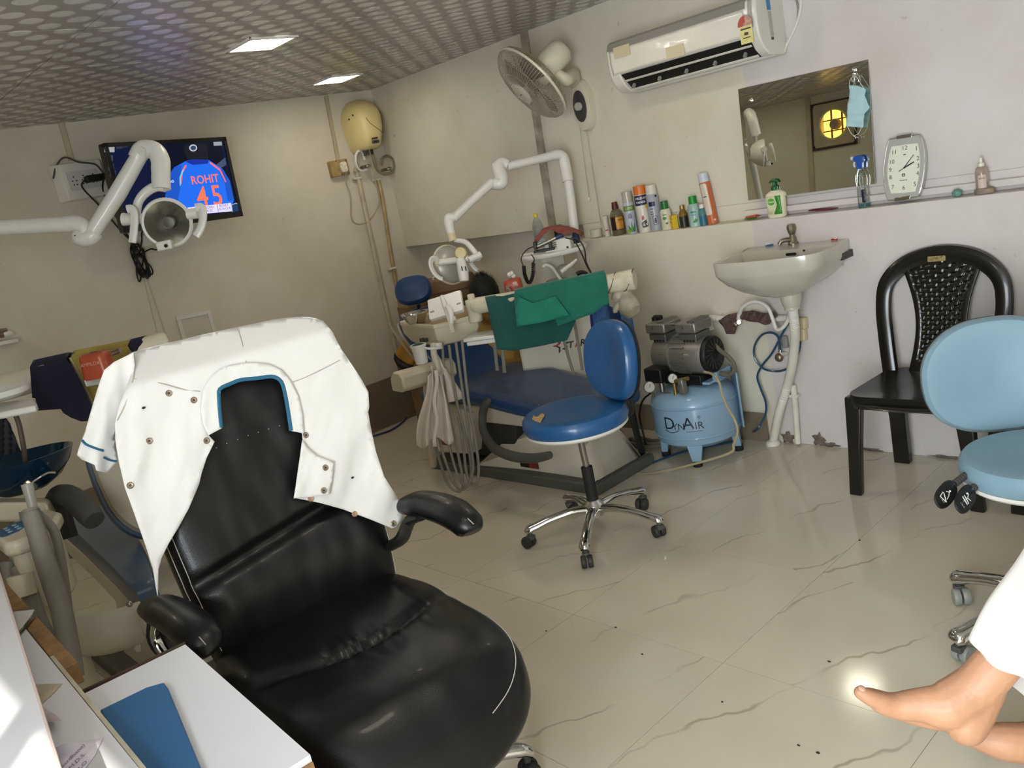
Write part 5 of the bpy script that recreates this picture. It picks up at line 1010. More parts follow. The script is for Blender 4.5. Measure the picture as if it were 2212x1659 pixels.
def stick(name, px, y, w, h, cols, txts, world_y=None):
    c = LC(onY(px[0], px[1], y)); f_ = frm(c, (1, 0, 0), (0, 0, 1), (0, -1, 0))
    o1 = obj('sticker', MB().prism(rrect(w, h, .003, 1), 0, .001, f_), mat(cols[0][0], cols[0][1], .5), dc)
    for nm, hx, u, v, ww, hh in cols[1:]: obj('sticker_panel', MB().prism(rrect(ww, hh, .002, 1, u, v), .001, .0016, f_), mat(nm, hx, .5), o1)
    for s_, sz, u, v, m_ in txts: lettering('lettering', s_, sz, lambda uu, vv, h=0, u=u, v=v: f_(u + uu, v + vv, .002), m_, o1)
Wt = mat('sticker_white_print', '#cfcabb', .5)
stick('sticker', (962, 950), 2.735, .075, .065, [('sticker_black', '#1c1a18'), ('sticker_redbit', '#8f3a2a', .0, -.016, .07, .03), ('sticker_white_bit', '#c9c4b4', 0, .018, .07, .022)], [('Smile with a Smile', .010, 0, .018, M_black), ])
stick('sticker', (1143, 1004), 2.79, .135, .034, [('sticker_black', '#1c1a18'), ('sticker_redbit', '#8f3a2a', .032, 0, .066, .03)], [('UNICORN', .012, .026, .006, M_black), ('DenMart', .012, .026, -.008, M_black), ('UE', .018, .057, 0, M_black)])
# upholstery: profile along the length (x, z) with width
def upholstery(name, prof, y0_, y1_, th, m_):
    rg = []
    for x, z, w, nx, nz_ in prof:
        c = V((x, (y0_ + y1_) / 2, z)); hw = (y1_ - y0_) / 2 * w; n = V((nx, 0, nz_)).normalized(); ring = []
        for u, h in ((-1, .25), (-1, .7), (-.93, .93), (-.8, 1.0), (-.4, .93), (0, .9), (.4, .93), (.8, 1.0), (.93, .93), (1, .7), (1, .25), (.9, 0), (-.9, 0)): ring.append(c + V((0, hw * u, 0)) + n * (th * h))
        rg.append(ring)
    return MB().loft(rg)
seatp = [(-.62, .40, .80, -.25, 1), (-.60, .385, .95, -.25, 1), (-.45, .40, 1, -.15, 1), (-.28, .425, 1, 0, 1), (-.12, .42, 1, .1, 1), (.08, .385, .98, .18, 1), (.25, .36, .92, .1, 1), (.45, .345, .86, .05, 1), (.60, .345, .80, .05, 1), (.66, .345, .62, .2, 1)]
obj('seat_cushion', upholstery('seat', [(x, z, w, a, b) for x, z, w, a, b in seatp], -.28, .24, .095, M_upb), M_upb, dc, sub=1, sharp=180)
rows = []
for i in range(26):
    x = -.45 + 1.05 * i / 25; row = []
    for j in range(21):
        y = -.265 + .49 * j / 20; zt = None
        for (xa, za, *_r), (xb, zb, *_q) in zip(seatp[:-1], seatp[1:]):
            if xa <= x <= xb: zt = za + (zb - za) * (x - xa) / (xb - xa)
        row.append(V((x, y, (zt or .36) + .099 + .007 * abs(nz3(V((x * 9, y * 9, 3)))) + .004 * nz3(V((x * 25, y * 18, 5))) - (.02 if j in (0, 20) else 0))))
    rows.append(row)
obj('clear_film', MB().grid(rows), M_film, dc)
backp = [(-.52, .38, .8, .9, .45), (-.55, .43, .95, .9, .45), (-.67, .54, 1, .9, .42), (-.80, .67, 1, .92, .40), (-.90, .79, .96, .92, .40), (-.935, .835, .85, .92, .42), (-.945, .85, .6, .9, .5)]
obj('backrest', upholstery('back', backp, -.12, .34, .09, M_upb), M_upb, dc, sub=1, sharp=180)
obj('back_piping', MB().tube(spl([V((x - .01, -.12 - .002, z - .01)) for x, z, *_ in backp], 4), .007, 6), mat('piping_cream', '#a8a08c', .5), dc)
obj('back_shell', MB().loft([[V((x - .005 - .03 * k, (-.12 + .34) / 2 + s * .215 * w, z - .012 - .01 * k)) for s, k in ((-1, 0), (-.7, 1.6), (0, 2), (.7, 1.6), (1, 0))] for x, z, w, *_ in backp]), M_shell, dc)
hd_c = LC(D(893, 627, 5.05)); hn = V((.62, -.62, .45)).normalized(); hr = V((0, 0, 1)).cross(hn).normalized(); hu = hn.cross(hr)
hf = frm(hd_c, hr, hu, hn)
obj('headrest', MB().pad(sup(.215, .17, 2.7, 36), [(.001, -.035), (.85, -.035), (1, -.01), (.98, .02), (.88, .034), (.5, .044), (.001, .048)], hf), M_upb, dc)
obj('headrest_back', MB().pad(sup(.20, .155, 2.7, 30), [(.001, -.055), (.8, -.052), (1, -.036), (.001, -.034)], hf), mat('tan_shell', '#b09a78', .5), dc)
obj('headrest_stem', MB().tube([hd_c - hn * .05, LC((-4.30, 3.09, .84))], .016, 8), M_steel, dc)
obj('armrest', MB().tube(spl([LC(onY(1058, 862, 2.70)), LC(onY(1046, 880, 2.66)), LC(onY(1042, 905, 2.60)), LC(onY(1046, 935, 2.56)), LC(onY(1068, 968, 2.52)), LC(onY(1105, 985, 2.50)), LC(onY(1150, 990, 2.50)), LC(onY(1188, 983, 2.50))], 6), [.018, .022, .021, .020, .024, .025, .024, .018], 12), mat('armrest_grey', '#4b4a46', .6, var=.05), dc)
obj('far_armrest', MB().tube(spl([LC((-3.3, 3.28, .50)), LC((-3.34, 3.31, .62)), LC((-3.36, 3.30, .74)), LC((-3.42, 3.28, .80)), LC((-3.55, 3.26, .82))], 6), [.02, .024, .024, .024, .018], 12), mat('armrest_grey'), dc)

# ------------------------------------------------------------------ delivery console beside that chair
TZ = .925
ZT = lambda a, b, z=TZ: onZ(820 + a / 5.53, 560 + b / 5.53, z)
ct_ = [ZT(*p) for p in ((236, 745), (300, 768), (640, 790), (900, 730), (1165, 655), (1200, 600), (1060, 545), (560, 640))]
tc0 = sum(ct_, V()) / len(ct_)
dl = thing('delivery_console', 'cream dental instrument console with hanging grey hoses', 'dental console', (tc0.x, tc0.y, 0))
def trr(k, z): return [V((tc0.x + (p.x - tc0.x) * k, tc0.y + (p.y - tc0.y) * k, z)) for p in ct_]
obj('tray_body', MB().loft([trr(.55, .800), trr(.82, .815), trr(.96, .86), trr(.985, .905), trr(1.0, .908), trr(1.0, .926), trr(.93, .926), trr(.90, .905)]), M_cream, dl, world=True, bevel=.006)
obj('tray_liner', MB().loft([trr(.88, .906), trr(.88, .918)]), mat('tan_mat', '#9c8560', .7), dl, world=True)
# folded film viewer plate on the tray
vc = D(963, 661, 4.12); vn = (-FW * .8 + UP * .35 - RT * .25).normalized(); vr = (RT - vn * RT.dot(vn)).normalized(); vr = (vr + UP * .16).normalized(); vu = vn.cross(vr); vf = frm(vc, vr, vu, vn)
obj('viewer_plate', MB().pad(rrect(.175, .112, .008, 3), [(.98, -.012), (1, -.006), (1, .006), (.97, .012)], vf), M_white, dl, world=True)
obj('viewer_spine', MB().tube(spl([vf(-.01, .05, .014), vf(.0, .0, .016), vf(.012, -.05, .02), vf(.022, -.10, .03)], 5), [.010, .013, .015, .013], 10), M_white, dl, world=True)
for s in (-1, 1): obj('viewer_slot', MB().prism(rrect(.022, .009, .004, 3, s * .068, -.016), .0115, .0125, vf), M_grey, dl, world=True)
obj('viewer_handle', MB().tube(spl([vf(.016, -.03, .035), vf(.03, -.055, .05), vf(.036, -.085, .05), vf(.026, -.12, .03)], 5), [.012, .014, .013, .010], 10), M_white, dl, world=True)
obj('handle_bracket', MB().cyl(vf(.012, -.10, .03), vf(.05, -.10, .03), .012, n=12).box(vf(.018, -.135, .02), (.02, .02, .05)), M_cream, dl, world=True, bevel=.003)
pl_ = lambda a, b, dep=4.15: D(820 + a / 5.53, 560 + b / 5.53, dep)
obj('support_post', MB().tube(spl([pl_(640, 1000), pl_(650, 1130), pl_(680, 1260), pl_(690, 1340), pl_(650, 1400)], 6), .016, 12), M_shell, dl, world=True)
obj('post_socket', MB().cyl(pl_(700, 1000), pl_(705, 1075), .02, n=14), M_white, dl, world=True, bevel=.003)
obj('cup_arm', MB().tube(spl([pl_(720, 1060, 4.1), pl_(620, 1070, 4.06), pl_(530, 1060, 4.06), pl_(505, 1075, 4.08)], 5), .006, 8), M_white, dl, world=True)
obj('valve_knob', MB().box(pl_(510, 970, 4.16), (.02, .02, .025)).box(pl_(550, 965, 4.15), (.022, .02, .02)), M_dark, dl, world=True, bevel=.003)
# hollow beam under the tray
bA, bB = pl_(205, 1470, 4.12), pl_(840, 1290, 4.35); bd_ = (bB - bA).normalized(); bs_ = bd_.cross(V((0, 0, 1))).normalized(); bu_ = bs_.cross(bd_)
beam_o = [(-.045, -.045), (.025, -.05), (.05, -.03), (.05, .02), (.03, .045), (-.015, .05), (-.045, .02)]
obj('support_beam', MB().loft([[p + bs_ * u + bu_ * v for u, v in beam_o] for p in (bA, bB)]), M_cream, dl, world=True, bevel=.006)
obj('beam_end', MB().loft([[p + bs_ * u * .86 + bu_ * v * .86 for u, v in beam_o] for p in (bA - bd_ * .004, bA + bd_ * .002)]), mat('beam_cap', '#c2baa4', .5), dl, world=True)
# stand to the floor behind the cloth
obj('floor_post', MB().tube([pl_(560, 1380, 4.25), onZ(936, 1004, .07)], .022, 12), M_shell, dl, world=True)
# instrument hoses
hs = [((955, 740), (965, 860), (985, 960), (1000, 1040), (990, 1062), (965, 1040), (940, 960), (925, 900)), ((970, 745), (985, 860), (1010, 960), (1018, 1020), (1005, 1055), (985, 1050), (960, 990), (945, 930)), ((985, 740), (1000, 850), (1015, 950), (1022, 1010), (1010, 1048), (990, 1030), (970, 960), (960, 900)), ((998, 735), (1010, 850), (1025, 940), (1034, 1010), (1028, 1045), (1010, 1030), (1000, 960), (990, 900))]
for k, h in enumerate(hs):
    obj('instrument_hose', MB().tube(spl([D(x, y, 4.16 - .02 * k + (.04 if i > 4 else 0)) for i, (x, y) in enumerate(h)], 8), .0068, 8), mat('grey_silicone_hose', '#7e7b70', .5), dl, world=True)
# thick articulated arm to the right
aA, aB = D(1022, 662, 4.12), D(1372, 603, 3.80); ad_ = (aB - aA).normalized()
obj('arm_tube', MB().tube([aA, aA.lerp(aB, .3), aA.lerp(aB, .8), aB], [.040, .038, .040, .047], 18), mat('grubby_cream', '#c5bda6', .5, var=.2, scale=18), dl, world=True, bevel=.01)
obj('arm_joint', MB().cyl(aA - V((0, 0, .075)), aA + V((0, 0, .035)), .034, n=18).cyl(aA + V((.0, 0, .03)), aA + V((0, 0, .06)), .018, n=12), mat('grubby_cream'), dl, world=True, bevel=.006)
obj('arm_tape', MB().tube([aB - ad_ * .17 + (RT * math.cos(i * .9) * 0 + UP * math.cos(i * .7) + FW * math.sin(i * .7)) * .0475 + ad_ * i * .009 for i in range(19)], .0022, 5), mat('dark_thread', '#4c4436', .7), dl, world=True)
it = pl_(1230, 925, 4.10)
obj('instrument_shelf', MB().box(it + V((.02, .04, 0)), (.24, .14, .016), Matrix.Rotation(R(28), 3, 'Z')).box(it + V((.02, .04, -.02)), (.22, .12, .02), Matrix.Rotation(R(28), 3, 'Z')), M_white, dl, world=True, bevel=.004)
for px_ in ((1068, 740), (1084, 745)): obj('shelf_tube', MB().tube([D(*px_, 4.25), D(px_[0] + 6, px_[1] + 60, 4.27)], .009, 8), mat('grey_silicone_hose'), dl, world=True)

# things lying on the console
bwl = onZ(898, 686, .95); t = thing('steel_bowl', 'shiny stainless steel bowl on the instrument console', 'bowl', (bwl.x, bwl.y, .922))
obj('bowl', MB().lathe([(.035, 0), (.04, .002), (.058, .03), (.068, .05), (.073, .052), (.072, .055), (.066, .054), (.055, .032), (.036, .006), (.001, .005)], n=32), M_chrome, t)
cp = pl_(480, 1120, 4.08); t = thing('plastic_cup', 'white plastic cup in the ring under the console', 'cup', cp - V((0, 0, .04)))
obj('body', MB().lathe([(.027, -.01), (.029, -.008), (.035, .07), (.039, .072), (.039, .082), (.034, .082), (.027, .0), (.001, -.002)], n=24), M_white, t)
obj('green_pad', MB().ell((0, 0, .075), .033, .03, .012), mat('dark_teal_pad', '#12423f', .8), t)
# hanging white cloth on the beam
wc = thing('white_cloth', 'crumpled white cloth hanging over the console beam', 'cloth', pl_(560, 1300, 4.08))
rows = []
for i in range(23):
    v = i / 22; yy = 790 + 165 * v; xl = 922 - 20 * v + (6 * math.sin(v * 6)); xr = 945 + 36 * v ** .8; row = []
    for j in range(31):
        u = j / 30; x = xl + (xr - xl) * u + (18 if v < .1 else 0) * (.5 - u); y = yy + 10 * math.sin(u * 9) * v - 6 * (u - .5) * 2 * v
        row.append(D(x, y, 4.06 - .014 * math.sin(u * 21 + v * 2) * (.4 + v) + .008 * math.sin(u * 9 + 2)))
    rows.append(row)
obj('front_fall', MB().grid(rows), mat('white_cotton', '#cfc6bb', .85, var=.05, scale=20), wc, world=True, solid=.003)
rows = []
for i in range(13):
    v = i / 12; row = []
    for j in range(17):
        u = j / 16; row.append(D(935 + 60 * u * v + 10 * u, 785 + 95 * v - 20 * u, 4.13 + .012 * math.sin(u * 12 + v * 3) + .04 * u))
    rows.append(row)
obj('back_fall', MB().grid(rows), mat('white_cotton'), wc, world=True, solid=.003)
obj('tie', MB().grid([[D(941 + a + 3 * math.sin(i * .8), 800 + i * 11, 4.04 - .003 * i) for a in (-4, 4)] for i in range(16)]), mat('white_cotton'), wc, world=True, solid=.002)

# ------------------------------------------------------------------ green cloths on the arm
def drape(name, lab, front_px, dep0, dep1, hexc, seedv, top_row, back_len, cat='cloth', amp=.012, step=9):
    """front panel traced in the photograph, folded over the arm to a back panel"""
    t = thing(name, lab, cat, D(*front_px[0], dep0)); m_ = mat('fabric_' + hexc, hexc, .9, var=.10, scale=16, sheen=.2)
    x0_, x1_ = min(p[0] for p in front_px), max(p[0] for p in front_px); ytop = min(p[1] for p in front_px)
    def fm(u, v):
        f_ = (u - x0_) / (x1_ - x0_); dep = dep0 + (dep1 - dep0) * f_; s_ = max(0, min(1, (v - ytop) / 110))
        return D(u, v, dep + amp * nz3(V((u * .022, v * .012, seedv))) + amp * .5 * nz3(V((u * .06, v * .03, seedv + 9))) - .0 * s_)
    obj('front_panel', MB().sheet(front_px, step, fm), m_, t, world=True, solid=.003)
    rows = []
    for k in range(9):
        a = k / 8; row = []
        for x, y in top_row:
            p = fm(x, y); row.append(p + FW * (.10 * min(1, a * 2.5)) + V((0, 0, .022 * math.sin(min(1, a * 2.5) * PI) - max(0, a - .4) * back_len)))
        rows.append(row)
    obj('back_panel', MB().grid(rows), m_, t, world=True, solid=.003)
    return t
drape('surgical_drape', 'dark teal cloth draped over the console arm under the green cloth', [(1049, 648), (1110, 634), (1200, 640), (1245, 660), (1245, 690), (1225, 735), (1165, 748), (1110, 758), (1074, 755), (1068, 730), (1060, 690)], 4.035, 3.90, '#0c4740', 1, [(1049 + 24 * k, 648 - 3.4 * k) for k in range(8)], .25)
drape('surgical_drape', 'bright green cloth draped over the console arm', [(1110, 633), (1160, 618), (1225, 606), (1290, 594), (1308, 591), (1312, 620), (1316, 655), (1305, 660), (1280, 678), (1245, 690), (1205, 705), (1200, 690), (1150, 700), (1117, 706), (1113, 670)], 3.965, 3.79, '#116351', 4, [(1112 + 24.5 * k, 632 - 5.1 * k) for k in range(9)], .22)
obj('folded_corner', MB().sheet([(1120, 640), (1150, 655), (1200, 640), (1230, 681), (1170, 697), (1118, 705), (1114, 670)], 8, lambda u, v: D(u, v, 3.925 - (u - 1110) * .0007 + .01 * nz3(V((u * .03, v * .03, 8))))), mat('fabric_light_green', '#17705a', .9, var=.1, scale=14), bpy.data.objects['surgical_drape.001'], world=True, solid=.003)
# glove and blue cloths under the arm end
gl = thing('rubber_glove', 'grubby white rubber glove hanging from the end of the console arm', 'glove', D(1355, 650, 3.85))
obj('palm', MB().tube(spl([D(1352, 612, 3.84), D(1352, 632, 3.85), D(1355, 650, 3.85), D(1362, 668, 3.85), D(1370, 682, 3.85)], 5), [.022, .028, .045, .05, .028], 16), mat('grubby_latex', '#a9a08c', .55, var=.25, scale=18), gl, world=True)
obj('cuff', MB().tube(spl([D(1328, 650, 3.87), D(1336, 640, 3.86), D(1348, 632, 3.86)], 5), [.02, .03, .022], 12), mat('grubby_latex'), gl, world=True)
obj('finger', MB().tube(spl([D(1340, 655, 3.85), D(1330, 668, 3.86), D(1330, 676, 3.86)], 5), [.018, .014, .009], 10), mat('grubby_latex'), gl, world=True)
bl_ = thing('blue_cloth', 'two tone blue cloth hanging below the arm end behind the stool', 'cloth', D(1330, 700, 4.0))
obj('light_panel', MB().sheet([(1276, 668), (1316, 655), (1318, 735), (1280, 728)], 9, lambda u, v: D(u, v, 4.0 + .014 * math.sin(u * .25) + .006 * nz3(V((u * .05, v * .05, 1))))), mat('cloth_mid_blue', '#3f6597', .85, var=.08), bl_, world=True, solid=.003)
obj('dark_panel', MB().sheet([(1314, 660), (1345, 675), (1366, 690), (1374, 730), (1318, 738)], 9, lambda u, v: D(u, v, 4.02 + .012 * math.sin(u * .3))), mat('cloth_dark_blue', '#1c3763', .85, var=.1), bl_, world=True, solid=.003)
obj('navy_hem', MB().tube([D(1276, 672, 3.985), D(1281, 725, 3.985)], .006, 6), mat('navy_hem', '#1a1f5c', .8), bl_, world=True)
obj('blue_side', MB().sheet([(1340, 672), (1366, 688), (1374, 730), (1345, 734)], 9, lambda u, v: D(u, v, 4.005)), mat('cloth_mid_blue'), bl_, world=True, solid=.003)

# ------------------------------------------------------------------ water unit with star lettering, spittoon and shelf
WU = D(1232, 760, 4.72); WUx, WUy = WU.x, WU.y
wu = thing('dental_water_unit', 'white dental water unit with star lettering, bowl and shelf', 'dental unit', (WUx, WUy, 0))
wu_f = frm((WUx, WUy, 0), RT.normalized() * 0 + V((.69, .725, 0)).normalized(), (0, 0, 1), V((.725, -.69, 0)).normalized())
def wbox(u0, u1, z0, z1, d0, d1): return [[wu_f(u, z, d) for u, d in ((u0, d0), (u1, d0), (u1, d1), (u0, d1))] for z in (z0, z1)]
obj('cabinet', MB().loft(wbox(-.27, .15, .10, .76, -.22, .0)), M_shell, wu, world=True, bevel=.012)
obj('cabinet_top', MB().loft(wbox(-.22, .17, .765, .83, -.22, .01)), M_white, wu, world=True, bevel=.012)
obj('plinth', MB().loft(wbox(-.25, .13, .0, .10, -.20, -.02)), M_base, wu, world=True)
sg = wu_f
def star(cx, cz, R1, R2, rot=0): return [(cx + (R1 if k % 2 == 0 else R2) * math.sin(k * PI / 5 + rot), cz + (R1 if k % 2 == 0 else R2) * math.cos(k * PI / 5 + rot)) for k in range(10)]
sz_ = onN(1218, 748, (WUx, WUy, 0), V((.725, -.69, 0)).normalized()); su0 = (sz_ - V((WUx, WUy, 0))).dot(V((.69, .725, 0)).normalized()); sv0 = sz_.z
obj('star_badge', MB().prism(star(su0 - .012, sv0 + .004, .044, .019, -.1), .0005, .0015, sg), mat('star_black', '#1a1a1c', .5), wu, world=True)
obj('star_core', MB().prism(star(su0 - .006, sv0 + .006, .034, .014, -.1), .0015, .0022, sg), M_shell, wu, world=True)
obj('star_red_edge', MB().prism([(su0 - .06, sv0 + .012), (su0 - .03, sv0 + .02), (su0 - .018, sv0 + .06), (su0 - .012, sv0 + .052), (su0 - .022, sv0 + .012), (su0 - .05, sv0 + .006)], .0022, .003, sg), mat('star_red', '#a33a2c', .5), wu, world=True)
lettering('lettering', 'ST', .05, lambda u, v, h=0: sg(su0 + .022 + u, sv0 + v, .0032), M_black, wu, world=True, bold=.001, shear=.3)
lettering('lettering', 'R', .05, lambda u, v, h=0: sg(su0 + .10 + u, sv0 + v, .0032), M_black, wu, world=True, bold=.001, shear=.3)
obj('red_stroke', MB().prism([(su0 + .058, sv0 - .017), (su0 + .066, sv0 - .017), (su0 + .082, sv0 + .019), (su0 + .076, sv0 + .019)], .0022, .0034, sg), mat('star_red'), wu, world=True)
col = wu_f(-.02, 0, -.13)
obj('column', MB().loft([[V((col.x, col.y, 0)) + V((.69, .725, 0)).normalized() * u + V((.725, -.69, 0)).normalized() * d + V((0, 0, z)) for u, d in rrect(.17, .12, .02, 2)] for z in (.78, 1.075)]), M_shell, wu, world=True)
# curved top shelf
sh = D(1198, 527, 4.62); ss = frm((sh.x, sh.y, 1.085), V((.69, .725, 0)).normalized(), V((-.725, .69, 0)).normalized(), (0, 0, 1))
so_ = [(-.19, -.0), (-.15, -.06), (-.05, -.10), (.05, -.10), (.13, -.06), (.17, .02), (.17, .14), (-.19, .14)]
obj('top_shelf', MB().pad(so_, [(.001, 0), (.97, 0), (1, .006), (1, .02), (.98, .024), (.94, .024), (.92, .018), (.001, .018)], ss), M_white, wu, world=True)
# spittoon bowl, cup filler and suction holder
sb_ = D(1225, 612, 4.60)
obj('spittoon_bowl', MB().lathe([(.04, -.06), (.08, -.045), (.105, .0), (.11, .028), (.107, .03), (.098, .004), (.07, -.035), (.001, -.045)], (sb_.x, sb_.y, sb_.z), n=32), mat('bowl_glass_white', '#c9c6b8', .15, trans=.3, var=.03), wu, world=True)
obj('bowl_cover', MB().ell(D(1228, 590, 4.58), .07, .05, .035, 18, 10, Matrix.Rotation(R(35), 3, 'Y')), mat('translucent_grey', '#b3b0a2', .25, trans=.3), wu, world=True)
obj('cup_filler', MB().tube(spl([D(1212, 606, 4.57), D(1200, 588, 4.57), D(1190, 576, 4.57), D(1178, 573, 4.57), D(1173, 578, 4.57)], 5), .010, 10), M_white, wu, world=True)
obj('suction_tip', MB().tube([D(1212, 588, 4.5), D(1232, 573, 4.5), D(1246, 560, 4.5)], [.012, .011, .006], 10), M_white, wu, world=True)
obj('holder_cup', MB().lathe([(.035, 0), (.038, .005), (.042, .08), (.039, .08), (.036, .01), (.001, .008)], D(1190, 620, 4.5) - V((0, 0, .06)), n=24), mat('bowl_glass_white'), wu, world=True)
for a in (((1210, 700), (1225, 760), (1240, 810)), ((1240, 690), (1252, 760), (1258, 800))): obj('suction_hose', MB().tube(spl([D(*p, 4.45) for p in a], 6), .008, 8), mat('grey_silicone_hose'), wu, world=True)
obj('floor_base', MB().loft(wbox(-.3, .2, .0, .05, -.24, .03)), M_base, wu, world=True)

# things on the shelf
SZ = 1.085 + .0185
p = D(1205, 513, 4.60); t = thing('control_box', 'white electronic control box on the curved shelf', 'box', (p.x, p.y, SZ), R(32))
obj('case', MB().box((0, 0, .032), (.14, .09, .062)), M_white, t, bevel=.004)
for k in range(3): obj('vent', MB().box((-.02, -.0455, .028 + k * .010), (.03, .001, .003)), M_dark, t)
obj('power_knob', MB().cyl((.052, -.045, .014), (.052, -.05, .014), .006, n=12), M_black, t)
t = thing('red_rag', 'faded red cloth lying over the control box', 'cloth', (p.x, p.y, SZ + .06))
rows = []
pts0 = [(1156, 512, .0), (1172, 495, .0), (1190, 488, 0), (1212, 486, 0), (1235, 492, 0), (1258, 500, 0)]
for i in range(9):
    row = []
    for j in range(26):
        f_ = j / 25 * 5; k = min(4, int(f_)); g_ = f_ - k; x = pts0[k][0] * (1 - g_) + pts0[k + 1][0] * g_; y = pts0[k][1] * (1 - g_) + pts0[k + 1][1] * g_
        row.append(D(x + 2 * math.sin(i + j * .7), y + i * (1.6 + .7 * math.sin(j * .5)), 4.60 - .05 * math.sin(i / 8 * PI / 2) + .012 * nz3(V((i * .4, j * .4, 2)))))
    rows.append(row)
obj('fabric', MB().grid(rows), mat('faded_red_cloth', '#8a4a42', .85, var=.25, scale=40), t, world=True, solid=.003)
t = thing('handpiece_holder', 'black handpiece cradle holding a silver motor handpiece', 'holder', D(1172, 535, 4.50))
hc0 = D(1172, 533, 4.47)
obj('cradle', MB().box(D(1176, 540, 4.47), (.11, .045, .012), Matrix.Rotation(R(38), 3, 'Z')), M_black, t, world=True, bevel=.003)
for px_ in ((1157, 530), (1190, 530)): obj('prong', MB().box(D(*px_, 4.47), (.018, .05, .04), Matrix.Rotation(R(38), 3, 'Z')), M_black, t, world=True, bevel=.004)
obj('handpiece', MB().tube([D(1160, 533, 4.45), D(1180, 524, 4.45), D(1200, 515, 4.45)], [.009, .011, .009], 12), M_steel, t, world=True)
obj('blue_collar', MB().tube([D(1200, 515, 4.45), D(1208, 511, 4.45), D(1217, 507, 4.45)], [.010, .010, .003], 12), mat('collar_blue', '#27416e', .4), t, world=True)
cpt = []
p0_, p1_, p2_ = D(1133, 575, 4.45), D(1143, 612, 4.45), D(1152, 570, 4.45)
path = spl([D(1131, 575, 4.45), D(1134, 595, 4.45), D(1143, 612, 4.45), D(1151, 595, 4.45), D(1152, 568, 4.45)], 40)
for i, q in enumerate(path): cpt.append(q + RT * (.008 * math.cos(i * 1.25)) + FW * (.008 * math.sin(i * 1.25)))
obj('coiled_cord', MB().tube(cpt, .0035, 6), M_black, t, world=True)
obj('cord', MB().tube(spl([D(1155, 532, 4.47), D(1140, 538, 4.46), D(1129, 550, 4.45), D(1126, 562, 4.45), D(1131, 575, 4.45)], 6), .003, 6), M_black, t, world=True)
obj('cord', MB().tube(spl([D(1148, 550, 4.5), D(1154, 560, 4.47), D(1152, 568, 4.45)], 6), .003, 6), M_black, t, world=True)
for k, pts in enumerate((((1222, 514), (1240, 520), (1255, 545), (1268, 575), (1280, 596)), ((1235, 513), (1252, 520), (1263, 540), (1266, 565), (1275, 585), (1284, 602)))):
    tag(obj('black_cable', MB().tube(spl([D(x, y, 4.5 - .08 * i) for i, (x, y) in enumerate(pts)], 6), .0038, 6), M_black), 'black cable hanging from the shelf to the arm, %s strand' % ('left', 'right')[k], 'cable')
t = thing('black_plug', 'short black plug end behind the green cloth', 'plug', D(1255, 592, 4.3))
obj('plug', MB().tube(spl([D(1246, 592, 4.3), D(1256, 588, 4.3), D(1266, 590, 4.3), D(1272, 598, 4.3)], 5), [.012, .010, .008, .004], 10), M_black, t, world=True)
# bottle and cans at the back of the shelf
bp0 = D(1166, 515, 4.72); t = thing('water_bottle', 'clear plastic water bottle with a yellow cap standing on the shelf', 'bottle', (bp0.x, bp0.y, SZ), 0)
wbl = [(.028, 0), (.031, .006), (.031, .07), (.028, .085), (.031, .10), (.031, .135), (.022, .165), (.012, .182), (.011, .19)]
obj('body', MB().lathe(wbl, n=24), mat('thin_clear_plastic', '#e6ebe6', .06, trans=.9, var=0, ior=1.12), t); obj('label', MB().lathe([(.0315, .03), (.0315, .07)], n=24), mat('bottle_label_pale_blue', '#a9c2cc', .4), t)
obj('cap', MB().lathe([(.0125, .19), (.0125, .208), (.001, .209)], n=18), mat('cap_yellow', '#cfae2c', .4), t)
bp0 = D(1206, 500, 4.80); t = thing('deodorant_can', 'black deodorant can on the shelf beside the lamp pole', 'can', (bp0.x, bp0.y, SZ)); obj('body', MB().lathe([(.024, 0), (.025, .004), (.025, .085), (.022, .09)], n=20), M_black, t); obj('cap', MB().lathe([(.023, .09), (.023, .118), (.02, .12), (.001, .121)], n=20), mat('cap_black_gloss', '#181818', .2, coat=.4), t)
bp0 = D(1243, 505, 4.80); t = thing('ink_bottle', 'small dark blue bottle behind the lamp pole', 'bottle', (bp0.x, bp0.y, SZ)); obj('body', MB().lathe([(.018, 0), (.02, .004), (.02, .05), (.012, .062)], n=18), mat('ink_blue', '#233458', .3), t); obj('cap', MB().lathe([(.013, .06), (.013, .078), (.001, .079)], n=18), M_dark, t)
# orange cotton dispensers
def cotton_box(name, lab, p, rz, s=1.0, clip=None):
    t = thing(name, lab, 'dispenser', p, rz); mo_ = mat('dispenser_orange', '#a8492c', .4, var=.08, coat=.2)
    obj('box', MB().loft([[V((u, v, z)) for u, v in rrect(w * s, w * .8 * s, .02 * s, 4)] for z, w in ((0, .098), (.01 * s, .1), (.07 * s, .094), (.082 * s, .088), (.088 * s, .075))]), mo_, t, sharp=50)
    lettering('lettering', 'AMPILOX', .017 * s, lambda u, v, h=0: V((u, -.0405 * s - .0012 + 0 * v, .055 * s + v)), mat('dispenser_print', '#d6a58c', .5), t)
    obj('slot', MB().prism(rrect(.03 * s, .012 * s, .004, 2), .088 * s, .0895 * s, XY), M_dark, t)
    return t
zc_ = D(1111, 628, 4.45); cbx = cotton_box('cotton_dispenser', 'orange cotton dispenser behind the green cloth', (zc_.x, zc_.y, zc_.z - .02), R(40), .95)
cw = MB()
for k in range(5): cw.ell((.01 * math.cos(k * 1.3), .01 * math.sin(k * 1.3), .095 + .004 * k), .012, .012, .012, 10, 8)
obj('cotton_tuft', cw, mat('cotton_white', '#e0dcd2', .9), cbx)
t = thing('instrument_tray', 'pale instrument tray carrying the orange dispenser', 'tray', (zc_.x, zc_.y, zc_.z - .034), R(40)); obj('plate', MB().box((.0, 0, .006), (.40, .12, .012)), M_shell, t, bevel=.003); obj('stem', MB().cyl((0.05, 0, 0), (.05, 0, -.1), .014, n=10), M_shell, t)
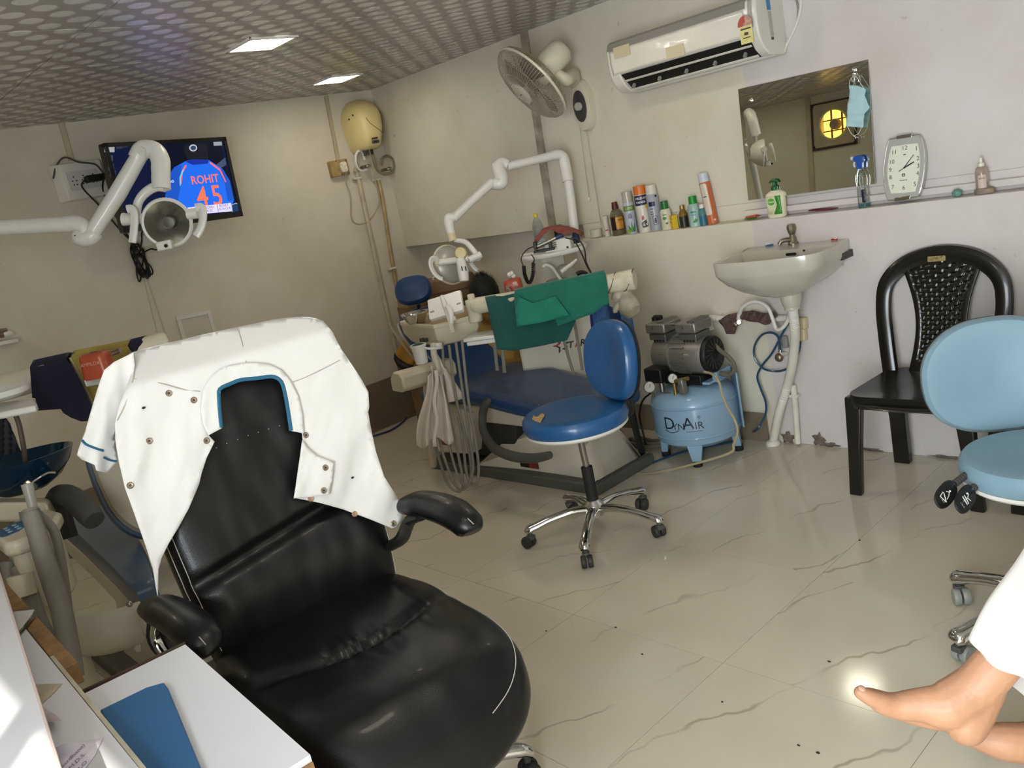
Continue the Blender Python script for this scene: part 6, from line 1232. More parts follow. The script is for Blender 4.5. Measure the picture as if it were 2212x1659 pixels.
t = thing('glass_vial', 'little clear vial beside the orange dispenser', 'vial', D(1098, 630, 4.36) - V((0, 0, .02))); obj('glass', MB().lathe([(.012, 0), (.013, .003), (.013, .03), (.008, .036)], n=14), M_glass, t); obj('lid', MB().lathe([(.009, .036), (.009, .044), (.001, .045)], n=12), M_grey, t)

# ------------------------------------------------------------------ operating lamp over that chair
lp = thing('dental_lamp', 'white dental lamp on a jointed arm above the blue dental chair', 'dental lamp', D(1238, 500, 4.72))
pt = lambda x, y, d: D(x, y, d)
obj('pole', MB().tube([pt(1241, 497, 4.72), pt(1234, 440, 4.71), pt(1227, 390, 4.70)], .0245, 16), M_white, lp, world=True)
obj('pole_sleeve', MB().tube(spl([pt(1227, 392, 4.70), pt(1221, 360, 4.70), pt(1217, 342, 4.70), pt(1207, 334, 4.69), pt(1190, 337, 4.68)], 5), [.031, .031, .030, .028, .026], 16), M_white, lp, world=True)
obj('upper_arm', MB().tube([pt(1195, 336, 4.68), pt(1095, 360, 4.60)], .024, 16), M_white, lp, world=True)
obj('middle_joint', MB().tube(spl([pt(1098, 356, 4.60), pt(1084, 352, 4.60), pt(1076, 362, 4.59), pt(1082, 382, 4.58), pt(1082, 396, 4.57), pt(1068, 397, 4.57), pt(1055, 398, 4.56)], 5), [.026, .034, .036, .036, .034, .030, .026], 16), M_white, lp, world=True)
obj('lower_arm', MB().tube([pt(1062, 394, 4.56), pt(1015, 438, 4.51), pt(978, 474, 4.46)], [.025, .023, .022], 16), M_white, lp, world=True)
obj('wrist', MB().tube(spl([pt(982, 470, 4.46), pt(970, 472, 4.46), pt(971, 490, 4.46), pt(975, 505, 4.46)], 5), [.022, .026, .024, .022], 16), M_white, lp, world=True)
obj('collar', MB().tube([pt(974, 503, 4.46), pt(979, 521, 4.46)], .022, 16), mat('collar_cream', '#cfc3a2', .4), lp, world=True)
obj('yoke', MB().tube(spl([pt(982, 519, 4.46), pt(1005, 523, 4.45), pt(1020, 538, 4.44), pt(1030, 552, 4.43), pt(1033, 560, 4.42)], 6), [.010, .014, .015, .016, .015], 10), M_white, lp, world=True)
obj('yoke_cap', MB().tube([pt(1012, 562, 4.40), pt(1038, 550, 4.42)], .018, 14), M_white, lp, world=True)
hc2 = pt(976, 570, 4.47); hn2 = (FW * .80 - RT * .58 - UP * .12).normalized()
obj('reflector', MB().lathe([(.001, -.03), (.05, -.022), (.085, -.004), (.098, .012), (.1, .02), (.095, .02), (.08, .006), (.001, -.012)], hc2, hn2, 40), mat('reflector_dull', '#a9a79c', .3, .15), lp, world=True)
obj('rim', MB().tube([hc2 + hn2 * .018 + (frame_of(hn2)[0] * math.cos(k * PI / 24) + frame_of(hn2)[1] * math.sin(k * PI / 24)) * .1 for k in range(48)], .006, 8, closed=True), mat('rim_cream2', '#c9bfa8', .4), lp, world=True)
obj('cross_bar', MB().tube([pt(943, 568, 4.42), pt(1012, 558, 4.40)], .017, 14), M_white, lp, world=True)
obj('lamp_hub', MB().lathe([(.001, -.045), (.026, -.042), (.032, -.03), (.032, .0), (.02, .01)], pt(996, 549, 4.40), FW, 20), mat('hub_ivory', '#cfc191', .4), lp, world=True)
obj('end_knob', MB().tube([pt(940, 569, 4.42), pt(951, 566, 4.42)], .019, 14), mat('hub_ivory'), lp, world=True)
obj('switch_block', MB().tube([pt(994, 558, 4.37), pt(1000, 585, 4.36), pt(1003, 608, 4.36)], [.022, .028, .024], 12), M_white, lp, world=True, bevel=.004)
for k in (0, 1): obj('slot', MB().box(pt(998 + 8 * k, 580, 4.33), (.004, .004, .022)), M_dark, lp, world=True)
obj('handle', MB().tube(spl([pt(948, 572, 4.42), pt(940, 560, 4.40), pt(932, 562, 4.38), pt(931, 575, 4.37), pt(938, 590, 4.37), pt(950, 601, 4.37), pt(957, 602, 4.37)], 6), .008, 8, flat=2), M_white, lp, world=True)
obj('handle', MB().tube(spl([pt(1012, 560, 4.45), pt(1018, 570, 4.47), pt(1026, 580, 4.47), pt(1032, 584, 4.47)], 6), .008, 8, flat=2), M_white, lp, world=True)

# ------------------------------------------------------------------ clutter behind the blue chair
M_card = mat('brown_cardboard', '#7a6247', .8, var=.15, scale=9)
cA = onZ(905, 760, .40); 
t = thing('cardboard_box', 'large brown cardboard box on the floor behind the blue chair', 'box', (-4.62, 3.48, 0), R(8)); obj('carton', MB().box((0, 0, .28), (.46, .40, .56)), M_card, t, bevel=.006); obj('tape', MB().box((0, 0, .5605), (.46, .06, .001)), mat('brown_tape', '#8d7450', .4), t)
t = thing('cardboard_box', 'smaller cardboard box stacked under the brown suitcase', 'box', (-4.60, 3.46, .5615), R(-4)); obj('carton', MB().box((0, 0, .14), (.42, .36, .28)), M_card, t, bevel=.006); obj('tape', MB().box((0, 0, .2805), (.42, .05, .001)), mat('brown_tape'), t)
sc0 = (-4.52, 3.46, .844)
t = thing('suitcase', 'brown suitcase with a white handle behind the blue headrest', 'suitcase', sc0, R(38)); M_case = mat('suitcase_brown', '#7d6244', .55, var=.08)
obj('case', MB().pad(rrect(.44, .26, .05, 4), [(.97, 0), (1, .012), (1, .11), (.96, .135), (.85, .142)], XY), M_case, t); obj('handle', MB().tube(spl([(-.02, -.05, .142), (-.015, -.05, .158), (.06, -.05, .162), (.12, -.05, .158), (.125, -.05, .142)], 5), .007, 8), M_white, t); obj('seam', MB().tube([V((u * 1.004, v * 1.004, .062)) for u, v in rrect(.44, .26, .05, 4)], .004, 6, closed=True), mat('suitcase_trim', '#4f3d2b', .6), t)
t = thing('plastic_sack', 'brown crinkled sack of packaging on the floor behind the chair', 'bag', (onZ(1072, 812, .15).x, onZ(1072, 812, .15).y, 0)); mb = MB().ell((0, 0, .22), .19, .13, .24, 22, 14); mb.v = [V((p.x, p.y, max(0, p.z))) + V((p.x, p.y, 0)).normalized() * .03 * nz3(p * 9) for p in mb.v]; obj('sack', mb, mat('brown_sack', '#6d5238', .35, var=.3, scale=12, coat=.3), t); obj('tied_neck', MB().tube([(0, 0, .44), (.01, 0, .48), (.03, .01, .53)], [.04, .025, .05], 10), mat('brown_sack'), t)
oc = thing('orange_cloth', 'orange yellow bag with a black band against the wall corner', 'bag', D(880, 760, 5.35)); obj('fabric', MB().sheet([(868, 738), (876, 728), (884, 745), (896, 775), (892, 788), (878, 786), (858, 772), (856, 762)], 6, lambda u, v: D(u, v, 5.32 + .02 * nz3(V((u * .06, v * .06, 1))))), mat('orange_fabric', '#b98a3c', .8, var=.15, scale=14), oc, world=True, solid=.02)
obj('black_band', MB().sheet([(852, 762), (858, 772), (878, 786), (896, 790), (885, 796), (870, 798), (858, 790), (851, 775)], 6, lambda u, v: D(u, v, 5.31)), M_black, oc, world=True, solid=.02)
obj('lower_bag', MB().sheet([(858, 786), (872, 800), (900, 792), (912, 830), (866, 838)], 8, lambda u, v: D(u, v, 5.33)), M_card, oc, world=True, solid=.03)
t = thing('wall_tap', 'small brass tap on the wall above the blue headrest', 'tap', onY(873, 598, 3.83)); q = onY(875, 600, 3.79); obj('body', MB().cyl(q, q + V((0, .04, 0)), .008, n=8).cyl(q + V((0, 0, -.025)), q + V((0, 0, .012)), .009, n=8), M_dirtymetal, t, world=True); obj('lever', MB().cyl(q + V((0, 0, .006)), q + V((.05, -.01, .006)), .006, n=8), M_dirtymetal, t, world=True)

# ------------------------------------------------------------------ person sitting low behind the blue chair, only the head shows
hp = D(1047, 640, 5.12)
pe = thing('person', 'person with short black hair in a yellow top bending behind the blue chair', 'person', (hp.x - .05, hp.y + .06, 0))
M_skin = mat('brown_skin', '#8a5636', .5, var=.08, scale=14); M_hair = mat('black_hair', '#0b0a09', .55, var=.3, scale=60, bump=.4, bscale=120)
PL = lambda p: V(p) - V((hp.x - .05, hp.y + .06, 0))
def skin_body(name, pts, edges, m_, parent, sub=2, root=0):
    me = bpy.data.meshes.new(name); me.from_pydata([tuple(p[0]) for p in pts], edges, []); o = bpy.data.objects.new(name, me); COL.objects.link(o); o.parent = parent; me.materials.append(m_)
    o.modifiers.new('skin', 'SKIN'); sv = me.skin_vertices[0].data
    for i, p in enumerate(pts): sv[i].radius = p[1] if isinstance(p[1], tuple) else (p[1], p[1])
    sv[root].use_root = True
    q = o.modifiers.new('smooth', 'SUBSURF'); q.levels = sub; q.render_levels = sub
    for p in me.polygons: p.use_smooth = True
    return o
h_ = PL(hp); fd_ = V((-.75, .5, -.35)).normalized()   # face turned away towards the corner
bx0 = V((h_.x - .10, h_.y + .10, 0))
body = [((bx0.x + .02, bx0.y - .03, .30), (.14, .12)), ((bx0.x + .01, bx0.y - .02, .48), (.13, .11)), ((bx0.x, bx0.y, .64), (.15, .11)), ((bx0.x - .02, bx0.y + .01, .74), (.09, .08)), ((h_.x + .02, h_.y - .0, h_.z - .10), (.055, .055)), ((h_.x, h_.y, h_.z - .03), (.06, .06)),
        ((bx0.x + .12, bx0.y + .12, .70), (.055, .055)), ((bx0.x + .10, bx0.y + .18, .50), (.045, .045)), ((bx0.x - .08, bx0.y + .12, .42), (.036, .036)),
        ((bx0.x - .14, bx0.y - .12, .70), (.055, .055)), ((bx0.x - .20, bx0.y - .08, .50), (.045, .045)), ((bx0.x - .24, bx0.y + .06, .42), (.036, .036)),
        ((bx0.x + .06, bx0.y + .06, .30), (.09, .09)), ((bx0.x - .30, bx0.y + .10, .36), (.07, .07)), ((bx0.x - .30, bx0.y + .12, .06), (.045, .045)), ((bx0.x - .06, bx0.y - .06, .30), (.09, .09)), ((bx0.x - .34, bx0.y - .06, .36), (.07, .07)), ((bx0.x - .34, bx0.y - .06, .06), (.045, .045))]
skin_body('clothed_body', body, [(0, 1), (1, 2), (2, 3), (3, 4), (4, 5), (2, 6), (6, 7), (7, 8), (2, 9), (9, 10), (10, 11), (0, 12), (12, 13), (13, 14), (0, 15), (15, 16), (16, 17)], mat('mustard_shirt', '#b08a45', .85), pe)
hm = MB().ell(h_, .076, .094, .112, 24, 16, Matrix.Rotation(math.atan2(fd_.y, fd_.x) - PI / 2, 3, 'Z'))
fo = h_ + fd_ * .092
hm.ell(fo + V((0, 0, -.015)), .014, .014, .022, 10, 8)
obj('head', hm, M_skin, pe)
for s in (-1, 1):
    sd = V((-fd_.y, fd_.x, 0)).normalized() * s; obj('ear', MB().ell(h_ + sd * .078 - V((0, 0, .012)), .014, .02, .032, 12, 8), M_skin, pe); obj('eye', MB().ell(h_ + fd_ * .082 + sd * .03, .011, n=10, m=8), M_white, pe)
obj('mouth', MB().ell(fo + V((0, 0, -.055)), .02, .02, .006, 10, 6), mat('lip', '#7a4036', .5), pe)
hair = MB().ell(h_ + V((0, 0, .018)) - fd_ * .012, .088, .104, .112, 30, 18, Matrix.Rotation(math.atan2(fd_.y, fd_.x) - PI / 2, 3, 'Z'))
hair.v = [p + (p - h_).normalized() * (.007 * nz3(p * 45)) for p in hair.v]
obj('hair', hair, M_hair, pe)
sp_h = MB(); rr2 = random.Random(5)
for k in range(420):
    a, e = rr2.uniform(0, 2 * PI), rr2.uniform(.25, 1.45); d = V((math.cos(a) * math.cos(e), math.sin(a) * math.cos(e), math.sin(e))); b0 = h_ + V((0, 0, .018)) - fd_ * .012 + V((d.x * .092, d.y * .096, d.z * .11)); b1 = b0 + d * .018 + V((rr2.uniform(-.012, .012), rr2.uniform(-.012, .012), rr2.uniform(-.002, .012)))
    s_ = d.cross(V((0, 0, 1))).normalized() * .0016; sp_h.add([b0 - s_, b0 + s_, b1], [(0, 1, 2)])
o_ = obj('hair_strands', sp_h, M_hair, pe); o_['kind'] = 'stuff'
t = thing('low_stool', 'low brown stool under the bending person', 'stool', (pe.location.x + bx0.x, pe.location.y + bx0.y - .03, 0)); obj('seat', MB().lathe([(.15, .17), (.155, .18), (.15, .195), (.001, .197)]), M_card, t)
for k in range(3): obj('leg', MB().cyl((.11 * math.cos(k * 2.1), .11 * math.sin(k * 2.1), 0), (.09 * math.cos(k * 2.1), .09 * math.sin(k * 2.1), .172), .014, n=10), M_card, t)

# ------------------------------------------------------------------ dental lamp in front of the television
la = thing('dental_lamp', 'white dental lamp with a glass reflector in front of the television', 'dental lamp', D(-60, 500, 3.40))
ld = 3.47
def LP(x, y, dd=0): return D(x / 2.765, y / 2.765, ld + dd)
obj('swing_arm', MB().tube([D(-160, 500, 3.36), LP(0, 1360, -.04), LP(400, 1340)], .0315, 18), M_white, la, world=True)
obj('arm_collar', MB().tube([LP(395, 1341), LP(412, 1340)], .034, 18), M_white, la, world=True)
obj('elbow', MB().tube(spl([LP(405, 1342), LP(455, 1338), LP(500, 1360), LP(505, 1395), LP(470, 1415), LP(500, 1425), LP(545, 1412), LP(570, 1385)], 6), [.033, .034, .034, .03, .03, .034, .034, .03], 16), M_white, la, world=True)
obj('lower_arm', MB().tube([LP(548, 1395), LP(700, 1160), LP(830, 935)], [.030, .034, .031], 18), M_white, la, world=True)
obj('upper_elbow', MB().tube(spl([LP(815, 950), LP(845, 900), LP(880, 890), LP(930, 905), LP(958, 960), LP(960, 1010), LP(962, 1055)], 6), [.034, .037, .036, .036, .037, .037, .036], 18), M_white, la, world=True)
obj('pivot_cap', MB().cyl(LP(845, 905, -.045), LP(845, 905, -.025), .016, n=18), mat('grey_white', '#bdbab0', .4), la, world=True)
obj('drop_tube', MB().tube([LP(960, 1050), LP(964, 1130)], .036, 18), M_white, la, world=True)
obj('yoke', MB().tube(spl([LP(985, 1115), LP(930, 1115), LP(870, 1150), LP(830, 1200), LP(815, 1260), LP(818, 1310)], 6), [.022, .020, .019, .018, .018, .018], 12), M_white, la, world=True)
hc1 = D(362, 481, ld); hn1 = (-FW * .93 + UP * .02 + RT * .10 - V((0, 0, .28))).normalized(); ha, hb_, _ = frame_of(hn1)
obj('side_arm', MB().tube([LP(735, 1310), LP(800, 1310), LP(875, 1305)], [.026, .022, .02], 14), M_white, la, world=True)
obj('side_arm', MB().tube([LP(1120, 1280), LP(1180, 1275)], [.022, .02], 14), M_white, la, world=True)
obj('lamp_housing', MB().lathe([(.03, -.085), (.06, -.07), (.085, -.035), (.096, -.005), (.099, .010), (.094, .016), (.086, .014)], hc1, hn1, 44, cap=False), M_white, la, world=True)
obj('reflector', MB().lathe([(.086, .012), (.07, -.012), (.045, -.032), (.02, -.042), (.001, -.044)], hc1, hn1, 44, cap=False), mat('reflector_mirror', '#cfccc0', .22, .95, var=.12, scale=60), la, world=True)
obj('bulb_shield', MB().lathe([(.001, -.044), (.020, -.03), (.024, .0), (.022, .008), (.001, .010)], hc1 + ha * .006, hn1, 20), mat('bulb_cap', '#4b4840', .4, .5), la, world=True)
obj('front_glass', MB().lathe([(.086, .012), (.0865, .016), (.06, .021), (.001, .024)], hc1, hn1, 44), mat('lamp_glass', '#f4f5f2', .03, trans=1, var=0, ior=1.1, alpha=.25), la, world=True)
for pts in (((760, 1250), (785, 1248), (800, 1275), (803, 1330), (798, 1390), (790, 1450)), ((1170, 1240), (1200, 1238), (1212, 1265), (1210, 1320), (1195, 1370), (1170, 1410))):
    obj('handle', MB().tube(spl([LP(x, y, -.045) for x, y in pts], 6), .0105, 10, flat=1.6), M_white, la, world=True)
obj('switch_block', MB().box(LP(985, 1465, -.02), (.06, .035, .036), Matrix.Rotation(YAW - PI / 2, 3, 'Z')), M_white, la, world=True, bevel=.006)
obj('switch_knob', MB().ell(LP(990, 1468, -.05), .007), M_black, la, world=True)
obj('lamp_post', MB().tube([D(-160, 470, 3.36), D(-150, 900, 3.4), D(-140, 1100, 3.42)], .03, 16), M_white, la, world=True)

# ------------------------------------------------------------------ second dental unit, mostly hidden behind the coat
du = thing('dental_unit', 'cream dental unit with a dark blue glass spittoon at the left edge', 'dental unit', (-3.05, .38, 0))
UZ = lambda a, b, d: D(a / 3.77, 960 + b / 3.77, d)
bw0 = D(42, 1012, 2.95)
M_bglass = mat('dark_blue_glass', '#123a56', .05, trans=.55, var=0, ior=1.4)
obj('glass_spittoon', MB().lathe([(.02, -.085), (.07, -.078), (.12, -.05), (.158, -.008), (.178, .032), (.180, .036), (.174, .036), (.15, -.0), (.112, -.04), (.06, -.068), (.001, -.072)], bw0, V((-.05, .02, 1)), 44), M_bglass, du, world=True)
obj('spittoon_stand', MB().loft([[D(x, y, dd) + V((0, 0, z)) for x, y, dd in ((-30, 1085, 2.85), (100, 1085, 2.82), (112, 1075, 3.0), (-30, 1075, 3.05))] for z in (0, -.07)]), M_cream, du, world=True, bevel=.01)
obj('water_spout', MB().tube(spl([D(72, 1052, 2.72), D(62, 1045, 2.74), D(58, 1050, 2.74)], 4), .012, 8), M_steel, du, world=True)
obj('cup_holder_nozzle', MB().tube([D(58, 1045, 2.70), D(66, 1075, 2.70), D(72, 1100, 2.70)], [.018, .016, .014], 14), mat('nozzle_grey', '#a8a49a', .35), du, world=True)
obj('thin_rinse_pipe', MB().tube(spl([D(70, 1042, 2.72), D(88, 1030, 2.74), D(104, 1021, 2.74), D(120, 1021, 2.74)], 5), .0035, 6), M_chrome, du, world=True)
ctop = [UZ(*p) for p in ((-60, 730, 2.60), (0, 620, 2.68), (150, 545, 2.76), (400, 515, 2.80), (500, 560, 2.74), (470, 650, 2.66), (360, 730, 2.58), (130, 830, 2.52), (30, 850, 2.52))]
zc1 = sum(p.z for p in ctop) / len(ctop)
obj('console_top', MB().loft([[V((p.x, p.y, zc1 + k)) for p in ctop] for k in (-.045, 0)]), M_cream, du, world=True, bevel=.014, seg=3)
cbx_ = [(p.x, p.y) for p in ctop]; mx_, my2 = sum(p[0] for p in cbx_) / 9, sum(p[1] for p in cbx_) / 9
obj('console_body', MB().loft([[V((mx_ + (x - mx_) * .8, my2 + (y - my2) * .8, z)) for x, y in cbx_] for z in (zc1 - .24, zc1 - .04)]), M_cream, du, world=True, bevel=.012)
kp = [(p.x * .45 + mx_ * .55 - .03, p.y * .45 + my2 * .55 - .035) for p in ctop]
obj('keypad', MB().loft([[V((x, y, zc1 + k)) for x, y in kp] for k in (.0, .0025)]), mat('keypad_blue', '#3c6380', .4, var=.3, scale=70), du, world=True)
for k in range(6): obj('key', MB().cyl(V((mx_ - .03 + .03 * (k % 3 - 1), my2 - .035 + .025 * (k // 3 - .5), zc1 + .002)), V((mx_ - .03 + .03 * (k % 3 - 1), my2 - .035 + .025 * (k // 3 - .5), zc1 + .0045)), .007, n=10), mat('key_pale', '#8fb0c2', .4), du, world=True)
obj('console_post', MB().tube([V((mx_, my2, zc1 - .2)), V((mx_, my2, .03))], .045, 14), M_cream, du, world=True)
obj('floor_plate', MB().box((mx_ - .1, my2 + .05, .015), (.7, .34, .03)), M_base, du, world=True, bevel=.006)
M_hose = mat('thick_grey_hose', '#858177', .55, var=.08)
for pts, rr_ in ((((238, 540, 2.52), (300, 720, 2.50), (370, 950, 2.48), (440, 1150, 2.46), (500, 1350, 2.44), (560, 1650, 2.42), (600, 1900, 2.4)), [.025, .026, .028, .029, .028, .028, .028]), (((300, 560, 2.56), (430, 690, 2.58), (490, 900, 2.58), (530, 1150, 2.56), (560, 1400, 2.54), (610, 1750, 2.5)), [.013] * 6), (((150, 1000, 2.6), (230, 1180, 2.58), (300, 1400, 2.56), (420, 1650, 2.5)), [.024] * 4), (((60, 950, 2.6), (90, 1150, 2.6), (110, 1400, 2.6)), [.02] * 3)):
    obj('suction_hose', MB().tube(spl([UZ(*p) for p in pts], 8), rr_, 14), M_hose, du, world=True)
obj('hose_connector', MB().tube([UZ(160, 1060, 2.56), UZ(200, 1230, 2.56)], .036, 14), M_cream, du, world=True)
obj('hose_tip', MB().tube([UZ(238, 535, 2.52), UZ(250, 600, 2.52)], .028, 14), mat('tip_dark', '#6f6c64', .5), du, world=True)

d1 = thing('dental_chair', 'grey blue dental chair with cream frame hidden behind the coat', 'dental chair', (-3.4, .95, 0))
M_gb = mat('grey_blue_vinyl', '#4c6078', .38, var=.08, scale=5, coat=.15)
sp = [UZ(*p) for p in ()]
# seat pad outline on its plane
so1 = [(430, 560), (560, 540), (800, 480), (1060, 620), (1180, 850), (1260, 1100), (1100, 1165), (1040, 1130), (860, 950), (640, 740), (520, 640)]
SZ1 = .50
def zp(a, b, z): return onZ(a / 3.77, 960 + b / 3.77, z)
ro = [zp(*p, SZ1) for p in so1]; rc = sum(ro, V()) / len(ro)
def rs1(k, z): return [V((rc.x + (p.x - rc.x) * k, rc.y + (p.y - rc.y) * k, z)) for p in ro]
obj('seat_cushion', MB().loft([rs1(.9, SZ1 - .10), rs1(1.0, SZ1 - .09), rs1(1.01, SZ1 - .03), rs1(.98, SZ1 - .005), rs1(.92, SZ1), rs1(.5, SZ1 - .004), rs1(.01, SZ1 - .006)]), M_gb, d1, world=True, sharp=60)
obj('seat_frame', MB().loft([rs1(.9, SZ1 - .20), rs1(1.0, SZ1 - .18), rs1(1.03, SZ1 - .10), rs1(.9, SZ1 - .095)]), M_shell, d1, world=True, bevel=.008)
obj('armrest', MB().tube(spl([UZ(430, 480, 3.0), UZ(480, 415, 2.98), UZ(560, 420, 2.94), UZ(640, 480, 2.90), UZ(720, 560, 2.86), UZ(770, 620, 2.84)], 6), [.03, .035, .038, .04, .04, .034], 14), mat('armrest_grey'), d1, world=True)
obj('armrest_post', MB().tube([UZ(450, 470, 3.0), UZ(500, 640, 3.0), UZ(540, 770, 3.0)], .04, 10, flat=.5), M_stoolblack, d1, world=True)
bk = D(335, 1000, 3.32); bn_ = (V((1, -.12, .38))).normalized(); bkr = V((0, 0, 1)).cross(bn_).normalized(); bku = bn_.cross(bkr)
obj('backrest_shell', MB().pad(sup(.42, .54, 2.6, 40), [(.001, .045), (.8, .04), (.96, .025), (1, .0), (.98, -.01)], frm(bk, bkr, bku, bn_)), mat('back_cream', '#b9b09a', .5), d1, world=True)
obj('backrest_pad', MB().pad(sup(.45, .57, 2.6, 40), [(.98, -.008), (1, -.02), (.99, -.06), (.9, -.08), (.001, -.085)], frm(bk, bkr, bku, bn_)), M_gb, d1, world=True)
obj('shell_badge', MB().pad(sup(.05, .028, 2.2, 20), [(1, .0), (1, .004), (.9, .006)], frm(bk + bkr * .02 - bku * .14 + bn_ * .042, bkr, bku, bn_)), M_shell, d1, world=True)
# curved cream lift tube and bracket
obj('lift_tube', MB().tube(spl([UZ(600, 1520, 2.74), UZ(700, 1540, 2.74), UZ(850, 1535, 2.74), UZ(1000, 1500, 2.76), UZ(1180, 1430, 2.8)], 6), [.066, .068, .068, .066, .064], 20), M_shell, d1, world=True)
obj('lift_bracket', MB().loft([[UZ(1100, 1330, 2.72), UZ(1210, 1310, 2.72), UZ(1240, 1560, 2.72), UZ(1180, 1580, 2.72)], [UZ(1100, 1330, 2.95), UZ(1210, 1310, 2.95), UZ(1240, 1560, 2.95), UZ(1180, 1580, 2.95)]]), M_shell, d1, world=True, bevel=.01)
for p in ((1055, 1300), (1165, 1365), (1215, 1560)): obj('bolt', MB().ell(UZ(*p, 2.71), .010, .010, .010, 10, 8), M_steel, d1, world=True)
obj('lower_foot', MB().loft([[UZ(1050, 1590, 2.76), UZ(1140, 1580, 2.76), UZ(1150, 1690, 2.76), UZ(1100, 1690, 2.76)], [UZ(1050, 1590, 2.9), UZ(1140, 1580, 2.9), UZ(1150, 1690, 2.9), UZ(1100, 1690, 2.9)]]), M_shell, d1, world=True, bevel=.006)
obj('base_plate', MB().box((-3.3, .92, .03), (1.1, .46, .06)), M_base, d1, world=True, bevel=.01)
obj('base_column', MB().loft([[V((-3.3 + u, .92 + v, z)) for u, v in rrect(.5 - z * .3, .32 - z * .2, .05, 3)] for z in (.06, .34)]), M_shell, d1, world=True)

# arm with cloths, left
ua = thing('instrument_boom', 'cream instrument arm crossing behind the coat carrying navy and yellow cloths', 'dental arm', D(-40, 850, 3.05))
U1, U2 = D(-120, 872, 3.02), D(362, 740, 3.40)
obj('arm_tube', MB().tube([U1, U1.lerp(U2, .5), U2], .047, 18), M_cream, ua, world=True, bevel=.01)
obj('arm_post', MB().tube([D(-60, 860, 3.05), D(-60, 1000, 3.05), D(-50, 1150, 3.05)], .04, 14), M_cream, ua, world=True)
Z3 = lambda a, b, d: D(a / 5.185, 680 + b / 5.185, d)
obj('tray', MB().loft([[Z3(-150, 1010, 2.85), Z3(0, 980, 2.85), Z3(385, 935, 2.85), Z3(415, 1000, 2.75), Z3(390, 1015, 2.72), Z3(0, 1090, 2.70), Z3(-150, 1120, 2.70)], [p - V((0, 0, .022)) for p in (Z3(-150, 1010, 2.85), Z3(0, 980, 2.85), Z3(385, 935, 2.85), Z3(415, 1000, 2.75), Z3(390, 1015, 2.72), Z3(0, 1090, 2.70), Z3(-150, 1120, 2.70))]]), M_white, ua, world=True, bevel=.006)
obj('tray_dish', MB().lathe([(.06, 0), (.085, .012), (.09, .03), (.085, .03), (.07, .012), (.001, .008)], Z3(30, 940, 2.80), n=30), M_white, ua, world=True)
obj('tray_hose', MB().tube(spl([Z3(160, 1090, 2.8), Z3(210, 1220, 2.8), Z3(250, 1400, 2.8), Z3(275, 1560, 2.82), Z3(285, 1640, 2.84)], 6), .008, 8), mat('brown_hose', '#54463a', .5), ua, world=True)
obj('box_shelf', MB().loft([[Z3(940, 730, 2.98), Z3(1120, 705, 3.05), Z3(1140, 690, 3.15), Z3(960, 712, 3.1)], [p - V((0, 0, .025)) for p in (Z3(940, 730, 2.98), Z3(1120, 705, 3.05), Z3(1140, 690, 3.15), Z3(960, 712, 3.1))]]), M_white, ua, world=True, bevel=.004)
def drape1(lab, hexc, pts, d0, d1_, top, seedv, hem=None):
    t = thing('cloth', lab, 'cloth', Z3(*pts[0], d0)); m_ = mat('fabric1_' + hexc, hexc, .9, var=.10, scale=14, sheen=.2); x0_, x1_ = min(p[0] for p in pts), max(p[0] for p in pts)
    fm = lambda u, v: Z3(u, v, d0 + (d1_ - d0) * (u - x0_) / (x1_ - x0_) + .010 * nz3(V((u * .004, v * .003, seedv))))
    obj('front_panel', MB().sheet(pts, 34, fm), m_, t, world=True, solid=.003)
    rows = [[fm(x, y) + FW * (.11 * min(1, k / 3)) + V((0, 0, .03 * math.sin(min(1, k / 3) * PI) - max(0, k - 3) * .035)) for x, y in top] for k in range(8)]
    obj('back_panel', MB().grid(rows), m_, t, world=True, solid=.003)
    if hem: obj('hem', MB().tube([fm(*p) - FW * .004 for p in hem], .005, 6), mat('hem_pale', '#b3ab86', .8), t, world=True)
    return t
drape1('navy blue cloth hanging over the left instrument arm', '#0c0b22', [(335, 590), (520, 560), (740, 500), (800, 560), (900, 740), (1040, 1040), (990, 1190), (910, 1195), (790, 1150), (710, 1100), (680, 1055), (400, 1075), (385, 1025), (410, 1000), (395, 935), (360, 930)], 2.93, 3.06, [(335 + 58 * k, 590 - 13 * k) for k in range(8)], 2)
drape1('mustard yellow cloth hanging over the left instrument arm', '#94803a', [(790, 480), (1000, 440), (1220, 390), (1430, 350), (1470, 420), (1350, 500), (1300, 900), (1050, 1010), (1000, 900), (900, 700), (830, 560)], 3.05, 3.26, [(790 + 80 * k, 480 - 16 * k) for k in range(9)], 5, [(790, 480), (830, 560), (900, 700), (1000, 900), (1050, 1010)])
drape1('narrow navy cloth over the arm right of the yellow cloth', '#0e0d2a', [(1425, 350), (1620, 300), (1652, 370), (1480, 420)], 3.26, 3.34, [(1425 + 32 * k, 350 - 8 * k) for k in range(7)], 8)
q = Z3(1140, 700, 3.02)
cb2 = cotton_box('cotton_dispenser', 'orange cotton dispenser in front of the yellow cloth', (q.x, q.y, q.z + .002), R(42), 1.0)
obj('tap_fitting', MB().cyl((.055, .02, .07), (.085, .02, .075), .010, n=10), M_steel, cb2)
t = thing('hanging_apron', 'dark navy cloth hanging at the left edge behind the glass spittoon', 'cloth', Z3(60, 1300, 3.1)); obj('fabric', MB().sheet([(-120, 1140), (0, 1125), (60, 1150), (110, 1220), (180, 1400), (260, 1600), (200, 1660), (-120, 1660)], 40, lambda u, v: Z3(u, v, 3.12 + .02 * math.sin(u * .04))), mat('fabric1_#0c0b22'), t, world=True, solid=.004)
t = thing('wall_shelf', 'small white wall tray with tools at the far left edge', 'shelf', (XL, 1.05, 1.05)); ws = lambda a, b, x=XL + .06: onX(a / 5.185, 680 + b / 5.185, x)
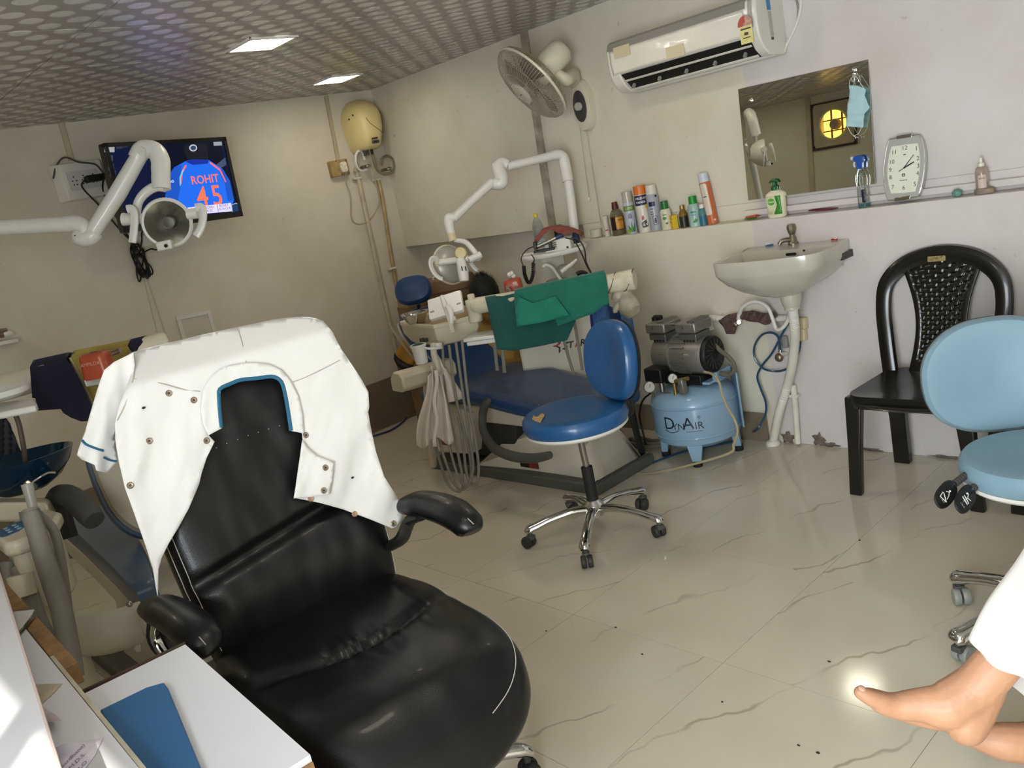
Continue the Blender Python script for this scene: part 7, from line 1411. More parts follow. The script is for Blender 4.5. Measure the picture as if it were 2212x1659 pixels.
obj('tray', MB().loft([[ws(-200, 340), ws(-200, 300, XL), ws(230, 235, XL), ws(200, 265)], [p - V((0, 0, .02)) for p in (ws(-200, 340), ws(-200, 300, XL), ws(230, 235, XL), ws(200, 265))]]), M_white, t, world=True, bevel=.003)
obj('tool', MB().tube([ws(-60, 190), ws(80, 175)], .012, 8), M_dirtymetal, t, world=True); obj('tool', MB().tube([ws(-60, 235), ws(40, 225)], .014, 8), mat('tool_brown', '#7a6448', .6), t, world=True); obj('putty', MB().ell(ws(90, 215), .02, .03, .018), M_white, t, world=True)

pipe('air_tube', [onZ(886, 858, .12), onZ(887, 880, .05), onZ(876, 905, .01), onZ(850, 926, .008), onZ(822, 937, .008), onZ(795, 944, .008), onZ(740, 955, .008)], .006, mat('bright_blue_tube', '#1c2f7a', .4), 'blue tube trailing along the dark skirting behind the coat', 8, 'tube')
t = thing('metal_post', 'black metal post standing behind the blue stool backrest', 'post', onZ(1393, 998, 0)); q0 = onZ(1393, 998, .0); obj('foot', MB().box(q0 + V((0, 0, .006)), (.06, .05, .012)), M_stoolblack, t, world=True); obj('bar', MB().tube([q0 + V((0, 0, .01)), D(1376, 940, 4.40), D(1362, 878, 4.34)], [.018, .020, .022], 10, flat=.6), M_stoolblack, t, world=True)
dm = MB(); rq = random.Random(11)
for x, y in ((1387, 1413), (1791, 1429), (1857, 1167), (1560, 1516), (1330, 1355), (1180, 1363), (2005, 1567), (1725, 1610), (1767, 1626)):
    p = onZ(x, y, .001); dm.ell(p, rq.uniform(.003, .006), rq.uniform(.002, .004), .0025, 7, 5)
o_ = obj('floor_debris', dm, mat('dirt_speck', '#2c241c', .9)); tag(o_, 'tiny dark specks of dirt scattered on the marble floor', 'dirt'); o_['kind'] = 'stuff'

# ------------------------------------------------------------------ executive chair
CR = R(-8); cf = V((math.cos(CR), math.sin(CR), 0)); clt = V((-math.sin(CR), math.cos(CR), 0))
CP = V((-2.12, .95, .5)); LEAN = R(15); bnv = cf * math.cos(LEAN) + V((0, 0, math.sin(LEAN))); bup = V((0, 0, 1)) * math.cos(LEAN) - cf * math.sin(LEAN)
ex = thing('office_chair', 'black leather executive office chair with padded arms and a coat over its back', 'chair', (CP.x + .38 * cf.x, CP.y + .38 * cf.y, 0))
def mat_leather():
    m = mat('black_leather', '#0b0b0c', .36, var=.1, scale=6, coat=.06, spec=.45); nt = m.node_tree; N = nt.nodes; Lk = nt.links
    tc = N.new('ShaderNodeTexCoord'); vo = N.new('ShaderNodeTexVoronoi'); vo.inputs['Scale'].default_value = 240; vo.feature = 'DISTANCE_TO_EDGE'; Lk.new(tc.outputs['Object'], vo.inputs['Vector'])
    bp = N.new('ShaderNodeBump'); bp.inputs['Strength'].default_value = .22; bp.inputs['Distance'].default_value = .002; Lk.new(vo.outputs['Distance'], bp.inputs['Height']); Lk.new(bp.outputs['Normal'], N['Principled BSDF'].inputs['Normal'])
    return m
M_lea = mat_leather(); M_stitch = mat('white_stitch', '#b9b5aa', .8)
def pillow(NA, NB, top, bot):
    A = [[top(2 * i / NA - 1, 2 * j / NB - 1) for j in range(NB + 1)] for i in range(NA + 1)]; B = [[bot(2 * i / NA - 1, 2 * j / NB - 1) for j in range(NB + 1)] for i in range(NA + 1)]
    mb = MB(); mb.grid(A); mb.grid(B)
    def sew(P, Q): mb.grid([P, Q])
    sew(A[0], B[0]); sew(A[-1], B[-1]); sew([r[0] for r in A], [r[0] for r in B]); sew([r[-1] for r in A], [r[-1] for r in B]); return mb
def sq(a, b, e=.22):  # square to squircle corners
    return a * math.sqrt(1 - e * b * b * 1.0), b * math.sqrt(1 - e * a * a * 1.0)
SB = CP - V((0, 0, CP.z))
def seat_st(a, b):
    a2, b2 = sq(a, b, .30); s = .33 + .395 * a2; t_ = .305 * b2 * (1 - .10 * max(0, a2) ** 2); return s, t_
def wr(s, t_, seedv):  # gathered wrinkles near the seam
    sc = .325 - .085 * (t_ / .29) ** 2; d = s - sc; g_ = math.exp(-(d / .075) ** 2); cen = math.exp(-(t_ / .17) ** 2)
    return -.022 * math.exp(-(d / .022) ** 2) * (.35 + .65 * cen) + g_ * cen * .010 * nz3(V((t_ * 60, s * 9, seedv))) + .004 * nz3(V((t_ * 14, s * 6, seedv + 3)))
def seat_top(a, b):
    s, t_ = seat_st(a, b); ed = max(0, (1 - abs(a) ** 7) * (1 - abs(b) ** 7)) ** .45
    z = .43 + .085 * ed + .012 * math.exp(-((s - .15) / .12) ** 2) * ed + .016 * math.exp(-((s - .52) / .13) ** 2) * ed - .075 * max(0, (s - .60) / .15) ** 1.6 + wr(s, t_, 1) * ed
    return SB + cf * s + clt * t_ + V((0, 0, z))
def seat_bot_unused(a, b):
    s, t_ = seat_st(a, b); ed = max(0, (1 - abs(a) ** 6) * (1 - abs(b) ** 6)) ** .5; return SB + cf * (s - .02 * max(0, a)) + clt * t_ * (.97) + V((0, 0, .425 - .05 * ed - .055 * max(0, (s - .60) / .15)))
seat_ol = [(p.x, p.y) for p in spl([V(q + (0,)) for q in ((-.08, -.25), (-.09, 0), (-.08, .25), (.08, .298), (.3, .31), (.48, .30), (.62, .268), (.70, .205), (.742, .10), (.75, 0), (.742, -.10), (.70, -.205), (.62, -.268), (.48, -.30), (.3, -.31), (.08, -.298))], 9, True)]
def seat_h(s, t_, k):
    ed = max(0, 1 - k ** 9) ** .45
    return .43 + .085 * ed + .012 * math.exp(-((s - .15) / .12) ** 2) * ed + .016 * math.exp(-((s - .52) / .13) ** 2) * ed - .075 * max(0, (s - .60) / .15) ** 1.6 + wr(s, t_, 1) * ed
sk_rings = [[SB + cf * (.33 + (u - .33) * k) + clt * (v * k) + V((0, 0, seat_h(.33 + (u - .33) * k, v * k, k))) for u, v in seat_ol] for k in [i / 44 for i in range(1, 41)] + [.93, .95, .965, .98, .99, 1.0]]
sk_low = [[SB + cf * (.33 + (u - .33) * k) + clt * (v * k) + V((0, 0, z - .075 * max(0, ((.33 + (u - .33) * k) - .60) / .15) ** 1.6)) for u, v in seat_ol] for k, z in ((1.0, .418), (.985, .40), (.94, .386), (.8, .38), (.01, .38))]
obj('seat', MB().loft([[sk_rings[0][0].lerp(p, .02) for p in sk_rings[0]]] + sk_rings + sk_low), M_lea, ex, world=True, sharp=180)
def seat_edge(f_):
    u, v = seat_ol[int(f_) % len(seat_ol)]; k = .95; return SB + cf * (.33 + (u - .33) * k) + clt * (v * k) + V((0, 0, seat_h(.33 + (u - .33) * k, v * k, k) + .004))
def back_uv(a, b):
    a2, b2 = sq(a, b, .34 if b > 0 else .12); h = .345 + .445 * b2; w = .300 + .012 * b2 - .03 * max(0, b2) ** 2 - .02 * max(0, -b2 - .7); return a2 * w, h
def back_top(a, b):
    t_, h = back_uv(a, b); ed = max(0, (1 - abs(a) ** 6) * (1 - abs(b) ** 8)) ** .45
    d = -.07 + .075 * ed + .022 * math.exp(-((h - .13) / .10) ** 2) * ed - .026 * math.exp(-((h - .235 - .05 * (t_ / .3)) / .020) ** 2) * ed - .003 * math.exp(-((h - .545) / .012) ** 2) * ed + .05 * (t_ / .3) ** 2 * .5
    d += ed * .004 * nz3(V((t_ * 22, h * 7, 2)))
    return CP + clt * t_ + bup * h + bnv * d
def back_bot(a, b):
    t_, h = back_uv(a, b); ed = max(0, (1 - abs(a) ** 6) * (1 - abs(b) ** 8)) ** .45; return CP + clt * t_ + bup * h + bnv * (-.075 - .05 * ed)
obj('backrest', pillow(56, 76, back_top, back_bot), M_lea, ex, world=True, sharp=180)
# stitching
obj('stitch_line', MB().tube([seat_edge(f_) for f_ in range(26, 72)], .0012, 5), M_stitch, ex, world=True)
for q in (-.93, -.985): obj('stitch_line', MB().tube([back_top(q, -.80 + .9 * k / 30) + bnv * .002 for k in range(31)], .0012, 5), M_stitch, ex, world=True)
obj('stitch_line', MB().tube([back_top(.955, -.85 + .4 * k / 16) + bnv * .002 for k in range(17)], .0012, 5), M_stitch, ex, world=True)
for k in range(34):
    t_ = -.85 + 1.7 * k / 33; p = back_top(t_, .39); obj('stitch', MB().ell(p + bnv * .001, .0016, .0016, .0016, 5, 4), M_stitch, ex, world=True) if k % 2 == 0 else None
def arm(px, dep_z, name_side, strut):
    pts = [onZ(x, y, z) for x, y, z in px]; obj('arm_pad', MB().tube(spl(pts, 6), [.030, .046, .050, .050, .044, .026], 18, flat=.78, hint=None), M_lea, ex, world=True, sharp=180)
    obj('arm_stitch', MB().tube(spl([p + V((0, 0, .012)) + (RT * .0 - FW * .044 + RT * .018) for p in pts[1:5]], 6), .0013, 5), M_stitch, ex, world=True)
    obj('arm_strut', MB().tube(spl([V(q) for q in strut], 5), .034, 10, flat=.5), M_stoolblack, ex, world=True)
arm([(872, 1092, .69), (905, 1088, .70), (945, 1095, .70), (985, 1112, .695), (1012, 1135, .68), (1020, 1150, .665)], .68, 'r', [onZ(915, 1110, .67), onZ(885, 1125, .645), onZ(866, 1165, .60), CP + clt * .27 - bnv * .09 + V((0, 0, .06)), CP + clt * .22 - bnv * .10 + V((0, 0, -.04)), CP + clt * .2 + cf * .12 + V((0, 0, -.10))])
arm([(322, 1312, .68), (350, 1318, .70), (385, 1335, .70), (420, 1362, .695), (445, 1390, .68), (458, 1408, .66)], .68, 'l', [onZ(345, 1330, .665), onZ(352, 1385, .58), CP - clt * .33 + cf * .06 + V((0, 0, -.02)), CP - clt * .30 + cf * .16 + V((0, 0, -.08))])
obj('chrome_strut', MB().tube(spl([onZ(338, 1345, .655), onZ(348, 1400, .58), CP - clt * .35 + cf * .2 + V((0, 0, -.06))], 5), .016, 10, flat=.5), M_chrome, ex, world=True)
hub = CP + cf * .36; hub.z = 0; tipv = onZ(1096, 1640, .085); la0 = math.atan2(tipv.y - hub.y, tipv.x - hub.x)
for k in range(5):
    a = la0 + k * 2 * PI / 5; d = V((math.cos(a), math.sin(a), 0))
    obj('base_leg', MB().tube(spl([hub + d * .03 + V((0, 0, .135)), hub + d * .14 + V((0, 0, .13)), hub + d * .24 + V((0, 0, .112)), hub + d * .31 + V((0, 0, .095)), hub + d * .335 + V((0, 0, .075))], 5), [.030, .026, .022, .022, .016], 14, flat=.75), M_chrome, ex, world=True)
    cc_ = obj('castor', MB().cyl(hub + d * .32 + V((0, 0, .05)), hub + d * .32 + V((0, 0, .085)), .009, n=10), M_dark, ex, world=True)
    for s in (-1, 1): obj('wheel', MB().lathe([(.010, -.011), (.026, -.010), (.029, 0), (.026, .010), (.010, .011)], hub + d * .32 + V((-d.y, d.x, 0)) * (.014 * s) + V((0, 0, .029)), V((-d.y, d.x, 0)), 18), M_rub, cc_, world=True)
obj('gas_column', MB().cyl(hub + V((0, 0, .1)), hub + V((0, 0, .40)), .028, n=18), M_rub, ex, world=True)
obj('tilt_plate', MB().box(hub + V((0, 0, .385)), (.3, .24, .03), Matrix.Rotation(CR, 3, 'Z')), M_stoolblack, ex, world=True, bevel=.006)

# ------------------------------------------------------------------ white coat over the chair back
ctg = thing('white_coat', 'white short sleeved clinic coat with teal trim hung over the office chair', 'coat', CP + bup * .78)
M_coat = mat('white_cotton_twill', '#e4e2dd', .8, var=.02, scale=10, bump=.08, bscale=500, sheen=.15)
M_teal = mat('teal_trim', '#23617e', .7)
Z4 = lambda a, b: (a / 2.765, 500 + b / 2.765)
def cpt_(u, v, off=.022):
    p = onN(u, v, CP, bnv); q = p - CP; t_, h = q.dot(clt), q.dot(bup)
    fold = .016 * nz3(V((u * .016 + v * .004, v * .005, 3))) + .008 * nz3(V((u * .045 + v * .012, v * .012, 7))) + .003 * nz3(V((u * .11, v * .03, 11)))
    # hang free below the shoulders, hug the top of the backrest
    k = min(1, max(0, (v - 760) / 250)); base = .012 - .10 * max(0, (h - .735)) / .07 * (.6 if h < .82 else .6)
    return onN(u, v, CP + bnv * (off + base + fold * (.25 + .75 * k) + .02 * k), bnv)
outl = [Z4(797, 722), Z4(1100, 645), Z4(1420, 572), Z4(1700, 518), Z4(1830, 513), Z4(1930, 535), Z4(1985, 600), Z4(2035, 700), Z4(2100, 800), Z4(2165, 895), Z4(2200, 960), Z4(2205, 1050), (795, 890), (801, 925), (812, 975), (830, 1030), (852, 1065), (870, 1098), (869, 1122), (858, 1138), (846, 1141), (800, 1122), (740, 1100), (690, 1086), (638, 1076),
        (642, 1040), (650, 985), Z4(1808, 1245), Z4(1803, 1205), Z4(1740, 1190), Z4(1725, 1120), Z4(1710, 1020), Z4(1692, 930), Z4(1670, 890), Z4(1620, 872), Z4(1540, 880), Z4(1440, 890), Z4(1380, 910), Z4(1318, 940), Z4(1316, 1000), Z4(1318, 1090), Z4(1325, 1175), Z4(1245, 1218), Z4(1282, 1256), Z4(1235, 1350), Z4(1205, 1440), (430, 1045), (408, 1098), (386, 1138), (364, 1175), (349, 1205), (342, 1230), (341, 1294),
        (330, 1228), (315, 1180), (292, 1115), (270, 1055), (257, 1000), (249, 950), (248, 915), (256, 880), (276, 830), (289, 790)]
obj('body', MB().sheet(outl, 11, cpt_), M_coat, ctg, world=True, solid=.0025)
# top turned over the back of the chair
top_r = [Z4(797, 722), Z4(900, 695), Z4(1000, 670), Z4(1100, 645), Z4(1200, 622), Z4(1310, 596), Z4(1420, 572), Z4(1520, 552), Z4(1610, 534), Z4(1700, 518), Z4(1770, 514), Z4(1830, 513), Z4(1880, 520), Z4(1930, 535), Z4(1985, 600), Z4(2035, 700), Z4(2100, 800), Z4(2165, 895)]
rows = []
for k in range(12):
    row = []
    for i, (u, v) in enumerate(top_r):
        p = cpt_(u, v); a = min(1, k / 4); row.append(p - bnv * (.17 * math.sin(a * PI / 2)) + bup * (.018 * math.sin(a * PI) - max(0, k - 4) * .055 - .02 * a) + clt * (-.01 * k * (i / 17)) + bnv * .008 * nz3(V((i * .4, k * .4, 5))))
    rows.append(row)
obj('back_panel', MB().grid(rows), M_coat, ctg, world=True, solid=.0025)
# collar, flap and sleeve
col_o = [Z4(*p) for p in ((1245, 1218), (1212, 1150), (1198, 1060), (1205, 960), (1240, 890), (1300, 830), (1380, 797), (1500, 783), (1600, 790), (1680, 825), (1740, 895), (1785, 990), (1808, 1100), (1815, 1205), (1740, 1192), (1725, 1120), (1710, 1020), (1692, 930), (1670, 890), (1620, 872), (1540, 880), (1440, 890), (1380, 910), (1318, 940), (1312, 1000), (1316, 1090), (1325, 1175))]
obj('collar', MB().sheet(col_o, 8, lambda u, v: cpt_(u, v, .032)), M_coat, ctg, world=True, solid=.0025)
trim = [Z4(*p) for p in ((1322, 1172), (1314, 1090), (1308, 1000), (1312, 942), (1380, 908), (1440, 886), (1540, 876), (1620, 866), (1668, 884), (1692, 926), (1712, 1018), (1728, 1120), (1738, 1190))]
obj('collar_trim', MB().tube(spl([cpt_(u, v, .033) for u, v in trim], 3), .0052, 6, flat=.4), M_teal, ctg, world=True)
Z6 = lambda a, b: (330 + a / 2.185, 900 + b / 2.185)
obj('front_flap', MB().sheet([Z6(*p) for p in ((705, 110), (735, 150), (775, 185), (855, 215), (848, 290), (835, 365), (760, 378), (665, 386), (680, 290), (695, 190))], 8, lambda u, v: cpt_(u, v, .036)), M_coat, ctg, world=True, solid=.0025)
slv = [Z4(*p) for p in ((797, 722), (740, 750), (680, 780), (622, 828), (603, 880), (580, 950), (556, 1030), (530, 1120), (508, 1200), (490, 1245), (470, 1300), (460, 1335), (490, 1362), (565, 1395), (575, 1428), (640, 1442), (665, 1410), (700, 1372), (692, 1310), (682, 1240), (694, 1170), (740, 1050), (790, 900), (806, 800))]
def slp(u, v):
    k = (v - 760) / 260; fold = .016 * math.sin((u - 232 + (v - 770) * .22) * .075) * min(1, max(0, k)) + .006 * nz3(V((u * .05, v * .02, 2))); return onN(u, v, CP + bnv * (.02 - .05 * max(0, k) + fold), bnv)
obj('sleeve', MB().sheet(slv, 7, slp), M_coat, ctg, world=True, solid=.0025)
for a in ([Z4(490, 1247), Z4(515, 1272), Z4(560, 1292), Z4(617, 1310)], [Z4(617, 1350), Z4(660, 1368), Z4(698, 1374)]): obj('sleeve_trim', MB().tube(spl([slp(u, v) + bnv * .003 for u, v in a], 4), .0045, 6, flat=.5), M_teal, ctg, world=True)
obj('shoulder_seam', MB().tube(spl([cpt_(*Z4(*p), .0235) for p in ((800, 730), (806, 800), (792, 900), (745, 1040), (700, 1130))], 5), .0018, 5), mat('seam_shade', '#b5b0a6', .9), ctg, world=True)
for sm in (((805, 880), (950, 905), (1100, 945), (1195, 955)), ((1750, 900), (1850, 860), (2030, 770)), ((1420, 575), (1450, 680), (1470, 780))): obj('seam', MB().tube(spl([cpt_(*Z4(*p), .0235) for p in sm], 6), .0016, 5), mat('seam_shade'), ctg, world=True)
M_snap = mat('snap_metal', '#a89684', .3, .8)
for p, o2, brass in ((Z4(1008, 967), .024, 0), (Z4(1157, 1008), .024, 0), (Z4(890, 1252), .024, 0), (Z4(1232, 1250), .024, 0), (Z4(777, 1517), .024, 0), (Z4(1826, 1217), .024, 0), (Z4(1943, 1411), .038, 0), (Z4(1933, 1547), .038, 0), (Z4(1856, 1597), .024, 1), (Z6(953, 460), .024, 1), (Z6(1135, 505), .024, 0)):
    b_ = obj('snap_button', MB().lathe([(.0085, 0), (.0085, .002), (.0065, .0035), (.0045, .003), (.001, .0028)], cpt_(*p, o2), bnv, 16), mat('snap_copper', '#c09a80', .3, .7) if brass else M_snap, ctg, world=True)
    if not brass: obj('snap_core', MB().lathe([(.003, .003), (.003, .0042), (.001, .0044)], cpt_(*p, o2), bnv, 10), M_dark, b_, world=True)
for p in (Z4(858, 1053), Z4(2106, 1470)): tag(obj('fly', MB().ell(cpt_(*p, .029), .003, .005, .003, 8, 6), M_black), 'tiny black fly sitting on the %s side of the white coat' % ('left' if p[0] < 400 else 'right'), 'fly')

# ------------------------------------------------------------------ desk
M_desk = mat('white_laminate', '#d4d4d8', .35, var=.02, coat=.1); M_wood = mat('plywood_edge', '#8a6a42', .7, var=.3, scale=25); M_edge_shadow = mat('painted_edge_shadow', '#3a2a1e', .6, var=.2)
dk = thing('desk', 'white laminate desk with a raised counter at the lower left corner', 'desk', (-1.45, 0, 0))
d0, d1_ = onZ(400, 1392, .75), onZ(670, 1630, .75)
yA = (d0.y + d1_.y) / 2
obj('desktop', MB().loft([[V((d0.x, d0.y, z)), V((d1_.x, d1_.y, z)), V((d1_.x - .02, .05, z)), V((d0.x - .03, .05, z))] for z in (.738, .75)]), M_desk, dk, world=True)
obj('desktop_core', MB().loft([[V((d0.x - .004, d0.y + .0, z)), V((d1_.x + .003, d1_.y, z)), V((d1_.x - .017, .05, z)), V((d0.x - .034, .05, z))] for z in (.716, .7375)]), M_wood, dk, world=True)
obj('edge_shadow_strip', MB().loft([[V((d0.x - .002, d0.y, z)), V((d0.x - .034, .2, z)), V((d0.x - .042, .2, z)), V((d0.x - .010, d0.y + .004, z))] for z in (.70, .7515)]), M_edge_shadow, dk, world=True)
obj('drawer_box', MB().box((-1.49, .25, .62), (.50, .38, .18)), M_wood, dk, world=True, bevel=.004)
SHZ, UPZ = .79, .87
e0, e1 = onZ(60, 1364, SHZ), onZ(300, 1659, SHZ); ed_ = (e1 - e0).normalized(); eA, eB = e0 - ed_ * .5, e1 + ed_ * .6
obj('shelf_board', MB().loft([[V((eA.x, eA.y, z)), V((eB.x, eB.y, z)), V((eB.x, -.3, z)), V((eA.x, -.3, z))] for z in (SHZ - .02, SHZ)]), M_desk, dk, world=True)
eC = onZ(108, 1420, SHZ)
obj('shelf_edge_band', MB().loft([[V((p.x, p.y + k, z)) for p, k in ((eC, 0), (eB, 0), (eB, .007), (eC, .007))] for z in (SHZ - .022, SHZ + .001)]), mat('edge_band', '#b3ac96', .5, var=.15, scale=20), dk, world=True)
obj('wood_edge', MB().loft([[V((p.x, p.y + k, z)) for p, k in ((eA, .002), (onZ(128, 1444, SHZ), .002), (onZ(128, 1444, SHZ), .034), (eA, .034))] for z in (SHZ - .05, SHZ - .004)]), M_wood, dk, world=True, bevel=.002)
u0_, u1_ = onZ(14, 1296, UPZ), onZ(125, 1659, UPZ); ud = (u1_ - u0_).normalized(); uA, uB = u0_ - ud * .3, u1_ + ud * .5
obj('upper_counter', MB().loft([[V((uA.x, uA.y, z)), V((uB.x, uB.y, z)), V((uB.x, -.45, z)), V((uA.x, -.45, z))] for z in (UPZ - .025, UPZ)]), M_desk, dk, world=True)
obj('counter_edge', MB().loft([[V((p.x, p.y + k, z)) for p, k in ((uA, 0), (uB, 0), (uB, .004), (uA, .004))] for z in (UPZ - .026, UPZ + .0006)]), mat('edge_rose', '#c9b8b0', .5), dk, world=True)
obj('counter_panel', MB().box((-1.5, -.02, .42), (1.5, .03, .84)), M_desk, dk, world=True)
for x in (-2.2, -.74): obj('side_panel', MB().box((x, -.10, .384), (.03, .30, .768)), M_desk, dk, world=True)
# folder and papers
fo_ = [onZ(x, y, .7515) for x, y in ((219, 1543), (262, 1522), (319, 1494), (357, 1483), (366, 1495), (395, 1565), (435, 1662), (470, 1750), (420, 1800), (330, 1830), (290, 1700), (262, 1620))]
t = thing('blue_folder', 'blue plastic folder lying on the white desk', 'folder', (fo_[0].x, fo_[0].y, .7515))
cfo = sum(fo_, V()) / len(fo_)
obj('cover', MB().loft([[V((p.x, p.y, .7515 + k)) for p in fo_] for k in (0, .010)]), mat('folder_blue', '#2a5e8c', .45, var=.05), t, world=True, bevel=.003)
obj('papers', MB().loft([[V((cfo.x + (p.x - cfo.x) * .985, cfo.y + (p.y - cfo.y) * .985, .7545 + k)) for p in fo_] for k in (0, .004)]), M_white, t, world=True)
Q5 = lambda a, b, z: onZ(a / 4.159, 1260 + b / 4.159, z)
def paper(name, lab, cat, pts, z, hx, curl=0.0):
    P = [Q5(a, b, z) for a, b in pts]; c = sum(P, V()) / len(P); o2 = [(p.x, p.y) for p in P]
    xs = [p.x for p in P]; x0_, x1_ = min(xs), max(xs)
    ob_ = obj(name, MB().sheet(o2, .03, lambda u, v: V((u, v, z + .0006 + curl * ((u - x0_) / (x1_ - x0_ + 1e-6)) ** 2))), mat('paper_' + hx, hx, .7, var=.03), solid=.0006); tag(ob_, lab, cat); return ob_
paper('card', 'beige card lying on the raised desk shelf', 'card', [(200, 925), (430, 905), (560, 905), (470, 1000), (370, 1090), (200, 1030)], SHZ + .0012, '#a89d86')
paper('curled_paper', 'curled pinkish slip of paper on the raised desk shelf', 'paper', [(330, 1060), (400, 1130), (510, 1220), (585, 1325), (410, 1310), (330, 1200)], SHZ + .002, '#b5a8a8', .02)
pp = paper('prescription', 'white prescription slip with purple stamp lettering on the desk shelf', 'paper', [(460, 1500), (570, 1450), (930, 1390), (860, 1540), (740, 1700), (520, 1700)], SHZ + .0012, '#dcd8e4')
rfx = frm(Q5(690, 1590, .7935), (Q5(760, 1530, .7935) - Q5(640, 1650, .7935)).normalized(), (Q5(600, 1530, .7935) - Q5(690, 1600, .7935)).normalized(), (0, 0, 1))
M_stamp = mat('stamp_purple', '#8a5c96', .8)
for k, s_ in enumerate(('(Sardhana)', 'M.D.S.', 'LO')): lettering('lettering', s_, .014, lambda u, v, h=0, k=k: rfx(u, v + .02 - .022 * k, 0), M_stamp, pp)
ph = [Q5(*p, SHZ + .008) for p in ((80, 270), (320, 245), (300, 290), (160, 470), (100, 420))]
t = thing('phone', 'dark phone with a white reflection painted on its screen, on the desk shelf', 'phone', (ph[0].x, ph[0].y, SHZ + .001)); obj('body', MB().loft([[V((p.x, p.y, z)) for p in ph] for z in (SHZ + .0008, SHZ + .010)]), mat('phone_green_black', '#1f2a20', .15, coat=.5), t, world=True, bevel=.002); obj('screen', MB().loft([[V((ph[0].x + (p.x - ph[0].x) * .96, ph[0].y + (p.y - ph[0].y) * .96, z)) for p in ph] for z in (SHZ + .010, SHZ + .011)]), mat('phone_painted_reflection', '#c9c7c0', .08), t, world=True)  # pale screen colour paints the white reflection on the dark phone

# ------------------------------------------------------------------ seated person at the right edge: bare feet and white trousers
pr_ = thing('person', 'seated person in loose white trousers with bare crossed feet at the right edge', 'person', (-.45, 1.95, 0))
M_foot = mat('warm_brown_skin', '#b58768', .5, var=.14, scale=9, bump=.12, bscale=90)
PW = lambda x, y, d: D(x, y, d) - V((-.45, 1.95, 0))
def fused(name, mb, m_, parent, vox, smooth=6):
    o = obj(name, mb, m_, parent, sharp=180); q = o.modifiers.new('fuse', 'REMESH'); q.mode = 'VOXEL'; q.voxel_size = vox; q.use_smooth_shade = True
    q = o.modifiers.new('relax', 'SMOOTH'); q.factor = .5; q.iterations = smooth; return o
def chain(mb, pts, rad, n=14, k=5):
    P = spl([PW(*p) for p in pts], k); mb.tube(P, rad, n); mb.ell(P[-1], rad[-1], n=12, m=8); mb.ell(P[0], rad[0], n=12, m=8)
uf = MB()
chain(uf, [(2400, 1130, 1.68), (2250, 1322, 1.77), (2165, 1422, 1.83), (2112, 1482, 1.855)], [.060, .052, .047, .048])
chain(uf, [(2128, 1480, 1.86), (2104, 1530, 1.868), (2087, 1566, 1.868)], [.044, .046, .044])
chain(uf, [(2106, 1488, 1.86), (2046, 1524, 1.872), (1990, 1523, 1.885), (1935, 1525, 1.893), (1902, 1517, 1.888)], [.050, .052, .037, .029, .024])
chain(uf, [(2090, 1540, 1.885), (2020, 1545, 1.905), (1960, 1536, 1.925), (1915, 1524, 1.94)], [.042, .032, .026, .020])
chain(uf, [(2060, 1510, 1.90), (1995, 1515, 1.925), (1950, 1515, 1.945), (1925, 1512, 1.955)], [.038, .028, .022, .017])
uf.ell(PW(2120, 1490, 1.828), .020, .020, .022, 14, 10)
for tp_, rd in (([(1904, 1516, 1.885), (1876, 1505, 1.88), (1858, 1496, 1.88)], [.022, .0185, .0145]), ([(1912, 1510, 1.915), (1888, 1498, 1.916), (1872, 1493, 1.917)], [.014, .0115, .0095]), ([(1920, 1510, 1.937), (1898, 1499, 1.94), (1885, 1496, 1.941)], [.013, .0105, .009]), ([(1928, 1510, 1.957), (1910, 1502, 1.961), (1898, 1499, 1.962)], [.012, .010, .0085]), ([(1940, 1512, 1.972), (1926, 1507, 1.979), (1915, 1505, 1.98)], [.0115, .0095, .008])): chain(uf, tp_, rd, 10, 4)
fused('upper_foot', uf, M_foot, pr_, .0042, 5)
nb = PW(1862, 1487, 1.872); obj('toenail', MB().ell(nb, .0085, .008, .0035, 12, 8, Matrix.Rotation(R(25), 3, 'Y')), mat('toenail', '#c09a84', .35), pr_)
lfm = MB()
chain(lfm, [(2440, 1330, 1.95), (2350, 1455, 1.98), (2285, 1550, 1.99), (2240, 1608, 2.0)], [.058, .050, .046, .047])
chain(lfm, [(2250, 1600, 2.0), (2268, 1650, 2.0), (2275, 1668, 2.0)], [.046, .042, .036])
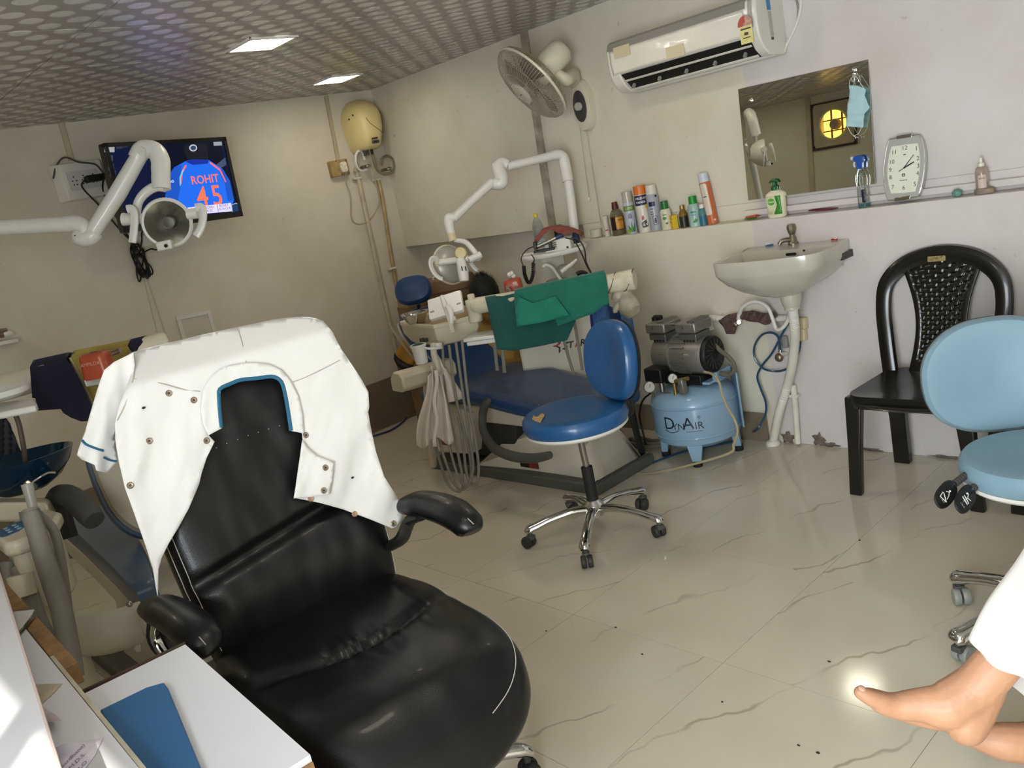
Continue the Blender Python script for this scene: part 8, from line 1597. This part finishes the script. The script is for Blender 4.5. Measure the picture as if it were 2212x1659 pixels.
chain(lfm, [(2240, 1606, 2.0), (2170, 1602, 2.0), (2115, 1592, 2.02), (2085, 1588, 2.03)], [.048, .044, .032, .022])
for k in range(5): chain(lfm, [(2095 + 4 * k, 1588 - 2 * k, 2.01 + .02 * k), (2068 + 7 * k, 1580 - 2 * k, 2.01 + .02 * k), (2052 + 9 * k, 1577 - 2 * k, 2.01 + .02 * k)], [.016 - .001 * k, .013 - .001 * k, .010 - .0006 * k], 10, 4)
fused('lower_foot', lfm, M_foot, pr_, .0045, 5)
M_tr = mat('white_trousers', '#e6e3dc', .85, var=.02, sheen=.1)
def trouser(pts, rad, seedv):
    P = spl([PW(*p) for p in pts], 6); mb = MB(); rr_ = []
    N = len(P); rings = []; a = None
    for i, p in enumerate(P):
        t_ = (P[min(N - 1, i + 1)] - P[max(0, i - 1)]).normalized()
        if a is None: a, b, _ = frame_of(t_)
        else:
            a = (a - t_ * a.dot(t_)).normalized(); b = t_.cross(a)
        f_ = i / (N - 1) * (len(rad) - 1); k = min(len(rad) - 2, int(f_)); r_ = rad[k] * (1 - (f_ - k)) + rad[k + 1] * (f_ - k)
        rings.append([p + (a * math.cos(2 * PI * q / 32) + b * math.sin(2 * PI * q / 32)) * r_ * (1 + .10 * math.sin(q * 2 * PI / 32 * 5 + i * .12 + seedv) * (1 - i / N)) for q in range(32)])
    return mb.loft(rings, False)
obj('trouser_leg', trouser([(2172, 1418, 1.83), (2215, 1350, 1.80), (2280, 1270, 1.76), (2370, 1150, 1.72), (2520, 980, 1.72), (2680, 900, 1.85)], [.068, .074, .078, .085, .095, .10], 1), M_tr, pr_, solid=.003)
obj('trouser_leg', trouser([(2262, 1530, 2.0), (2300, 1480, 1.99), (2360, 1400, 1.97), (2450, 1280, 1.93), (2600, 1050, 1.9), (2740, 950, 2.0)], [.085, .085, .086, .09, .095, .10], 3), M_tr, pr_, solid=.003)
obj('hips', MB().ell(PW(2760, 880, 2.0), .17, .17, .13, 24, 14), M_tr, pr_)
